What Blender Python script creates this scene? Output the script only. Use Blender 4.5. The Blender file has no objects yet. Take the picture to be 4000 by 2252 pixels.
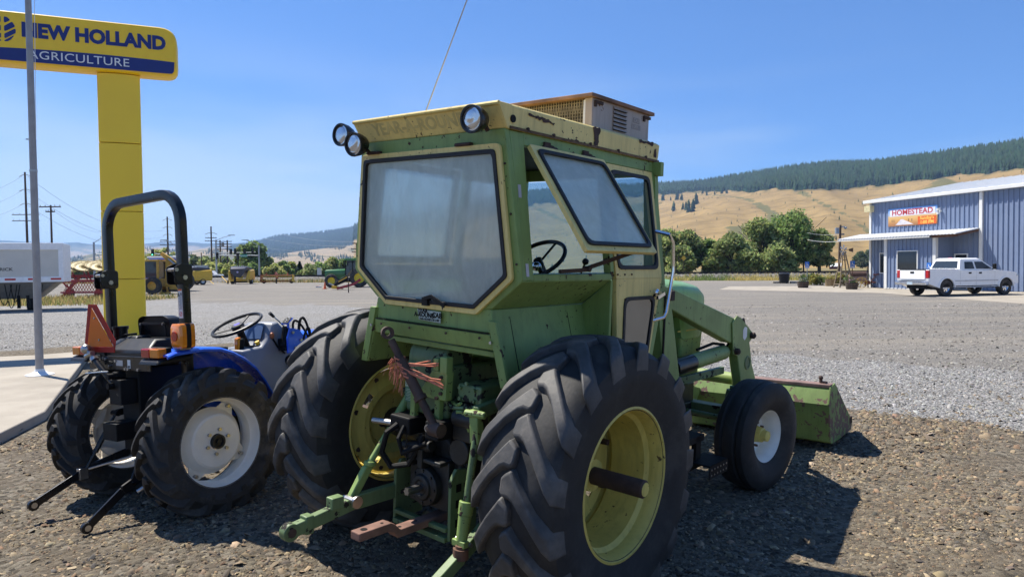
import bpy, bmesh, math, random
import numpy as np
from mathutils import Vector, Matrix, noise as mnoise
random.seed(7); rng = np.random.default_rng(7)
R = math.radians
scene = bpy.context.scene
COL = scene.collection

# ------------------------------------------------------------------ camera
H = 1.74; F = 2773.0; CX, CY = 2000.0, 1126.0      # focal length and centre in photo pixels (4000 wide)
PITCH, ROLL = R(1.75), R(0.62)
_f = Vector((0, math.cos(PITCH), -math.sin(PITCH))); _r0 = Vector((1, 0, 0)); _u0 = _r0.cross(_f)
_r = _r0 * math.cos(ROLL) - _u0 * math.sin(ROLL); _u = _r.cross(_f)
cam_d = bpy.data.cameras.new('camera'); cam = bpy.data.objects.new('camera', cam_d); COL.objects.link(cam)
cam.matrix_world = Matrix(((_r.x, _u.x, -_f.x, 0), (_r.y, _u.y, -_f.y, 0), (_r.z, _u.z, -_f.z, H), (0, 0, 0, 1)))
cam_d.sensor_fit = 'HORIZONTAL'; cam_d.sensor_width = 36.0; cam_d.lens = 36.0 * F / 4000.0
cam_d.clip_start = 0.05; cam_d.clip_end = 30000
scene.camera = cam

# ------------------------------------------------------------------ sky and sun
SUN = Vector((-0.82 * math.cos(R(56)), 0.575 * math.cos(R(56)), math.sin(R(56)))).normalized()
SKYK = (.25 / .12, .39 / .12, .585 / .12)
world = bpy.data.worlds.new('World'); scene.world = world; world.use_nodes = True
nt = world.node_tree; nt.nodes.clear()
sky = nt.nodes.new('ShaderNodeTexSky'); sky.sky_type = 'NISHITA'; sky.sun_disc = False
sky.sun_elevation = math.asin(SUN.z); sky.sun_rotation = math.atan2(SUN.x, SUN.y)
sky.air_density = 1.0; sky.dust_density = 0.0; sky.ozone_density = 6.0; sky.altitude = 1500
bg = nt.nodes.new('ShaderNodeBackground'); bg.inputs['Strength'].default_value = 0.12
wo = nt.nodes.new('ShaderNodeOutputWorld')
# soften the step from zenith to horizon and deepen the blue, as a phone camera does, for the whole sky alike
def _vm(op, src, val):
    v_ = nt.nodes.new('ShaderNodeVectorMath'); v_.operation = op; v_.inputs[1].default_value = val; nt.links.new(src, v_.inputs[0]); return v_.outputs[0]
_g = nt.nodes.new('ShaderNodeGamma'); _g.inputs[1].default_value = 0.72
nt.links.new(_vm('MULTIPLY', sky.outputs[0], (.15, .15, .15)), _g.inputs[0])
# thin streaky high cloud low in the sky
_tc = nt.nodes.new('ShaderNodeTexCoord'); _mp = nt.nodes.new('ShaderNodeMapping'); _mp.inputs['Scale'].default_value = (1, 1, 5.5); _mp.inputs['Location'].default_value = (.35, .0, .1); nt.links.new(_tc.outputs['Generated'], _mp.inputs[0])
_nz = nt.nodes.new('ShaderNodeTexNoise'); _nz.inputs['Scale'].default_value = 1.7; _nz.inputs['Detail'].default_value = 5; _nz.inputs['Roughness'].default_value = .45; nt.links.new(_mp.outputs[0], _nz.inputs['Vector'])
_cr = nt.nodes.new('ShaderNodeMapRange'); _cr.interpolation_type = 'SMOOTHSTEP'; _cr.inputs[1].default_value = .33; _cr.inputs[2].default_value = .64; nt.links.new(_nz.outputs[0], _cr.inputs[0])
_sx = nt.nodes.new('ShaderNodeSeparateXYZ'); nt.links.new(_tc.outputs['Generated'], _sx.inputs[0])
_el = nt.nodes.new('ShaderNodeMapRange'); _el.interpolation_type = 'SMOOTHSTEP'; _el.inputs[1].default_value = .34; _el.inputs[2].default_value = .03; _el.inputs[4].default_value = .75; nt.links.new(_sx.outputs[2], _el.inputs[0])
_mm = nt.nodes.new('ShaderNodeMath'); _mm.operation = 'MULTIPLY'; nt.links.new(_cr.outputs[0], _mm.inputs[0]); nt.links.new(_el.outputs[0], _mm.inputs[1])
_mx = nt.nodes.new('ShaderNodeMix'); _mx.data_type = 'RGBA'; _mx.inputs[7].default_value = (.41 / .12, .485 / .12, .555 / .12, 1)
nt.links.new(_mm.outputs[0], _mx.inputs[0]); nt.links.new(_vm('MULTIPLY', _g.outputs[0], SKYK), _mx.inputs[6]); nt.links.new(_mx.outputs[2], bg.inputs[0]); nt.links.new(bg.outputs[0], wo.inputs[0])
sun_d = bpy.data.lights.new('sun', 'SUN'); sun_d.energy = 5.0; sun_d.angle = R(0.53); sun_d.color = (1, 0.94, 0.84)
sun = bpy.data.objects.new('sun', sun_d); COL.objects.link(sun)
sun.rotation_euler = (-SUN).to_track_quat('-Z', 'Y').to_euler(); sun.location = SUN * 60
vs = scene.view_settings; vs.view_transform = 'Standard'; vs.look = 'None'; vs.exposure = 0.8; vs.gamma = 1.0
vs.use_curve_mapping = False
scene.cycles.use_denoising = True
scene.cycles.max_bounces = 8; scene.cycles.transparent_max_bounces = 16
scene.cycles.volume_bounces = 0; scene.cycles.caustics_reflective = False; scene.cycles.caustics_refractive = False

# ------------------------------------------------------------------ placing helpers
def ray(px, py): return (_f * F + _r * (px - CX) - _u * (py - CY)).normalized()
def gnd(px, py, z=0.0):
    d = ray(px, py); t = (z - H) / d.z; return Vector((0, 0, H)) + d * t
def at(px, py, Y):
    d = ray(px, py); return Vector((0, 0, H)) + d * (Y / d.y)

# ------------------------------------------------------------------ mesh building
def V(*a): return Vector(a)
def rot3(axis, deg): return Matrix.Rotation(R(deg), 3, axis)
class MB:
    def __init__(s): s.v = []; s.f = []
    def add(s, vs, fs):
        b = len(s.v); s.v += [tuple(p) for p in vs]; s.f += [tuple(b + i for i in f) for f in fs]; return s
    def box(s, c, d, rot=None):
        c = Vector(c); hx, hy, hz = d[0] / 2, d[1] / 2, d[2] / 2
        ps = [Vector((x, y, z)) for z in (-hz, hz) for x, y in ((-hx, -hy), (hx, -hy), (hx, hy), (-hx, hy))]
        if rot is not None: ps = [rot @ p for p in ps]
        return s.hexa([c + p for p in ps])
    def bb(s, a, b): return s.box([(a[i] + b[i]) / 2 for i in range(3)], [abs(b[i] - a[i]) for i in range(3)])
    def hexa(s, p):
        return s.add(p, [(0, 3, 2, 1), (4, 5, 6, 7), (0, 1, 5, 4), (1, 2, 6, 5), (2, 3, 7, 6), (3, 0, 4, 7)])
    def prism(s, poly, vec):
        n = len(poly); vec = Vector(vec); p = [Vector(q) for q in poly]
        nr = Vector()
        for i in range(n): nr += (p[i] - p[0]).cross(p[(i + 1) % n] - p[0])
        if nr.dot(vec) < 0: p = p[::-1]
        return s.add(p + [q + vec for q in p], [tuple(range(n))[::-1], tuple(range(n, 2 * n))] +
                     [(i, (i + 1) % n, n + (i + 1) % n, n + i) for i in range(n)])
    def ring(s, outer, inner, vec):
        """a flat frame between two polygons of equal length, extruded"""
        n = len(outer); vec = Vector(vec); o = [Vector(q) for q in outer]; i_ = [Vector(q) for q in inner]
        nr = Vector()
        for k in range(n): nr += (o[k] - o[0]).cross(o[(k + 1) % n] - o[0])
        if nr.dot(vec) < 0: o = o[::-1]; i_ = i_[::-1]
        vs_ = o + i_ + [q + vec for q in o] + [q + vec for q in i_]; f = []
        for k in range(n):
            k2 = (k + 1) % n
            f += [(k2, k, n + k, n + k2), (2 * n + k, 2 * n + k2, 3 * n + k2, 3 * n + k),
                  (k, k2, 2 * n + k2, 2 * n + k), (n + k2, n + k, 3 * n + k, 3 * n + k2)]
        return s.add(vs_, f)
    def cyl(s, a, b, r, r2=None, n=16, caps=True):
        a, b = Vector(a), Vector(b); r2 = r if r2 is None else r2
        d = (b - a).normalized(); x = d.orthogonal().normalized(); y = d.cross(x)
        vs_ = [a + (x * math.cos(t) + y * math.sin(t)) * r for t in [2 * math.pi * i / n for i in range(n)]]
        vs_ += [b + (x * math.cos(t) + y * math.sin(t)) * r2 for t in [2 * math.pi * i / n for i in range(n)]]
        f = [(i, (i + 1) % n, n + (i + 1) % n, n + i) for i in range(n)]
        if caps: f += [tuple(range(n))[::-1], tuple(range(n, 2 * n))]
        return s.add(vs_, f)
    def loft(s, rings, closed=True, cap0=True, cap1=True):
        n = len(rings[0]); vs_ = [p for r_ in rings for p in r_]; f = []
        for k in range(len(rings) - 1):
            for i in range(n if closed else n - 1):
                j = (i + 1) % n; f.append((k * n + i, k * n + j, (k + 1) * n + j, (k + 1) * n + i))
        if closed and cap0: f.append(tuple(range(n))[::-1])
        if closed and cap1: f.append(tuple(range((len(rings) - 1) * n, len(rings) * n)))
        return s.add(vs_, f)
    def sweep(s, pts, prof, up=None, closed=False, cap=True):
        """prof: list of (side, up) offsets swept along pts"""
        pts = [Vector(p) for p in pts]; n = len(pts); rings = []; nrm = Vector(up) if up is not None else None
        for i in range(n):
            if closed: t = (pts[(i + 1) % n] - pts[i - 1])
            else: t = pts[min(i + 1, n - 1)] - pts[max(i - 1, 0)]
            t.normalize()
            if nrm is None: nrm = t.orthogonal()
            nn = (nrm - t * nrm.dot(t)).normalized()
            if up is None: nrm = nn
            b = t.cross(nn); k = 1.0
            if 0 < i < n - 1 or closed:
                a0 = (pts[i] - pts[i - 1]).normalized(); a1 = (pts[(i + 1) % n] - pts[i]).normalized()
                k = min(1 / max(math.sqrt(max((1 + a0.dot(a1)) / 2, 0.05)), .3), 1.6)
            rings.append([pts[i] + b * (p[0] * k) + nn * p[1] for p in prof])
        if closed: rings.append(rings[0]); cap = False
        return s.loft(rings, True, cap, cap)
    def tube(s, pts, r, n=8, closed=False):
        return s.sweep(pts, [(r * math.cos(2 * math.pi * i / n), r * math.sin(2 * math.pi * i / n)) for i in range(n)], None, closed)
    def bar(s, pts, w, h, up=(0, 0, 1)):
        return s.sweep(pts, [(-w / 2, -h / 2), (w / 2, -h / 2), (w / 2, h / 2), (-w / 2, h / 2)], up)
    def lathe(s, prof, o, axis, n=32, closed=False, a0=0.0, a1=2 * math.pi):
        """prof: (along axis, radius)"""
        o = Vector(o); ax = Vector(axis).normalized()
        x = Vector((0, 0, 1)) if abs(ax.z) < .9 else Vector((1, 0, 0)); x = (x - ax * x.dot(ax)).normalized(); y = ax.cross(x)
        full = abs(a1 - a0 - 2 * math.pi) < 1e-6; m = n if full else n + 1
        rings = []
        for k in range(m):
            t = a0 + (a1 - a0) * k / n
            rings.append([o + ax * a + (x * math.cos(t) + y * math.sin(t)) * r_ for a, r_ in prof])
        if full: rings.append(rings[0])
        return s.loft(rings, closed, not full, not full)
    def ball(s, c, r, n=12, m=8):
        c = Vector(c); r = (r, r, r) if not hasattr(r, '__len__') else r
        rings = []
        for j in range(m + 1):
            t = math.pi * j / m; rr = max(math.sin(t), 1e-3)
            rings.append([c + Vector((r[0] * rr * math.cos(2 * math.pi * i / n), r[1] * rr * math.sin(2 * math.pi * i / n), -r[2] * math.cos(t))) for i in range(n)])
        return s.loft(rings)
    def xform(s, M): s.v = [tuple(M @ Vector(p)) for p in s.v]; return s
    def build(s, name, mat, parent=None, smooth=35, bevel=0.0, seg=2):
        me = bpy.data.meshes.new(name); me.from_pydata(s.v, [], s.f); me.validate()
        bm = bmesh.new(); bm.from_mesh(me); bmesh.ops.recalc_face_normals(bm, faces=bm.faces); bm.to_mesh(me); bm.free()
        return link(name, me, mat, parent, smooth, bevel, seg)
def split(mb, name, mat, parent, smooth=35, bevel=0.0):
    """build every loose piece of mb as an object of its own"""
    par = list(range(len(mb.v)))
    def find(i):
        while par[i] != i: par[i] = par[par[i]]; i = par[i]
        return i
    for f in mb.f:
        for j in f[1:]: par[find(j)] = find(f[0])
    grp = {}
    for f in mb.f: grp.setdefault(find(f[0]), []).append(f)
    out = []
    for fs in grp.values():
        ids = sorted({i for f in fs for i in f}); mp = {i: k for k, i in enumerate(ids)}
        m = MB(); m.v = [mb.v[i] for i in ids]; m.f = [tuple(mp[i] for i in f) for f in fs]; out.append(m.build(name, mat, parent, smooth, bevel))
    return out
def link(name, me, mat, parent=None, smooth=35, bevel=0.0, seg=2):
    if mat is not None: me.materials.append(mat)
    if smooth:
        me.polygons.foreach_set('use_smooth', [True] * len(me.polygons)); me.set_sharp_from_angle(angle=R(smooth))
    o = bpy.data.objects.new(name, me); COL.objects.link(o)
    if parent is not None: o.parent = parent
    if bevel:
        b = o.modifiers.new('bevel', 'BEVEL'); b.width = bevel; b.segments = seg; b.limit_method = 'ANGLE'; b.angle_limit = R(40)
        b.harden_normals = False
    return o
def rawmesh(name, verts, faces, mat, parent=None, smooth=0, mats=None, midx=None):
    """large meshes from numpy arrays (faces: n x k)"""
    me = bpy.data.meshes.new(name); nv, nf, k = len(verts), len(faces), faces.shape[1]
    me.vertices.add(nv); me.vertices.foreach_set('co', np.asarray(verts, np.float32).ravel())
    me.loops.add(nf * k); me.loops.foreach_set('vertex_index', np.asarray(faces, np.int32).ravel())
    me.polygons.add(nf); me.polygons.foreach_set('loop_start', np.arange(nf, dtype=np.int32) * k)
    me.update(calc_edges=True)
    if smooth: me.polygons.foreach_set('use_smooth', np.ones(nf, bool))
    if mat is not None: me.materials.append(mat)
    o = bpy.data.objects.new(name, me); COL.objects.link(o)
    if parent is not None: o.parent = parent
    return o
def vcol(o, name, cols):
    """per-vertex colour attribute (own colour of each stone / leaf)"""
    a = o.data.color_attributes.new(name, 'FLOAT_COLOR', 'POINT')
    c = np.ones((len(o.data.vertices), 4), np.float32); c[:, :cols.shape[1]] = cols
    a.data.foreach_set('color', c.ravel())
def tag(o, label, cat, group=None):
    o['label'] = label; o['category'] = cat
    if group: o['group'] = group
    return o
def thing(name, label, cat, loc=(0, 0, 0), rz=0.0, group=None, M=None):
    o = bpy.data.objects.new(name, None); COL.objects.link(o); o.empty_display_size = .2
    if M is not None: o.matrix_world = M
    else: o.location = loc; o.rotation_euler = (0, 0, rz)
    return tag(o, label, cat, group)
def struct(o): o['kind'] = 'structure'; return o
def stuff(o): o['kind'] = 'stuff'; return o
def copy_tree(o, parent=None):
    c = o.copy(); COL.objects.link(c)
    if parent is not None: c.parent = parent
    for ch in o.children: copy_tree(ch, c)
    return c
def posed(yaw, pitch, roll, loc):
    """frame with x forward, y left, z up; yaw = heading to the right of world +Y"""
    u = Vector((math.sin(yaw) * math.cos(pitch), math.cos(yaw) * math.cos(pitch), math.sin(pitch)))
    v0 = Vector((-math.cos(yaw), math.sin(yaw), 0)); w0 = u.cross(v0)
    v = v0 * math.cos(roll) + w0 * math.sin(roll); w = u.cross(v)
    M = Matrix(((u.x, v.x, w.x), (u.y, v.y, w.y), (u.z, v.z, w.z))).to_4x4(); M.translation = Vector(loc); return M
def rpoly(pts, r, seg=4):
    """2-D polygon with rounded corners; r may be a list"""
    out = []; n = len(pts)
    for i in range(n):
        p = Vector(pts[i]); a = Vector(pts[i - 1]); b = Vector(pts[(i + 1) % n]); rr = r[i] if hasattr(r, '__len__') else r
        da, db = (a - p), (b - p); la, lb = da.length, db.length; da /= la; db /= lb
        ang = math.acos(max(-1, min(1, da.dot(db)))); t = min(rr / max(math.tan(ang / 2), 1e-3), la * .45, lb * .45)
        p0, p1 = p + da * t, p + db * t
        for k in range(seg + 1):
            s_ = k / seg; out.append(p0 * (1 - s_) ** 2 + p * (2 * s_ * (1 - s_)) + p1 * s_ ** 2)
    return out
def inset(pts, d):
    """inset a closed convex 2-D polygon"""
    n = len(pts); c = sum((Vector(p) for p in pts), Vector((0, 0))) / n; out = []
    for i in range(n):
        p = Vector(pts[i]); e0 = (p - Vector(pts[i - 1])).normalized(); e1 = (Vector(pts[(i + 1) % n]) - p).normalized()
        n0 = Vector((-e0.y, e0.x)); n1 = Vector((-e1.y, e1.x))
        if n0.dot(c - p) < 0: n0 = -n0
        if n1.dot(c - p) < 0: n1 = -n1
        m = (n0 + n1); m = m / max(m.length_squared, .3) * 2
        out.append(p + m * d / 1.0 * (1 if m.length < 2.4 else 2.4 / m.length))
    return out
_txtcache = {}
def text(s, size, mat, parent, M, ext=.004, bold=0.0, xs=1.0, name='lettering', space=1.0, shear=0.0):
    """centred lettering lying in local xy of M (x right, y up, z out)"""
    cu = bpy.data.curves.new('lettering', 'FONT'); cu.body = s; cu.size = size; cu.extrude = ext; cu.offset = bold
    cu.align_x = 'CENTER'; cu.align_y = 'CENTER'; cu.space_character = space; cu.shear = shear; cu.resolution_u = 3
    to = bpy.data.objects.new('lettering', cu); COL.objects.link(to)
    me = bpy.data.meshes.new_from_object(to.evaluated_get(bpy.context.evaluated_depsgraph_get()))
    bpy.data.objects.remove(to); bpy.data.curves.remove(cu)
    me.transform(M @ Matrix.Diagonal((xs, 1, 1, 1)))
    me.name = name
    return link(name, me, mat, parent, 0)
def frame(o, x, y):
    """4x4 from origin, x axis and (approximate) y axis"""
    x = Vector(x).normalized(); z = x.cross(Vector(y)).normalized(); y = z.cross(x)
    M = Matrix(((x.x, y.x, z.x), (x.y, y.y, z.y), (x.z, y.z, z.z))).to_4x4(); M.translation = Vector(o); return M

# ------------------------------------------------------------------ materials
MATS = {}
def nodes(name):
    m = bpy.data.materials.new(name); m.use_nodes = True; n = m.node_tree; n.nodes.clear()
    out = n.nodes.new('ShaderNodeOutputMaterial'); b = n.nodes.new('ShaderNodeBsdfPrincipled')
    n.links.new(b.outputs[0], out.inputs[0]); return m, n, b, out
def N(n, t, **kw):
    x = n.nodes.new('ShaderNode' + t)
    for k, v in kw.items():
        if k in x.inputs: x.inputs[k].default_value = v
        else: setattr(x, k, v)
    return x
def ramp(n, src, stops):
    r_ = n.nodes.new('ShaderNodeValToRGB'); el = r_.color_ramp.elements
    while len(el) < len(stops): el.new(.5)
    for e, (p, c) in zip(el, stops):
        e.position = p; e.color = (c, c, c, 1) if not hasattr(c, '__len__') else (*c, 1)
    n.links.new(src, r_.inputs[0]); return r_.outputs[0]
def mix(n, f, a, b, mode='MIX'):
    x = n.nodes.new('ShaderNodeMix'); x.data_type = 'RGBA'; x.blend_type = mode
    for i, s in ((0, f), (6, a), (7, b)):
        if hasattr(s, 'links'): n.links.new(s, x.inputs[i])
        elif i == 0: x.inputs[0].default_value = s
        else: x.inputs[i].default_value = (*s, 1)
    return x.outputs[2]
def coord(n, scale=None, kind='Object'):
    tc = n.nodes.new('ShaderNodeTexCoord'); o = tc.outputs[kind]
    if scale is not None:
        mp = n.nodes.new('ShaderNodeMapping'); mp.inputs['Scale'].default_value = scale; n.links.new(o, mp.inputs[0]); o = mp.outputs[0]
    return o
def nz(n, co, scale, detail=4, rough=.55, dist=0):
    x = N(n, 'TexNoise', Scale=scale, Detail=detail, Roughness=rough, Distortion=dist); n.links.new(co, x.inputs['Vector']); return x.outputs[0]
def bump(n, b, h, strength=.3, dist=.01):
    x = N(n, 'Bump', Strength=strength, Distance=dist); n.links.new(h, x.inputs['Height']); n.links.new(x.outputs[0], b.inputs['Normal'])
def mat(name, col, rough=.5, metal=0.0, var=.15, scale=6.0, bmp=0.0, bscale=60, coat=0.0, spec=.5):
    """plain material with soft colour variation"""
    if name in MATS: return MATS[name]
    m, n, b, o = nodes(name); co = coord(n)
    if var:
        f = ramp(n, nz(n, co, scale), [(.3, 0.0), (.7, 1.0)])
        c = mix(n, f, tuple(x * (1 - var) for x in col), tuple(min(x * (1 + var), 1) for x in col)); n.links.new(c, b.inputs['Base Color'])
        rr = N(n, 'MapRange'); n.links.new(nz(n, co, scale * 2.3), rr.inputs[0]); rr.inputs[3].default_value = max(rough - .1, .03); rr.inputs[4].default_value = min(rough + .1, 1)
        n.links.new(rr.outputs[0], b.inputs['Roughness'])
    else:
        b.inputs['Base Color'].default_value = (*col, 1); b.inputs['Roughness'].default_value = rough
    b.inputs['Metallic'].default_value = metal; b.inputs['Coat Weight'].default_value = coat; b.inputs['Specular IOR Level'].default_value = spec
    if bmp: bump(n, b, nz(n, co, bscale, 3), bmp, .004)
    MATS[name] = m; return m
def paint(name, col, rough=.45, chips=.35, rust=(.055, .03, .022), fade=.25, chipscale=14, dust=.0, spec=.4):
    """old paint: faded patches, chips down to rust or primer, dust"""
    if name in MATS: return MATS[name]
    m, n, b, o = nodes(name); co = coord(n)
    f = ramp(n, nz(n, co, 2.7, 5), [(.3, 0.0), (.75, 1.0)])
    c = mix(n, f, tuple(x * (1 - fade) for x in col), tuple(min(x * (1 + fade) + .01, 1) for x in col))
    st = ramp(n, nz(n, coord(n, (9, 9, .9)), 3, 5, .6), [(.48, 0.0), (.75, .5)])
    c = mix(n, st, c, tuple(x * .55 for x in col))
    st2 = ramp(n, nz(n, coord(n, (14, 14, .6)), 2.2, 4), [(.6, 0.0), (.78, .45)]); c = mix(n, st2, c, tuple(x * .4 + y * .6 for x, y in zip(col, (.12, .08, .05))))
    k = nz(n, co, chipscale, 6, .62); big = nz(n, co, 1.9, 2)
    ad = N(n, 'Math', operation='MULTIPLY_ADD'); n.links.new(big, ad.inputs[0]); ad.inputs[1].default_value = .45; n.links.new(k, ad.inputs[2])
    ch = ramp(n, ad.outputs[0], [(.93 - .16 * chips, 0.0), (.945 - .16 * chips, 1.0)])
    c = mix(n, ch, c, rust)
    if dust:
        geo = N(n, 'NewGeometry'); sx = N(n, 'SeparateXYZ'); n.links.new(geo.outputs['Normal'], sx.inputs[0])
        dd = N(n, 'Math', operation='MULTIPLY'); n.links.new(ramp(n, sx.outputs[2], [(.35, 0.0), (.95, 1.0)]), dd.inputs[0]); dd.inputs[1].default_value = dust
        c = mix(n, dd.outputs[0], c, (.33, .28, .21))
    n.links.new(c, b.inputs['Base Color'])
    rr = N(n, 'MapRange'); n.links.new(ch, rr.inputs[0]); rr.inputs[3].default_value = rough; rr.inputs[4].default_value = .9
    n.links.new(rr.outputs[0], b.inputs['Roughness']); b.inputs['Specular IOR Level'].default_value = spec
    iv = N(n, 'Math', operation='SUBTRACT'); iv.inputs[0].default_value = 1; n.links.new(ch, iv.inputs[1]); bump(n, b, iv.outputs[0], .25, .0015)
    MATS[name] = m; return m
def rubber(name, col=(.028, .029, .032), dust=.35, rough=.75):
    m, n, b, o = nodes(name); co = coord(n)
    f = ramp(n, nz(n, co, 7, 6, .65), [(.35, 0.0), (.75, 1.0)])
    c = mix(n, f, tuple(x * .75 for x in col), tuple(x * 1.5 for x in col))
    d2 = ramp(n, nz(n, co, 3.1, 5, .7), [(.5, 0.0), (.8, dust)])
    c = mix(n, d2, c, (.24, .21, .175)); n.links.new(c, b.inputs['Base Color'])
    b.inputs['Roughness'].default_value = rough; b.inputs['Specular IOR Level'].default_value = .38
    bump(n, b, nz(n, co, 45, 5, .7), .35, .004); return m
def tinted(name, col, rough=.08, alpha=.5, dust=0.0):
    """window glass: thin pane that lets light through, with a coloured reflection"""
    m, n, b, o = nodes(name); b.inputs['Base Color'].default_value = (*col, 1); b.inputs['Roughness'].default_value = rough
    b.inputs['Specular IOR Level'].default_value = .6
    tr = N(n, 'BsdfTransparent'); tr.inputs[0].default_value = (.93, .97, .98, 1); mx = N(n, 'MixShader'); n.links.new(b.outputs[0], mx.inputs[2]); n.links.new(tr.outputs[0], mx.inputs[1])
    mx.inputs[0].default_value = alpha; n.links.new(mx.outputs[0], o.inputs[0]); return m

M_green = paint('old_green_paint', (.235, .335, .095), .5, .32, fade=.16, chipscale=26)
M_greend = paint('greasy_green_paint', (.13, .195, .08), .5, .7, rust=(.02, .017, .014), fade=.35)
M_loader = paint('loader_green_paint', (.24, .33, .105), .5, .45, rust=(.09, .055, .04), fade=.2, dust=.12, chipscale=22)
M_bucket = paint('worn_bucket_paint', (.155, .235, .06), .55, .95, rust=(.12, .075, .06), fade=.25)
M_yel = paint('faded_cream_yellow', (.82, .64, .22), .5, .27, fade=.12, chipscale=30)
M_rimyel = paint('rim_yellow', (.62, .50, .12), .5, .2, rust=(.13, .08, .03), fade=.18, chipscale=24)
M_tyre = rubber('old_tyre_rubber', (.019, .019, .019), .22, .7)
M_lug = rubber('worn_lug_rubber', (.056, .055, .054), .55, .62)
M_tyren = rubber('new_tyre_rubber', (.034, .032, .030), .6, .72)
M_seal = mat('black_rubber_seal', (.012, .012, .013), .6, var=.3, scale=20)
M_black = mat('black_paint', (.008, .008, .009), .3, var=.2, coat=.1, spec=.35)
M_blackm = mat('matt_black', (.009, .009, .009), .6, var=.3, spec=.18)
M_plast = mat('black_plastic', (.011, .011, .012), .42, var=.2, bmp=.05, bscale=200, spec=.3)
M_steel = mat('bare_steel', (.45, .44, .43), .35, 1.0, var=.2)
M_chrome = mat('chrome', (.75, .76, .78), .12, 1.0, var=.05)
M_rust = mat('rust', (.13, .065, .04), .85, var=.4, scale=12, bmp=.3)
M_rustd = mat('dark_rust', (.06, .035, .026), .85, var=.45, scale=10, bmp=.3)
M_grease = mat('greasy_iron', (.018, .017, .015), .5, var=.5, scale=9, bmp=.3, bscale=40)
M_white = mat('white_paint', (.78, .78, .76), .4, var=.05)
M_rimw = mat('white_rim_paint', (.88, .84, .75), .4, var=.12, scale=5)
M_grayrim = mat('grey_rim_paint', (.90, .85, .75), .38, var=.08)
M_blue = mat('blue_paint', (.018, .115, .72), .25, var=.08, coat=.5)
M_grey = mat('grey_plastic', (.20, .215, .25), .5, var=.06)
M_conc = None
# ================================================================== THE LAND
def sst(a, b, x): t = np.clip((x - a) / (b - a), 0, 1); return t * t * (3 - 2 * t)
G_YAW, G_LOC = .7043, (-.2991, 4.2905, -.0169)
B_YAW, B_LOC = .592, (-2.631, 5.3377, .0048)
def gz(x, y):
    """height of the yard: almost level, with the slight tilt both tractors stand on"""
    x = np.asarray(x, float); y = np.asarray(y, float)
    dx, dy = x - G_LOC[0], y - G_LOC[1]
    u = dx * math.sin(G_YAW) + dy * math.cos(G_YAW); v = -dx * math.cos(G_YAW) + dy * math.sin(G_YAW)
    dist = np.hypot(u - np.clip(u, -.3, 2.7), v); wg = 1 - sst(1.35, 2.6, dist)
    zg = -.0169 + .0512 * v - .0084 * u
    bx, by = x - B_LOC[0], y - B_LOC[1]
    ub = bx * math.sin(B_YAW) + by * math.cos(B_YAW); vb = -bx * math.cos(B_YAW) + by * math.sin(B_YAW)
    db = np.hypot(ub - np.clip(ub, -.2, 1.5), vb); wb = 1 - sst(.75, 1.5, db); zb = .0048 - .0394 * vb
    wb = wb * (1 - wg * sst(-1.4, -.6, -dist))
    t = np.maximum(wg + wb, 1)
    return (zg * wg + zb * wb) / t
TOPX = [-300, -40, -24.3, -13.1, -7.35, 0, 3.9, 5.9, 8.25, 12, 20, 300]; TOPY = [170, 55.4, 44.9, 36.3, 32.8, 21, 14.2, 12.6, 11.4, 10, 8, 2]
BOTX = [-300, -40, -11.5, -9.3, -6, 0, 2.7, 4, 5.3, 8, 15, 300]; BOTY = [60, 26, 15.9, 16.5, 16.2, 11, 9.9, 8.5, 7.35, 6, 4, -5]
TRX, TRY = np.array([0.958, -0.287]), 92.0        # the railway runs along Y = 92 - 0.3 X
def track_dist(x, y): return (np.asarray(y) - (92 - .3 * np.asarray(x))) * .958
def axis(near0, near1, step, far, g=1.22):
    a = list(np.arange(near0, near1, step)); d = step; p = a[-1]
    while p < far: d *= g; p += d; a.append(p)
    return a
xs = np.array(sorted(set([-x for x in axis(0.1, 14, .2, 7000)] + axis(0.1, 14, .2, 7000))))
ys = np.array(sorted(set([-x for x in axis(3.2, 4, .3, 600)] + axis(-3, 17, .2, 7000, 1.12))))
XX, YY = np.meshgrid(xs, ys)
ZZ = gz(XX, YY)
far_ = sst(100, 400, np.hypot(XX, YY)); ZZ = ZZ + far_ * -.6
td = track_dist(XX, YY)
nx, ny = len(xs), len(ys)
idx = np.arange(nx * ny).reshape(ny, nx)
faces = np.stack([idx[:-1, :-1], idx[:-1, 1:], idx[1:, 1:], idx[1:, :-1]], -1).reshape(-1, 4)

def zones(x, y):
    yt = np.interp(x, TOPX, TOPY); yb = np.interp(x, BOTX, BOTY)
    wob = .5 * np.sin(x * 1.7 + y * .6) + .35 * np.sin(x * 3.9 - y * 1.3 + 2)
    sc = np.clip(y / 9., .6, 6)
    light = sst(-.7, .7, (y - yb) / sc * 2 + wob) * (1 - sst(-.7, .7, (y - yt) / sc * 2 + wob))
    dirt = sst(-.7, .7, (y - yt) / sc * 2 + wob)
    t_ = track_dist(x, y)
    grass = sst(-9, -4, t_ + 2 * np.sin(x * .3)) * .8 + sst(3, 8, t_)
    left = sst(0, 6, -(x + 20)) * sst(0, 5, y - 34) * (1 - sst(0, 4, y - 47 + .0 * x))
    grass = np.clip(np.maximum(grass, left * .9), 0, 1)
    return light, dirt, grass
l_, d_, g_ = zones(XX, YY)

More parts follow.
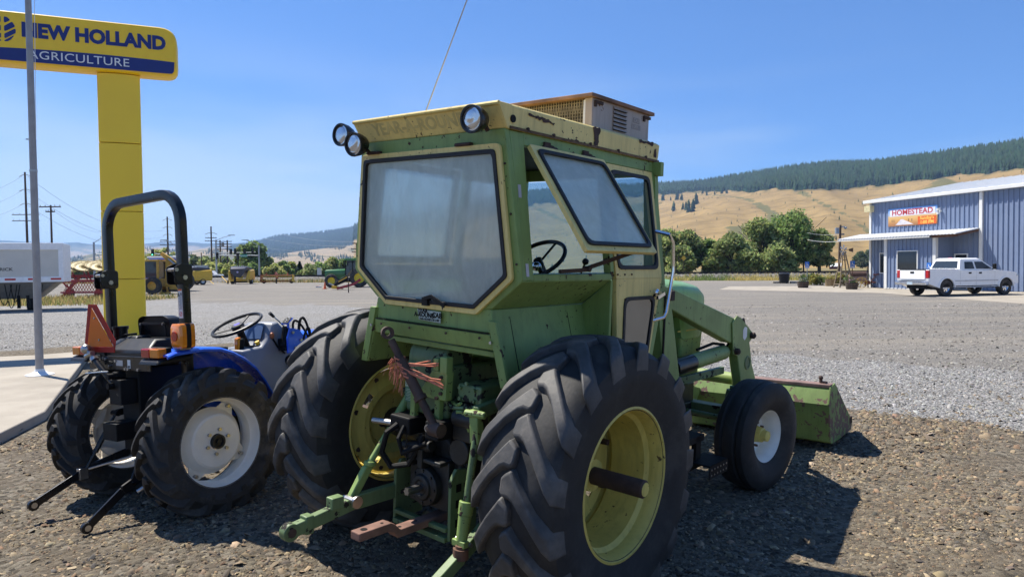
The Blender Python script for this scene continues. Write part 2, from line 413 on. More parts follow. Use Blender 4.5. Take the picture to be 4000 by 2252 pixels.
# --- gravel yard material
mg, n, b, o = nodes('gravel_yard'); P = coord(n)
za = N(n, 'Attribute', attribute_name='zone'); sp = N(n, 'SeparateColor'); n.links.new(za.outputs['Color'], sp.inputs[0])
wn = nz(n, P, 1.1, 6, .6)
def sharpen(src, lo, hi):
    a = N(n, 'Math', operation='MULTIPLY_ADD'); n.links.new(wn, a.inputs[0]); a.inputs[1].default_value = .9; n.links.new(src, a.inputs[2])
    return ramp(n, a.outputs[0], [(lo, 0.0), (hi, 1.0)])
fl, fd, fg = sharpen(sp.outputs[0], .72, 1.15), sharpen(sp.outputs[1], .72, 1.1), sharpen(sp.outputs[2], .7, 1.1)
def stones(scale, cols, seed):
    vo = N(n, 'TexVoronoi', Scale=scale, Randomness=1.0); mp = N(n, 'Mapping'); mp.inputs['Location'].default_value = (seed, seed * .7, 0)
    n.links.new(P, mp.inputs[0]); n.links.new(mp.outputs[0], vo.inputs['Vector'])
    s1 = N(n, 'SeparateColor'); n.links.new(vo.outputs['Color'], s1.inputs[0])
    c = ramp(n, s1.outputs[0], cols)
    return c, vo.outputs['Distance']
cn, dn = stones(27, [(0, (0.0546, 0.0473, 0.0363)), (.3, (0.121, 0.103, 0.0758)), (.6, (0.187, 0.161, 0.118)), (.85, (0.248, 0.215, 0.164)), (1, (0.158, 0.121, 0.088))], 3)
cl, dl = stones(34, [(0, (0.0889, 0.0857, 0.0813)), (.45, (0.222, 0.216, 0.207)), (.8, (0.318, 0.311, 0.296)), (1, (0.385, 0.377, 0.363))], 9)
cd, dd = stones(40, [(0, (0.126, 0.116, 0.104)), (.5, (0.188, 0.176, 0.158)), (.85, (0.244, 0.228, 0.203)), (1, (0.303, 0.284, 0.255))], 5)
soil = ramp(n, nz(n, P, 14, 6, .65), [(.3, (0.104, 0.0813, 0.0553)), (.7, (0.176, 0.14, 0.0977))])
cn = mix(n, ramp(n, nz(n, P, 2.3, 5, .6), [(.42, 0.0), (.66, .75)]), cn, soil)
tracks = ramp(n, nz(n, coord(n, (.05, .55, 1)), 1.6, 5, .6), [(.46, 0.0), (.7, .6)])
cd = mix(n, tracks, cd, (0.326, 0.284, 0.222))
cd = mix(n, ramp(n, nz(n, P, .12, 4, .6), [(.42, 0.0), (.7, .5)]), cd, (0.151, 0.141, 0.127))
cl = mix(n, ramp(n, nz(n, P, .5, 5, .6), [(.5, 0.0), (.75, .4)]), cl, (0.192, 0.173, 0.148))
gr = ramp(n, nz(n, P, .35, 6, .65), [(.3, (0.207, 0.159, 0.0702)), (.5, (0.252, 0.196, 0.0924)), (.62, (0.104, 0.118, 0.037)), (.8, (0.0665, 0.0959, 0.0259))])
gr = mix(n, ramp(n, nz(n, P, 5, 3, .7), [(.35, 0.0), (.8, .5)]), gr, (0.0889, 0.0813, 0.037))
c = mix(n, fl, cn, cl); c = mix(n, fd, c, cd); c = mix(n, fg, c, gr)
n.links.new(c, b.inputs['Base Color']); b.inputs['Roughness'].default_value = .95; b.inputs['Specular IOR Level'].default_value = .2
hm = N(n, 'Math', operation='ADD'); n.links.new(dn, hm.inputs[0]); n.links.new(nz(n, P, 90, 4, .7), hm.inputs[1])
bp = N(n, 'Bump', Strength=.9, Distance=.022, invert=True); n.links.new(hm.outputs[0], bp.inputs['Height']); n.links.new(bp.outputs[0], b.inputs['Normal'])
ground = rawmesh('ground', np.stack([XX, YY, ZZ], -1).reshape(-1, 3), faces, mg, smooth=1); struct(ground)
vcol(ground, 'zone', np.stack([l_, d_, g_], -1).reshape(-1, 3))

# --- loose stones lying on the yard: real pieces where they can be told apart
def attr_mat(name, attr, rough=.9, trans=0.0, spec=.25):
    m, n, b, o = nodes(name); a = N(n, 'Attribute', attribute_name=attr); n.links.new(a.outputs['Color'], b.inputs['Base Color'])
    b.inputs['Roughness'].default_value = rough; b.inputs['Specular IOR Level'].default_value = spec
    if trans:
        t = N(n, 'BsdfTranslucent'); n.links.new(a.outputs['Color'], t.inputs[0]); mx = N(n, 'MixShader'); mx.inputs[0].default_value = trans
        n.links.new(b.outputs[0], mx.inputs[1]); n.links.new(t.outputs[0], mx.inputs[2]); n.links.new(mx.outputs[0], o.inputs[0])
    return m
M_stone = attr_mat('loose_stone', 'tint')
def scatter_stones(name, x, y, size, tint, flat=.45):
    k = len(x)
    # a lumpy 8-vertex chip: two skewed quads, the upper one smaller
    base = np.array([[-1, -.8, -.4], [.9, -1, -.4], [1, .8, -.4], [-.8, 1, -.4], [-.55, -.5, 1], [.6, -.45, .8], [.5, .6, 1.05], [-.6, .45, .85]])
    v = base[None] * (1 + rng.uniform(-.35, .35, (k, 8, 3)))
    s = size[:, None, None] * np.stack([rng.uniform(.75, 1.5, k), rng.uniform(.55, 1.0, k), rng.uniform(.6, 1.3, k) * flat], -1)[:, None, :]
    v = v * s
    tilt = rng.normal(0, .32, (k, 2)); a = rng.uniform(0, 2 * np.pi, k)
    v[..., 2] += v[..., 0] * tilt[:, :1] + v[..., 1] * tilt[:, 1:]
    ca, sa = np.cos(a)[:, None], np.sin(a)[:, None]
    vx = v[..., 0] * ca - v[..., 1] * sa + x[:, None]; vy = v[..., 0] * sa + v[..., 1] * ca + y[:, None]
    vz = v[..., 2] + gz(x, y)[:, None] + size[:, None] * flat * .18
    q = np.array([[4, 5, 6, 7], [0, 1, 5, 4], [1, 2, 6, 5], [2, 3, 7, 6], [3, 0, 4, 7]])
    f = (np.arange(k)[:, None, None] * 8 + q[None]).reshape(-1, 4)
    o = stuff(rawmesh(name, np.stack([vx, vy, vz], -1).reshape(-1, 3), f, M_stone)); vcol(o, 'tint', np.repeat(tint, 8, 0)); return o
def in_view(x, y, m=.3): return (np.abs(x) < y * .735 + m) & (y > 2.4)
def tints(k, pal, jit=.25):
    pal = np.array(pal); c = pal[rng.integers(0, len(pal), k)]; return np.clip(c * (1 + rng.normal(0, jit, (k, 1))) * (1 + rng.normal(0, .022, (k, 3))), .01, .9)
def field(k, y0, y1, power=1.0):
    y = y0 + (y1 - y0) * rng.random(k) ** power; x = rng.uniform(-1, 1, k) * (y * .735 + .3); return x, y
def off_slab(x, y): return ~((x < -4.9) & (y > 6.6 + (x + 4.9) * -.55 * 0) & (x > -14) & slab_in(x, y))
def slab_in(x, y):
    return (y > 7.1 + (x + 5.2) * -3.4) & (y < 14.6 + (x + 8.87) * .6) & (x < -5.15 - (y - 7.1) * .0 )
x, y = field(145000, 2.5, 10.5, 1.5); l0, d0, g0 = zones(x, y)
pt_ = np.sin(x * 2.1 + 1.7 * np.sin(y * 1.3)) + np.sin(y * 2.9 + 1.3 * np.sin(x * 1.9 + 2)) + .7 * np.sin(x * 5.3 - y * 4.1)
k = (rng.random(len(x)) > l0 * .9) & (d0 < .5) & ~slab_in(x, y) & (rng.random(len(x)) < .62 + .28 * pt_); x, y = x[k], y[k]
sz = np.clip(rng.lognormal(math.log(.0064), .52, len(x)), .003, .034) * np.clip(y / 5, .9, 1.5)
NEARPAL = [(0.206, 0.156, 0.0961), (0.172, 0.129, 0.0838), (0.137, 0.106, 0.0744), (0.247, 0.193, 0.121), (0.106, 0.0861, 0.0652), (0.206, 0.139, 0.0869), (0.158, 0.136, 0.105), (0.282, 0.222, 0.143), (0.0686, 0.0609, 0.0527), (0.191, 0.152, 0.0998)]
scatter_stones('brown_gravel', x, y, sz, tints(len(x), NEARPAL))
x, y = field(1500, 2.6, 9.5, 1.3); k = ~slab_in(x, y); x, y = x[k], y[k]
scatter_stones('loose_rock_chips', x, y, np.clip(rng.lognormal(math.log(.0185), .3, len(x)), .012, .045), tints(len(x), NEARPAL) * 1.12, .45)
x, y = field(90000, 6.0, 24, 1.5); l0, d0, g0 = zones(x, y)
k = (rng.random(len(x)) < l0 * 1.1) & ~slab_in(x, y); x, y = x[k], y[k]
scatter_stones('grey_gravel', x, y, np.clip(rng.lognormal(math.log(.0125), .35, len(x)), .006, .03), tints(len(x), [(0.232, 0.227, 0.218), (0.296, 0.29, 0.278), (0.19, 0.187, 0.18), (0.324, 0.317, 0.303), (0.253, 0.236, 0.208), (0.141, 0.139, 0.134)], .15))
x, y = field(14000, 11, 30, 1.3); l0, d0, g0 = zones(x, y); k = (d0 > .5); x, y = x[k], y[k]
scatter_stones('yard_gravel', x, y, np.clip(rng.lognormal(math.log(.016), .4, len(x)), .008, .04), tints(len(x), [(0.176, 0.165, 0.148), (0.232, 0.218, 0.197), (0.106, 0.0986, 0.088), (0.282, 0.268, 0.243)], .2))

# --- concrete
mc, n, b, o = nodes('concrete'); P = coord(n)
c = ramp(n, nz(n, P, .8, 7, .65), [(.3, (0.243, 0.212, 0.168)), (.55, (0.336, 0.297, 0.238)), (.8, (0.391, 0.356, 0.293))])
c = mix(n, ramp(n, nz(n, P, 3.5, 6, .7), [(.55, 0.0), (.8, .45)]), c, (0.212, 0.184, 0.149))
c = mix(n, ramp(n, nz(n, P, 40, 3, .7), [(.6, 0.0), (.75, .4)]), c, (0.188, 0.164, 0.133))
n.links.new(c, b.inputs['Base Color']); b.inputs['Roughness'].default_value = .9; bump(n, b, nz(n, P, 70, 4), .2, .004)
M_conc = mc
def slab(name, pts, z0, z1, bev=.015):
    m = MB(); m.prism([(p[0], p[1], z0) for p in pts], (0, 0, z1 - z0)); return struct(m.build(name, M_conc, None, 20, bev))
slab('concrete_slab', [(-5.2, 7.1), (-5.5, 8.3), (-8.7, 14.6), (-9.4, 13.9), (-13.5, 12.5), (-13.5, 9.5), (-9.5, 7.0)], -.15, .11)
slab('concrete_apron', [(20.9, 29.0), (21.2, 40.4), (14.3, 49.0), (17.0, 55.6), (24.3, 54.4), (27, 54), (45, 40), (45, 10), (30, 8)], -.12, .012, .004)

k = 420; x = rng.uniform(-9.5, -5.3, k); y = rng.uniform(7.2, 14, k); kk = slab_in(x, y) & (x > -9.4); x, y = x[kk], y[kk]
so_ = scatter_stones('slab_gravel', x, y, np.clip(rng.lognormal(math.log(.008), .4, len(x)), .004, .02), tints(len(x), NEARPAL)); so_.location = (0, 0, .11)

# --- railway
def tp(s, d, z): return Vector((s * .958 + d * .287, 92 - s * .287 + d * .958, z))
me_, n, b, o = nodes('track_ballast'); P = coord(n)
vo = N(n, 'TexVoronoi', Scale=4.5); n.links.new(P, vo.inputs['Vector']); s1 = N(n, 'SeparateColor'); n.links.new(vo.outputs['Color'], s1.inputs[0])
c = ramp(n, s1.outputs[0], [(0, (.06, .055, .05)), (.5, (.14, .13, .115)), (1, (.26, .24, .21))])
n.links.new(c, b.inputs['Base Color']); b.inputs['Roughness'].default_value = .95; bump(n, b, vo.outputs['Distance'], 1, .15)
m = MB()
secs = [(-5.2, -.25), (-4.6, .12), (-2.6, .62), (2.4, .62), (4.4, .1), (5, -.3)]
m.loft([[tp(s, d, z + .05 * math.sin(s * .7 + d)) for d, z in secs] for s in np.arange(-190, 150, 4)], False)
ballast = m.build('railway_embankment', me_, None, 40); struct(ballast)
rl = thing('railway_track', 'dark steel railway track on its ballast bank behind the yard', 'railway track', tp(0, 0, .62))
M_rail = mat('rail_steel', (.035, .026, .022), .6, .3, var=.3)
for d in (-.72, .72):
    m = MB()
    for a, b_, z0, z1 in ((-.07, .07, .10, .12), (-.012, .012, .12, .22), (-.036, .036, .22, .26)):
        m.hexa([tp(s, d + e, z) - tp(0, 0, 0) for z in (z0, z1) for s, e in ((-190, a), (150, a), (150, b_), (-190, b_))])
    m.build('rail', M_rail, rl, 0)
m = MB()
for s in np.arange(-150, 130, .62):
    c_ = tp(s, 0, .04) - tp(0, 0, 0); m.box(c_, (.23, 2.6, .16), rot3('Z', -16.7))
sl = m.build('sleeper', mat('tarred_sleeper', (.04, .033, .028), .9, var=.4), rl, 0); sl['kind'] = 'stuff'

# ------------------------------------------------------------------ hills
def azel(px, py):
    d = ray(px, py); return math.atan2(d.x, d.y), math.atan2(d.z, math.hypot(d.x, d.y))
def grass_mat(name, tan1, tan2, green, forest):
    m, n, b, o = nodes(name); P = coord(n); a = N(n, 'Attribute', attribute_name='cover'); s = N(n, 'SeparateColor'); n.links.new(a.outputs['Color'], s.inputs[0])
    c = ramp(n, nz(n, P, .012, 8, .62), [(.3, tan2), (.65, tan1)])
    c = mix(n, ramp(n, nz(n, coord(n, (.02, .02, .05)), 1.6, 7, .7), [(.46, 0.0), (.66, .75)]), c, tuple(x * .72 for x in tan2))
    ad = N(n, 'Math', operation='MULTIPLY_ADD'); n.links.new(nz(n, P, .02, 7, .7), ad.inputs[0]); ad.inputs[1].default_value = .9; n.links.new(s.outputs[1], ad.inputs[2])
    c = mix(n, ramp(n, ad.outputs[0], [(.95, 0.0), (1.1, .85)]), c, green)
    c = mix(n, s.outputs[0], c, forest); n.links.new(c, b.inputs['Base Color']); b.inputs['Roughness'].default_value = 1; b.inputs['Specular IOR Level'].default_value = 0
    bump(n, b, nz(n, P, .05, 6, .7), .5, 2.5); return m
M_hill = grass_mat('dry_hill_grass', (0.315, 0.222, 0.100), (0.228, 0.162, 0.076), (0.114, 0.114, 0.0528), (0.0282, 0.044, 0.0229))
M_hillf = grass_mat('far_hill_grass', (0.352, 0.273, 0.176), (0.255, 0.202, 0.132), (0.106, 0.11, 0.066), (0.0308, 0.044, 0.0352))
class Hill:
    """terrain between a foot line and a ridge line, both given as compass bearings"""
    def __init__(s, name, ridge, foot_d, ridge_d, mat_, bound=None, na=150, nt_=26, seed=0, rough=1.0, prof=1.15, green=.1, foot_z=-1.0):
        s.az = np.array([azel(*p)[0] for p in ridge]); s.el = np.array([azel(*p)[1] for p in ridge])
        s.fd = lambda a: np.interp(a, s.az, np.interp(np.linspace(0, 1, len(s.az)), np.linspace(0, 1, len(foot_d)), foot_d))
        s.rd = lambda a: np.interp(a, s.az, np.interp(np.linspace(0, 1, len(s.az)), np.linspace(0, 1, len(ridge_d)), ridge_d))
        s.b = None if bound is None else (np.array([azel(*p)[0] for p in bound]), np.array([azel(*p)[1] for p in bound]))
        s.seed, s.rough, s.prof, s.fz = seed, rough, prof, foot_z
        A = np.linspace(s.az[0], s.az[-1], na); T = np.concatenate([np.linspace(0, 1, nt_), [1.04, 1.15, 1.4]])
        AA, TT = np.meshgrid(A, T); X, Y, Z = s.pt(AA, TT)
        ii = np.arange(X.size).reshape(X.shape); f = np.stack([ii[:-1, :-1], ii[:-1, 1:], ii[1:, 1:], ii[1:, :-1]], -1).reshape(-1, 4)
        s.o = struct(rawmesh(name, np.stack([X, Y, Z], -1).reshape(-1, 3), f, mat_, smooth=1))
        fo = s.forest(AA, X, Y, Z)
        wv = .5 + .5 * np.sin(AA * 55 + TT * 7 + 2 * np.sin(TT * 9 + AA * 20))
        vcol(s.o, 'cover', np.stack([fo, green + .55 * wv ** 5, 0 * fo], -1).reshape(-1, 3))
    def zr(s, a): return H + np.tan(np.interp(a, s.az, s.el)) * s.rd(a)
    def pt(s, a, t):
        d = s.fd(a) + (s.rd(a) - s.fd(a)) * t; zr = s.zr(a); tc = np.clip(t, 0, 1)
        z = s.fz + (zr - s.fz) * tc ** s.prof
        k = np.sin(tc * np.pi) * s.rough * zr * .030
        z = z + k * (1.2 * np.sin(a * 17 + s.seed + 2.5 * np.sin(t * 4)) + .55 * np.sin(a * 43 + 5 * t + s.seed + 1.5 * np.sin(t * 9)) + .28 * np.sin(a * 97 + t * 17 + 2 * np.sin(t * 13)) + .1 * np.sin(a * 230 + t * 31))
        z = z - np.clip(t - 1, 0, 1) * zr * .55
        return np.sin(a) * d, np.cos(a) * d, z
    def forest(s, a, X, Y, Z):
        if s.b is None: return 0 * a
        el = np.arctan2(Z - H, np.hypot(X, Y)); be = np.interp(a, s.b[0], s.b[1])
        return sst(-.0008, .0012, el - be + .0010 * np.sin(a * 120) + .0008 * np.sin(a * 333))
def conifers(name, pts, h, tint, parent=None, rm=1.0):
    """pts n x 3, one ragged two-tier cone each"""
    k = len(pts); m = 6; a = np.linspace(0, 2 * np.pi, m, endpoint=False)[None] + rng.uniform(0, 6, (k, 1))
    r1 = rm * h[:, None] * rng.uniform(.15, .24, (k, m)); r2 = rm * h[:, None] * rng.uniform(.08, .15, (k, m))
    def ringv(r, z): return np.stack([pts[:, :1] + np.cos(a) * r, pts[:, 1:2] + np.sin(a) * r, pts[:, 2:3] + z * h[:, None] + 0 * a], -1)
    top1 = (pts + np.stack([0 * h, 0 * h, .66 * h], -1))[:, None]; top2 = (pts + np.stack([0 * h, 0 * h, h], -1))[:, None]
    vv = np.concatenate([ringv(r1, .04), top1, ringv(r2, .38), top2], 1)
    i = np.arange(m); f1 = np.stack([i, (i + 1) % m, 0 * i + m], -1); f = np.concatenate([f1, f1 + m + 1])
    f = (np.arange(k)[:, None, None] * (2 * m + 2) + f[None]).reshape(-1, 3)
    o = rawmesh(name, vv.reshape(-1, 3), f, M_needle, parent); vcol(o, 'tint', np.repeat(tint, 2 * m + 2, 0)); return o
M_needle = attr_mat('conifer_needles', 'tint', 1.0, 0, 0.05)
RIDGE_R = [(px, py + (13 if px > 2000 else 10)) for px, py in [(1380, 872), (1500, 850), (1700, 810), (1900, 770), (2086, 738), (2300, 722), (2568, 712), (2741, 702), (2935, 672), (3079, 649), (3224, 634), (3417, 629), (3500, 619), (3650, 600), (3800, 580), (4000, 552), (4300, 520), (4700, 500)]]
BOUND_R = [(1380, 940), (1700, 900), (2086, 800), (2300, 775), (2568, 761), (2770, 746), (2935, 749), (3031, 740), (3224, 741), (3321, 737), (3500, 717), (3700, 690), (4000, 660), (4700, 600)]
hillR = Hill('hillside', RIDGE_R, [700, 380, 330], [2900, 1750, 1400], M_hill, BOUND_R, 240, 34, 1.0, .8, 1.35, .1)
RIDGE_L = [(px, py + 8) for px, py in [(880, 960), (992, 941), (1088, 914), (1245, 902), (1396, 879), (1500, 862), (1700, 845), (2000, 840)]]
hillM = Hill('wooded_mountain', RIDGE_L, [2200, 1900], [4300, 3900], M_hillf, [(880, 1000), (1088, 1000), (1245, 985), (1396, 955), (2000, 930)], 120, 22, 4.0, .6, 1.2, .2)
RIDGE_F = [(-900, 905), (-300, 925), (0, 938), (120, 944), (255, 948), (300, 946), (350, 953), (405, 956), (553, 953), (624, 946), (686, 949), (738, 945), (790, 950), (914, 950), (967, 946), (1100, 940), (1300, 930)]
hillF = Hill('far_ridge', RIDGE_F, [4600, 4600], [7000, 7000], M_hillf, [(-900, 930), (0, 958), (255, 962), (405, 966), (600, 962), (967, 962), (1300, 950)], 140, 16, 2.0, .5, 1.1, .2)
RIDGE_T = [(-900, 985), (-200, 1000), (260, 1016), (340, 995), (405, 983), (520, 972), (620, 968), (720, 985), (790, 972), (850, 968), (930, 985), (1010, 1000), (1090, 992), (1190, 978), (1300, 966), (1400, 955), (1500, 950)]
hillT = Hill('dry_foothill', RIDGE_T, [1500, 1300], [2900, 2500], M_hillf, None, 150, 20, 7.0, 1.2, 1.0, .3)
def forest_on(hill, k, h0, h1, az0, az1, dens=None, tmin=0.0):
    a = rng.uniform(az0, az1, k * 6); t = np.sqrt(rng.uniform(tmin ** 2, 1.01, k * 6)); X, Y, Z = hill.pt(a, t); f = hill.forest(a, X, Y, Z)
    keep = np.where(f > .5)[0][:k]; a, X, Y, Z = a[keep], X[keep], Y[keep], Z[keep]
    return np.stack([X, Y, Z - 1], -1), rng.uniform(h0, h1, len(X))
p1, h1 = forest_on(hillR, 19000, 8, 17, azel(2000, 900)[0], azel(4150, 900)[0], tmin=.35)
p2, h2 = forest_on(hillR, 4000, 9, 18, azel(1380, 900)[0], azel(2000, 900)[0], tmin=.3)
p3, h3 = forest_on(hillM, 6000, 10, 20, azel(900, 900)[0], azel(1600, 900)[0], tmin=.2)
pts = np.concatenate([p1, p2, p3]); hh = np.concatenate([h1, h2, h3])
tn = np.clip(np.array([[.026, .046, .022]]) * rng.uniform(.6, 1.5, (len(pts), 1)) * (1 + rng.normal(0, .08, (len(pts), 3))), .005, .2)
fo = conifers('conifer_forest', pts, hh, tn); stuff(fo)
# brush and saplings on the distant foothill and ridge
a = rng.uniform(azel(240, 900)[0], azel(1420, 900)[0], 2600); t = rng.random(2600) ** .7
msk = np.sin(a * 160 + 3 * t) + np.sin(a * 57 + t * 9) > .3; a, t = a[msk], t[msk]; X, Y, Z = hillT.pt(a, t)
fo = conifers('hillside_brush', np.stack([X, Y, Z], -1), rng.uniform(4, 13, len(a)), np.array([[.05, .07, .035]]) * rng.uniform(.6, 1.4, (len(a), 1))); stuff(fo)
# shrubs and dark bushes dotting the near hill
a = rng.uniform(azel(2050, 900)[0], azel(4000, 900)[0], 5000); t = rng.random(5000) ** .8
X, Y, Z = hillR.pt(a, t); el = np.arctan2(Z - H, np.hypot(X, Y))
line = np.abs(np.degrees(el) - (2.2 + .55 * np.sin(a * 9 + 1.5))) < .22 + .12 * np.sin(a * 31)
keep = (hillR.forest(a, X, Y, Z) < .3) & ((line & (a < azel(3300, 900)[0]) & (rng.random(5000) < .45)) | (rng.random(5000) < .07))
a, X, Y, Z = a[keep], X[keep], Y[keep], Z[keep]
M_leafb = attr_mat('brush_leaves', 'tint', 1.0, 0, .05)
fo = conifers('hill_shrubs', np.stack([X, Y, Z - .6], -1), rng.uniform(2, 5.5, len(a)), np.array([[.06, .075, .03]]) * rng.uniform(.6, 1.4, (len(a), 1))); stuff(fo)
# single pines standing out on the slope
pines = [(2590, 783, 42), (2646, 780, 44), (2663, 782, 32), (2631, 824, 44), (2690, 828, 52), (2707, 826, 56), (2680, 820, 38), (2720, 798, 50), (2668, 817, 32), (2820, 756, 28), (2838, 756, 24), (2745, 755, 24), (2760, 764, 22), (2620, 782, 18), (2792, 760, 18)]
words = ['edge of the cab roof', 'two slim pines', 'group']
PL = ['pine on the dry slope, leftmost of those beside the cab', 'upper pine of the pair right of the cab on the slope', 'shorter pine close beside the upper slope pine', 'lone pine low on the slope next to the cab',
      'left tall pine of the low group on the slope', 'tall pine in the middle of the low slope group', 'small pine at the left of the low slope group', 'pine just above the low slope group, standing apart', 'smallest pine left of the low slope group',
      'pine at the forest edge, left of the last pair', 'pine at the forest edge, right of the last pair', 'small forest edge pine above the upper pair', 'small forest edge pine below its neighbour', 'tiny pine between the leftmost and upper pair', 'tiny pine near the forest edge pair']
for (px, py, ph), lb in zip(pines, PL):
    az_, el_ = azel(px, py); ts = np.linspace(.02, .99, 200); X, Y, Z = hillR.pt(np.full(200, az_), ts)
    i = int(np.argmin(np.abs(np.arctan2(Z - H, np.hypot(X, Y)) - el_))); d = math.hypot(X[i], Y[i]); hgt = ph * d / F
    t_ = thing('pine_tree', lb, 'tree', (float(X[i]), float(Y[i]), float(Z[i]) - 1), group='pines on the dry hillside')
    MB().cyl((0, 0, 0), (0, 0, hgt * .5), hgt * .03, hgt * .015, 6).build('trunk', M_rustd, t_)
    base = np.zeros((7, 3)); base[:, 2] = np.linspace(.02, .62, 7) * hgt; base[:, :2] = rng.normal(0, .05 * hgt, (7, 2)) * np.linspace(1, .2, 7)[:, None]
    conifers('crown', base, hgt * np.linspace(.55, .36, 7), np.array([[.03, .05, .022]]) * rng.uniform(.7, 1.4, (7, 1)), t_, 1.9)

# ------------------------------------------------------------------ broadleaf trees
M_bark = mat('bark', (.09, .07, .055), .95, var=.35, scale=3, bmp=.5, bscale=12)
M_leaf = attr_mat('tree_leaves', 'tint', .7, .5, .25)
def leaves(centers, radii, count, size, tint, jit=.35):
    """little crossed leaf sprays spread through the clumps, denser near their skins"""
    w = radii ** 2; w = w / w.sum(); ci = rng.choice(len(centers), count, p=w)
    d = rng.normal(0, 1, (count, 3)); d /= np.linalg.norm(d, axis=1)[:, None]
    rr = radii[ci] * rng.uniform(.2, 1.25, count) ** .7; pos = centers[ci] + d * rr[:, None] * np.array([1, 1, .8])
    s = size * rng.uniform(.5, 1.3, count)
    e1 = rng.normal(0, 1, (count, 3)); e1 /= np.linalg.norm(e1, axis=1)[:, None]; e2 = np.cross(e1, rng.normal(0, 1, (count, 3))); e2 /= np.linalg.norm(e2, axis=1)[:, None]
    a, b = e1 * s[:, None], e2 * s[:, None] * .55
    v = np.stack([pos - a, pos + b * .9, pos + a, pos - b], 1)
    cl_t = rng.uniform(.75, 1.3, len(centers))
    t = np.clip(tint[None] * cl_t[ci][:, None] * (1 + rng.normal(0, jit, (count, 1))) * (1 + rng.normal(0, .08, (count, 3))), .008, .5)
    return v.reshape(-1, 3), np.arange(count * 4).reshape(-1, 4), np.repeat(t, 4, 0)
def tree(label, loc, h, rad, tint, count=5200, leaf=.26, trunk=.25, low=.25, nclump=40, lean=0.0, shape=1.0, group='broadleaf trees beyond the railway', name='broadleaf_tree', dead=0, cat='tree'):
    t_ = thing(name, label, cat, loc, group=group)
    cs, rs = [], []; m = MB()
    top = Vector((lean * h, 0, h * .45)); m.tube([(0, 0, -.3), (lean * h * .3, 0, h * .2), tuple(top)], trunk, 7)
    for i in range(nclump):
        a = rng.uniform(0, 2 * math.pi); q = rng.uniform(0, 1)
        z = h * (low + (1 - low) * q * .92); prof = math.sin(math.pi * min(max((q * .9 + .12) ** shape, 0), 1)) ** .6
        r_ = rad * prof * math.sqrt(rng.uniform(.05, .85)); c = Vector((math.cos(a) * r_ + lean * z, math.sin(a) * r_, z))
        cs.append(c); rs.append(rad * rng.uniform(.22, .42))
        if i % 2 == 0:
            st = Vector((lean * h * .5, 0, h * rng.uniform(.15, .45))); mid = (st + c) / 2 + Vector((0, 0, -.04 * h))
            m.tube([st, mid, c], trunk * rng.uniform(.15, .4), 5)
    for i in range(dead):
        a = rng.uniform(0, 6.28); st = Vector((0, 0, h * .4)); e = Vector((math.cos(a) * rad * 1.0, math.sin(a) * rad * .6, h * rng.uniform(.7, 1.08)))
        m.tube([st, (st + e) / 2 + Vector((rng.normal(0, .3), 0, .4)), e], trunk * .16, 4)
    m.build('trunk', M_bark, t_, 60)
    v, f, c = leaves(np.array([tuple(x) for x in cs]), np.array(rs), count, leaf, np.array(tint))
    v[:, 2] = np.maximum(v[:, 2], .05)
    o = rawmesh('crown', v, f, M_leaf, t_); vcol(o, 'tint', c); return t_
def tree_px(label, px, base, top, wpx, Y, tint, **kw):
    p = at(px, base, Y); q = at(px, top, Y); h = q.z + .2; rad = wpx / 2 * Y / F
    return tree(label, (p.x, Y, -.1), h, rad, tint, **kw)
OL, GR, YG, DK = (0.276, 0.331, 0.12), (0.23, 0.322, 0.101), (0.386, 0.432, 0.129), (0.12, 0.156, 0.069)
tree_px('bushy olive tree nearest the cab handrail, left end of the row', 2610, 1060, 895, 150, 100, OL, count=6500)
tree_px('rounded olive tree second from the cab behind the railway', 2690, 1060, 905, 150, 99, OL, count=6500)
tree_px('narrow tree with bare dark trunk in the gap of the row', 2762, 1060, 935, 95, 98, GR, count=3500, low=.35)
tree_px('wide low willow in front of the big trees', 2860, 1062, 925, 190, 96, OL, count=8000, low=.08)
tree_px('large willow with dead branches poking from its left side', 2965, 1062, 868, 200, 102, OL, count=9000, dead=7, low=.2)
tree_px('largest willow, right end of the row beside the thin pole', 3105, 1062, 842, 240, 103, GR, count=11000, low=.25, dead=3)
tree_px('low bush filling the gap left of the wide willow', 2790, 1062, 985, 120, 97, OL, count=3500, low=.04)
tree_px('slim pale bush between the first two olive trees', 2655, 1062, 960, 110, 95, OL, count=3000, low=.04)
tree_px('low willow bush under the largest willow', 3040, 1062, 965, 150, 94, OL, count=4500, low=.05)
tree_px('drooping dark willow next to the transformer pole', 3200, 1060, 900, 130, 101, OL, count=5000, low=.3)
tree_px('round dark tree on the far field right of the windmill', 3362, 1022, 985, 55, 300, DK, count=1500, leaf=.5)
tree_px('dark tree touching the blue building in the far field', 3392, 1020, 975, 40, 320, DK, count=1200, leaf=.5)
tree_px('small grey green bush below the far field trees', 3368, 1030, 1012, 45, 280, (.10, .12, .07), count=900, leaf=.45, low=.05)
tree_px('tall dark cottonwood behind the traffic signal arms', 995, 1070, 946, 110, 150, GR, count=9000, leaf=.34, nclump=34)
tree_px('leaning olive tree left of the tall cottonwood', 945, 1070, 955, 65, 155, OL, count=4000, leaf=.32)
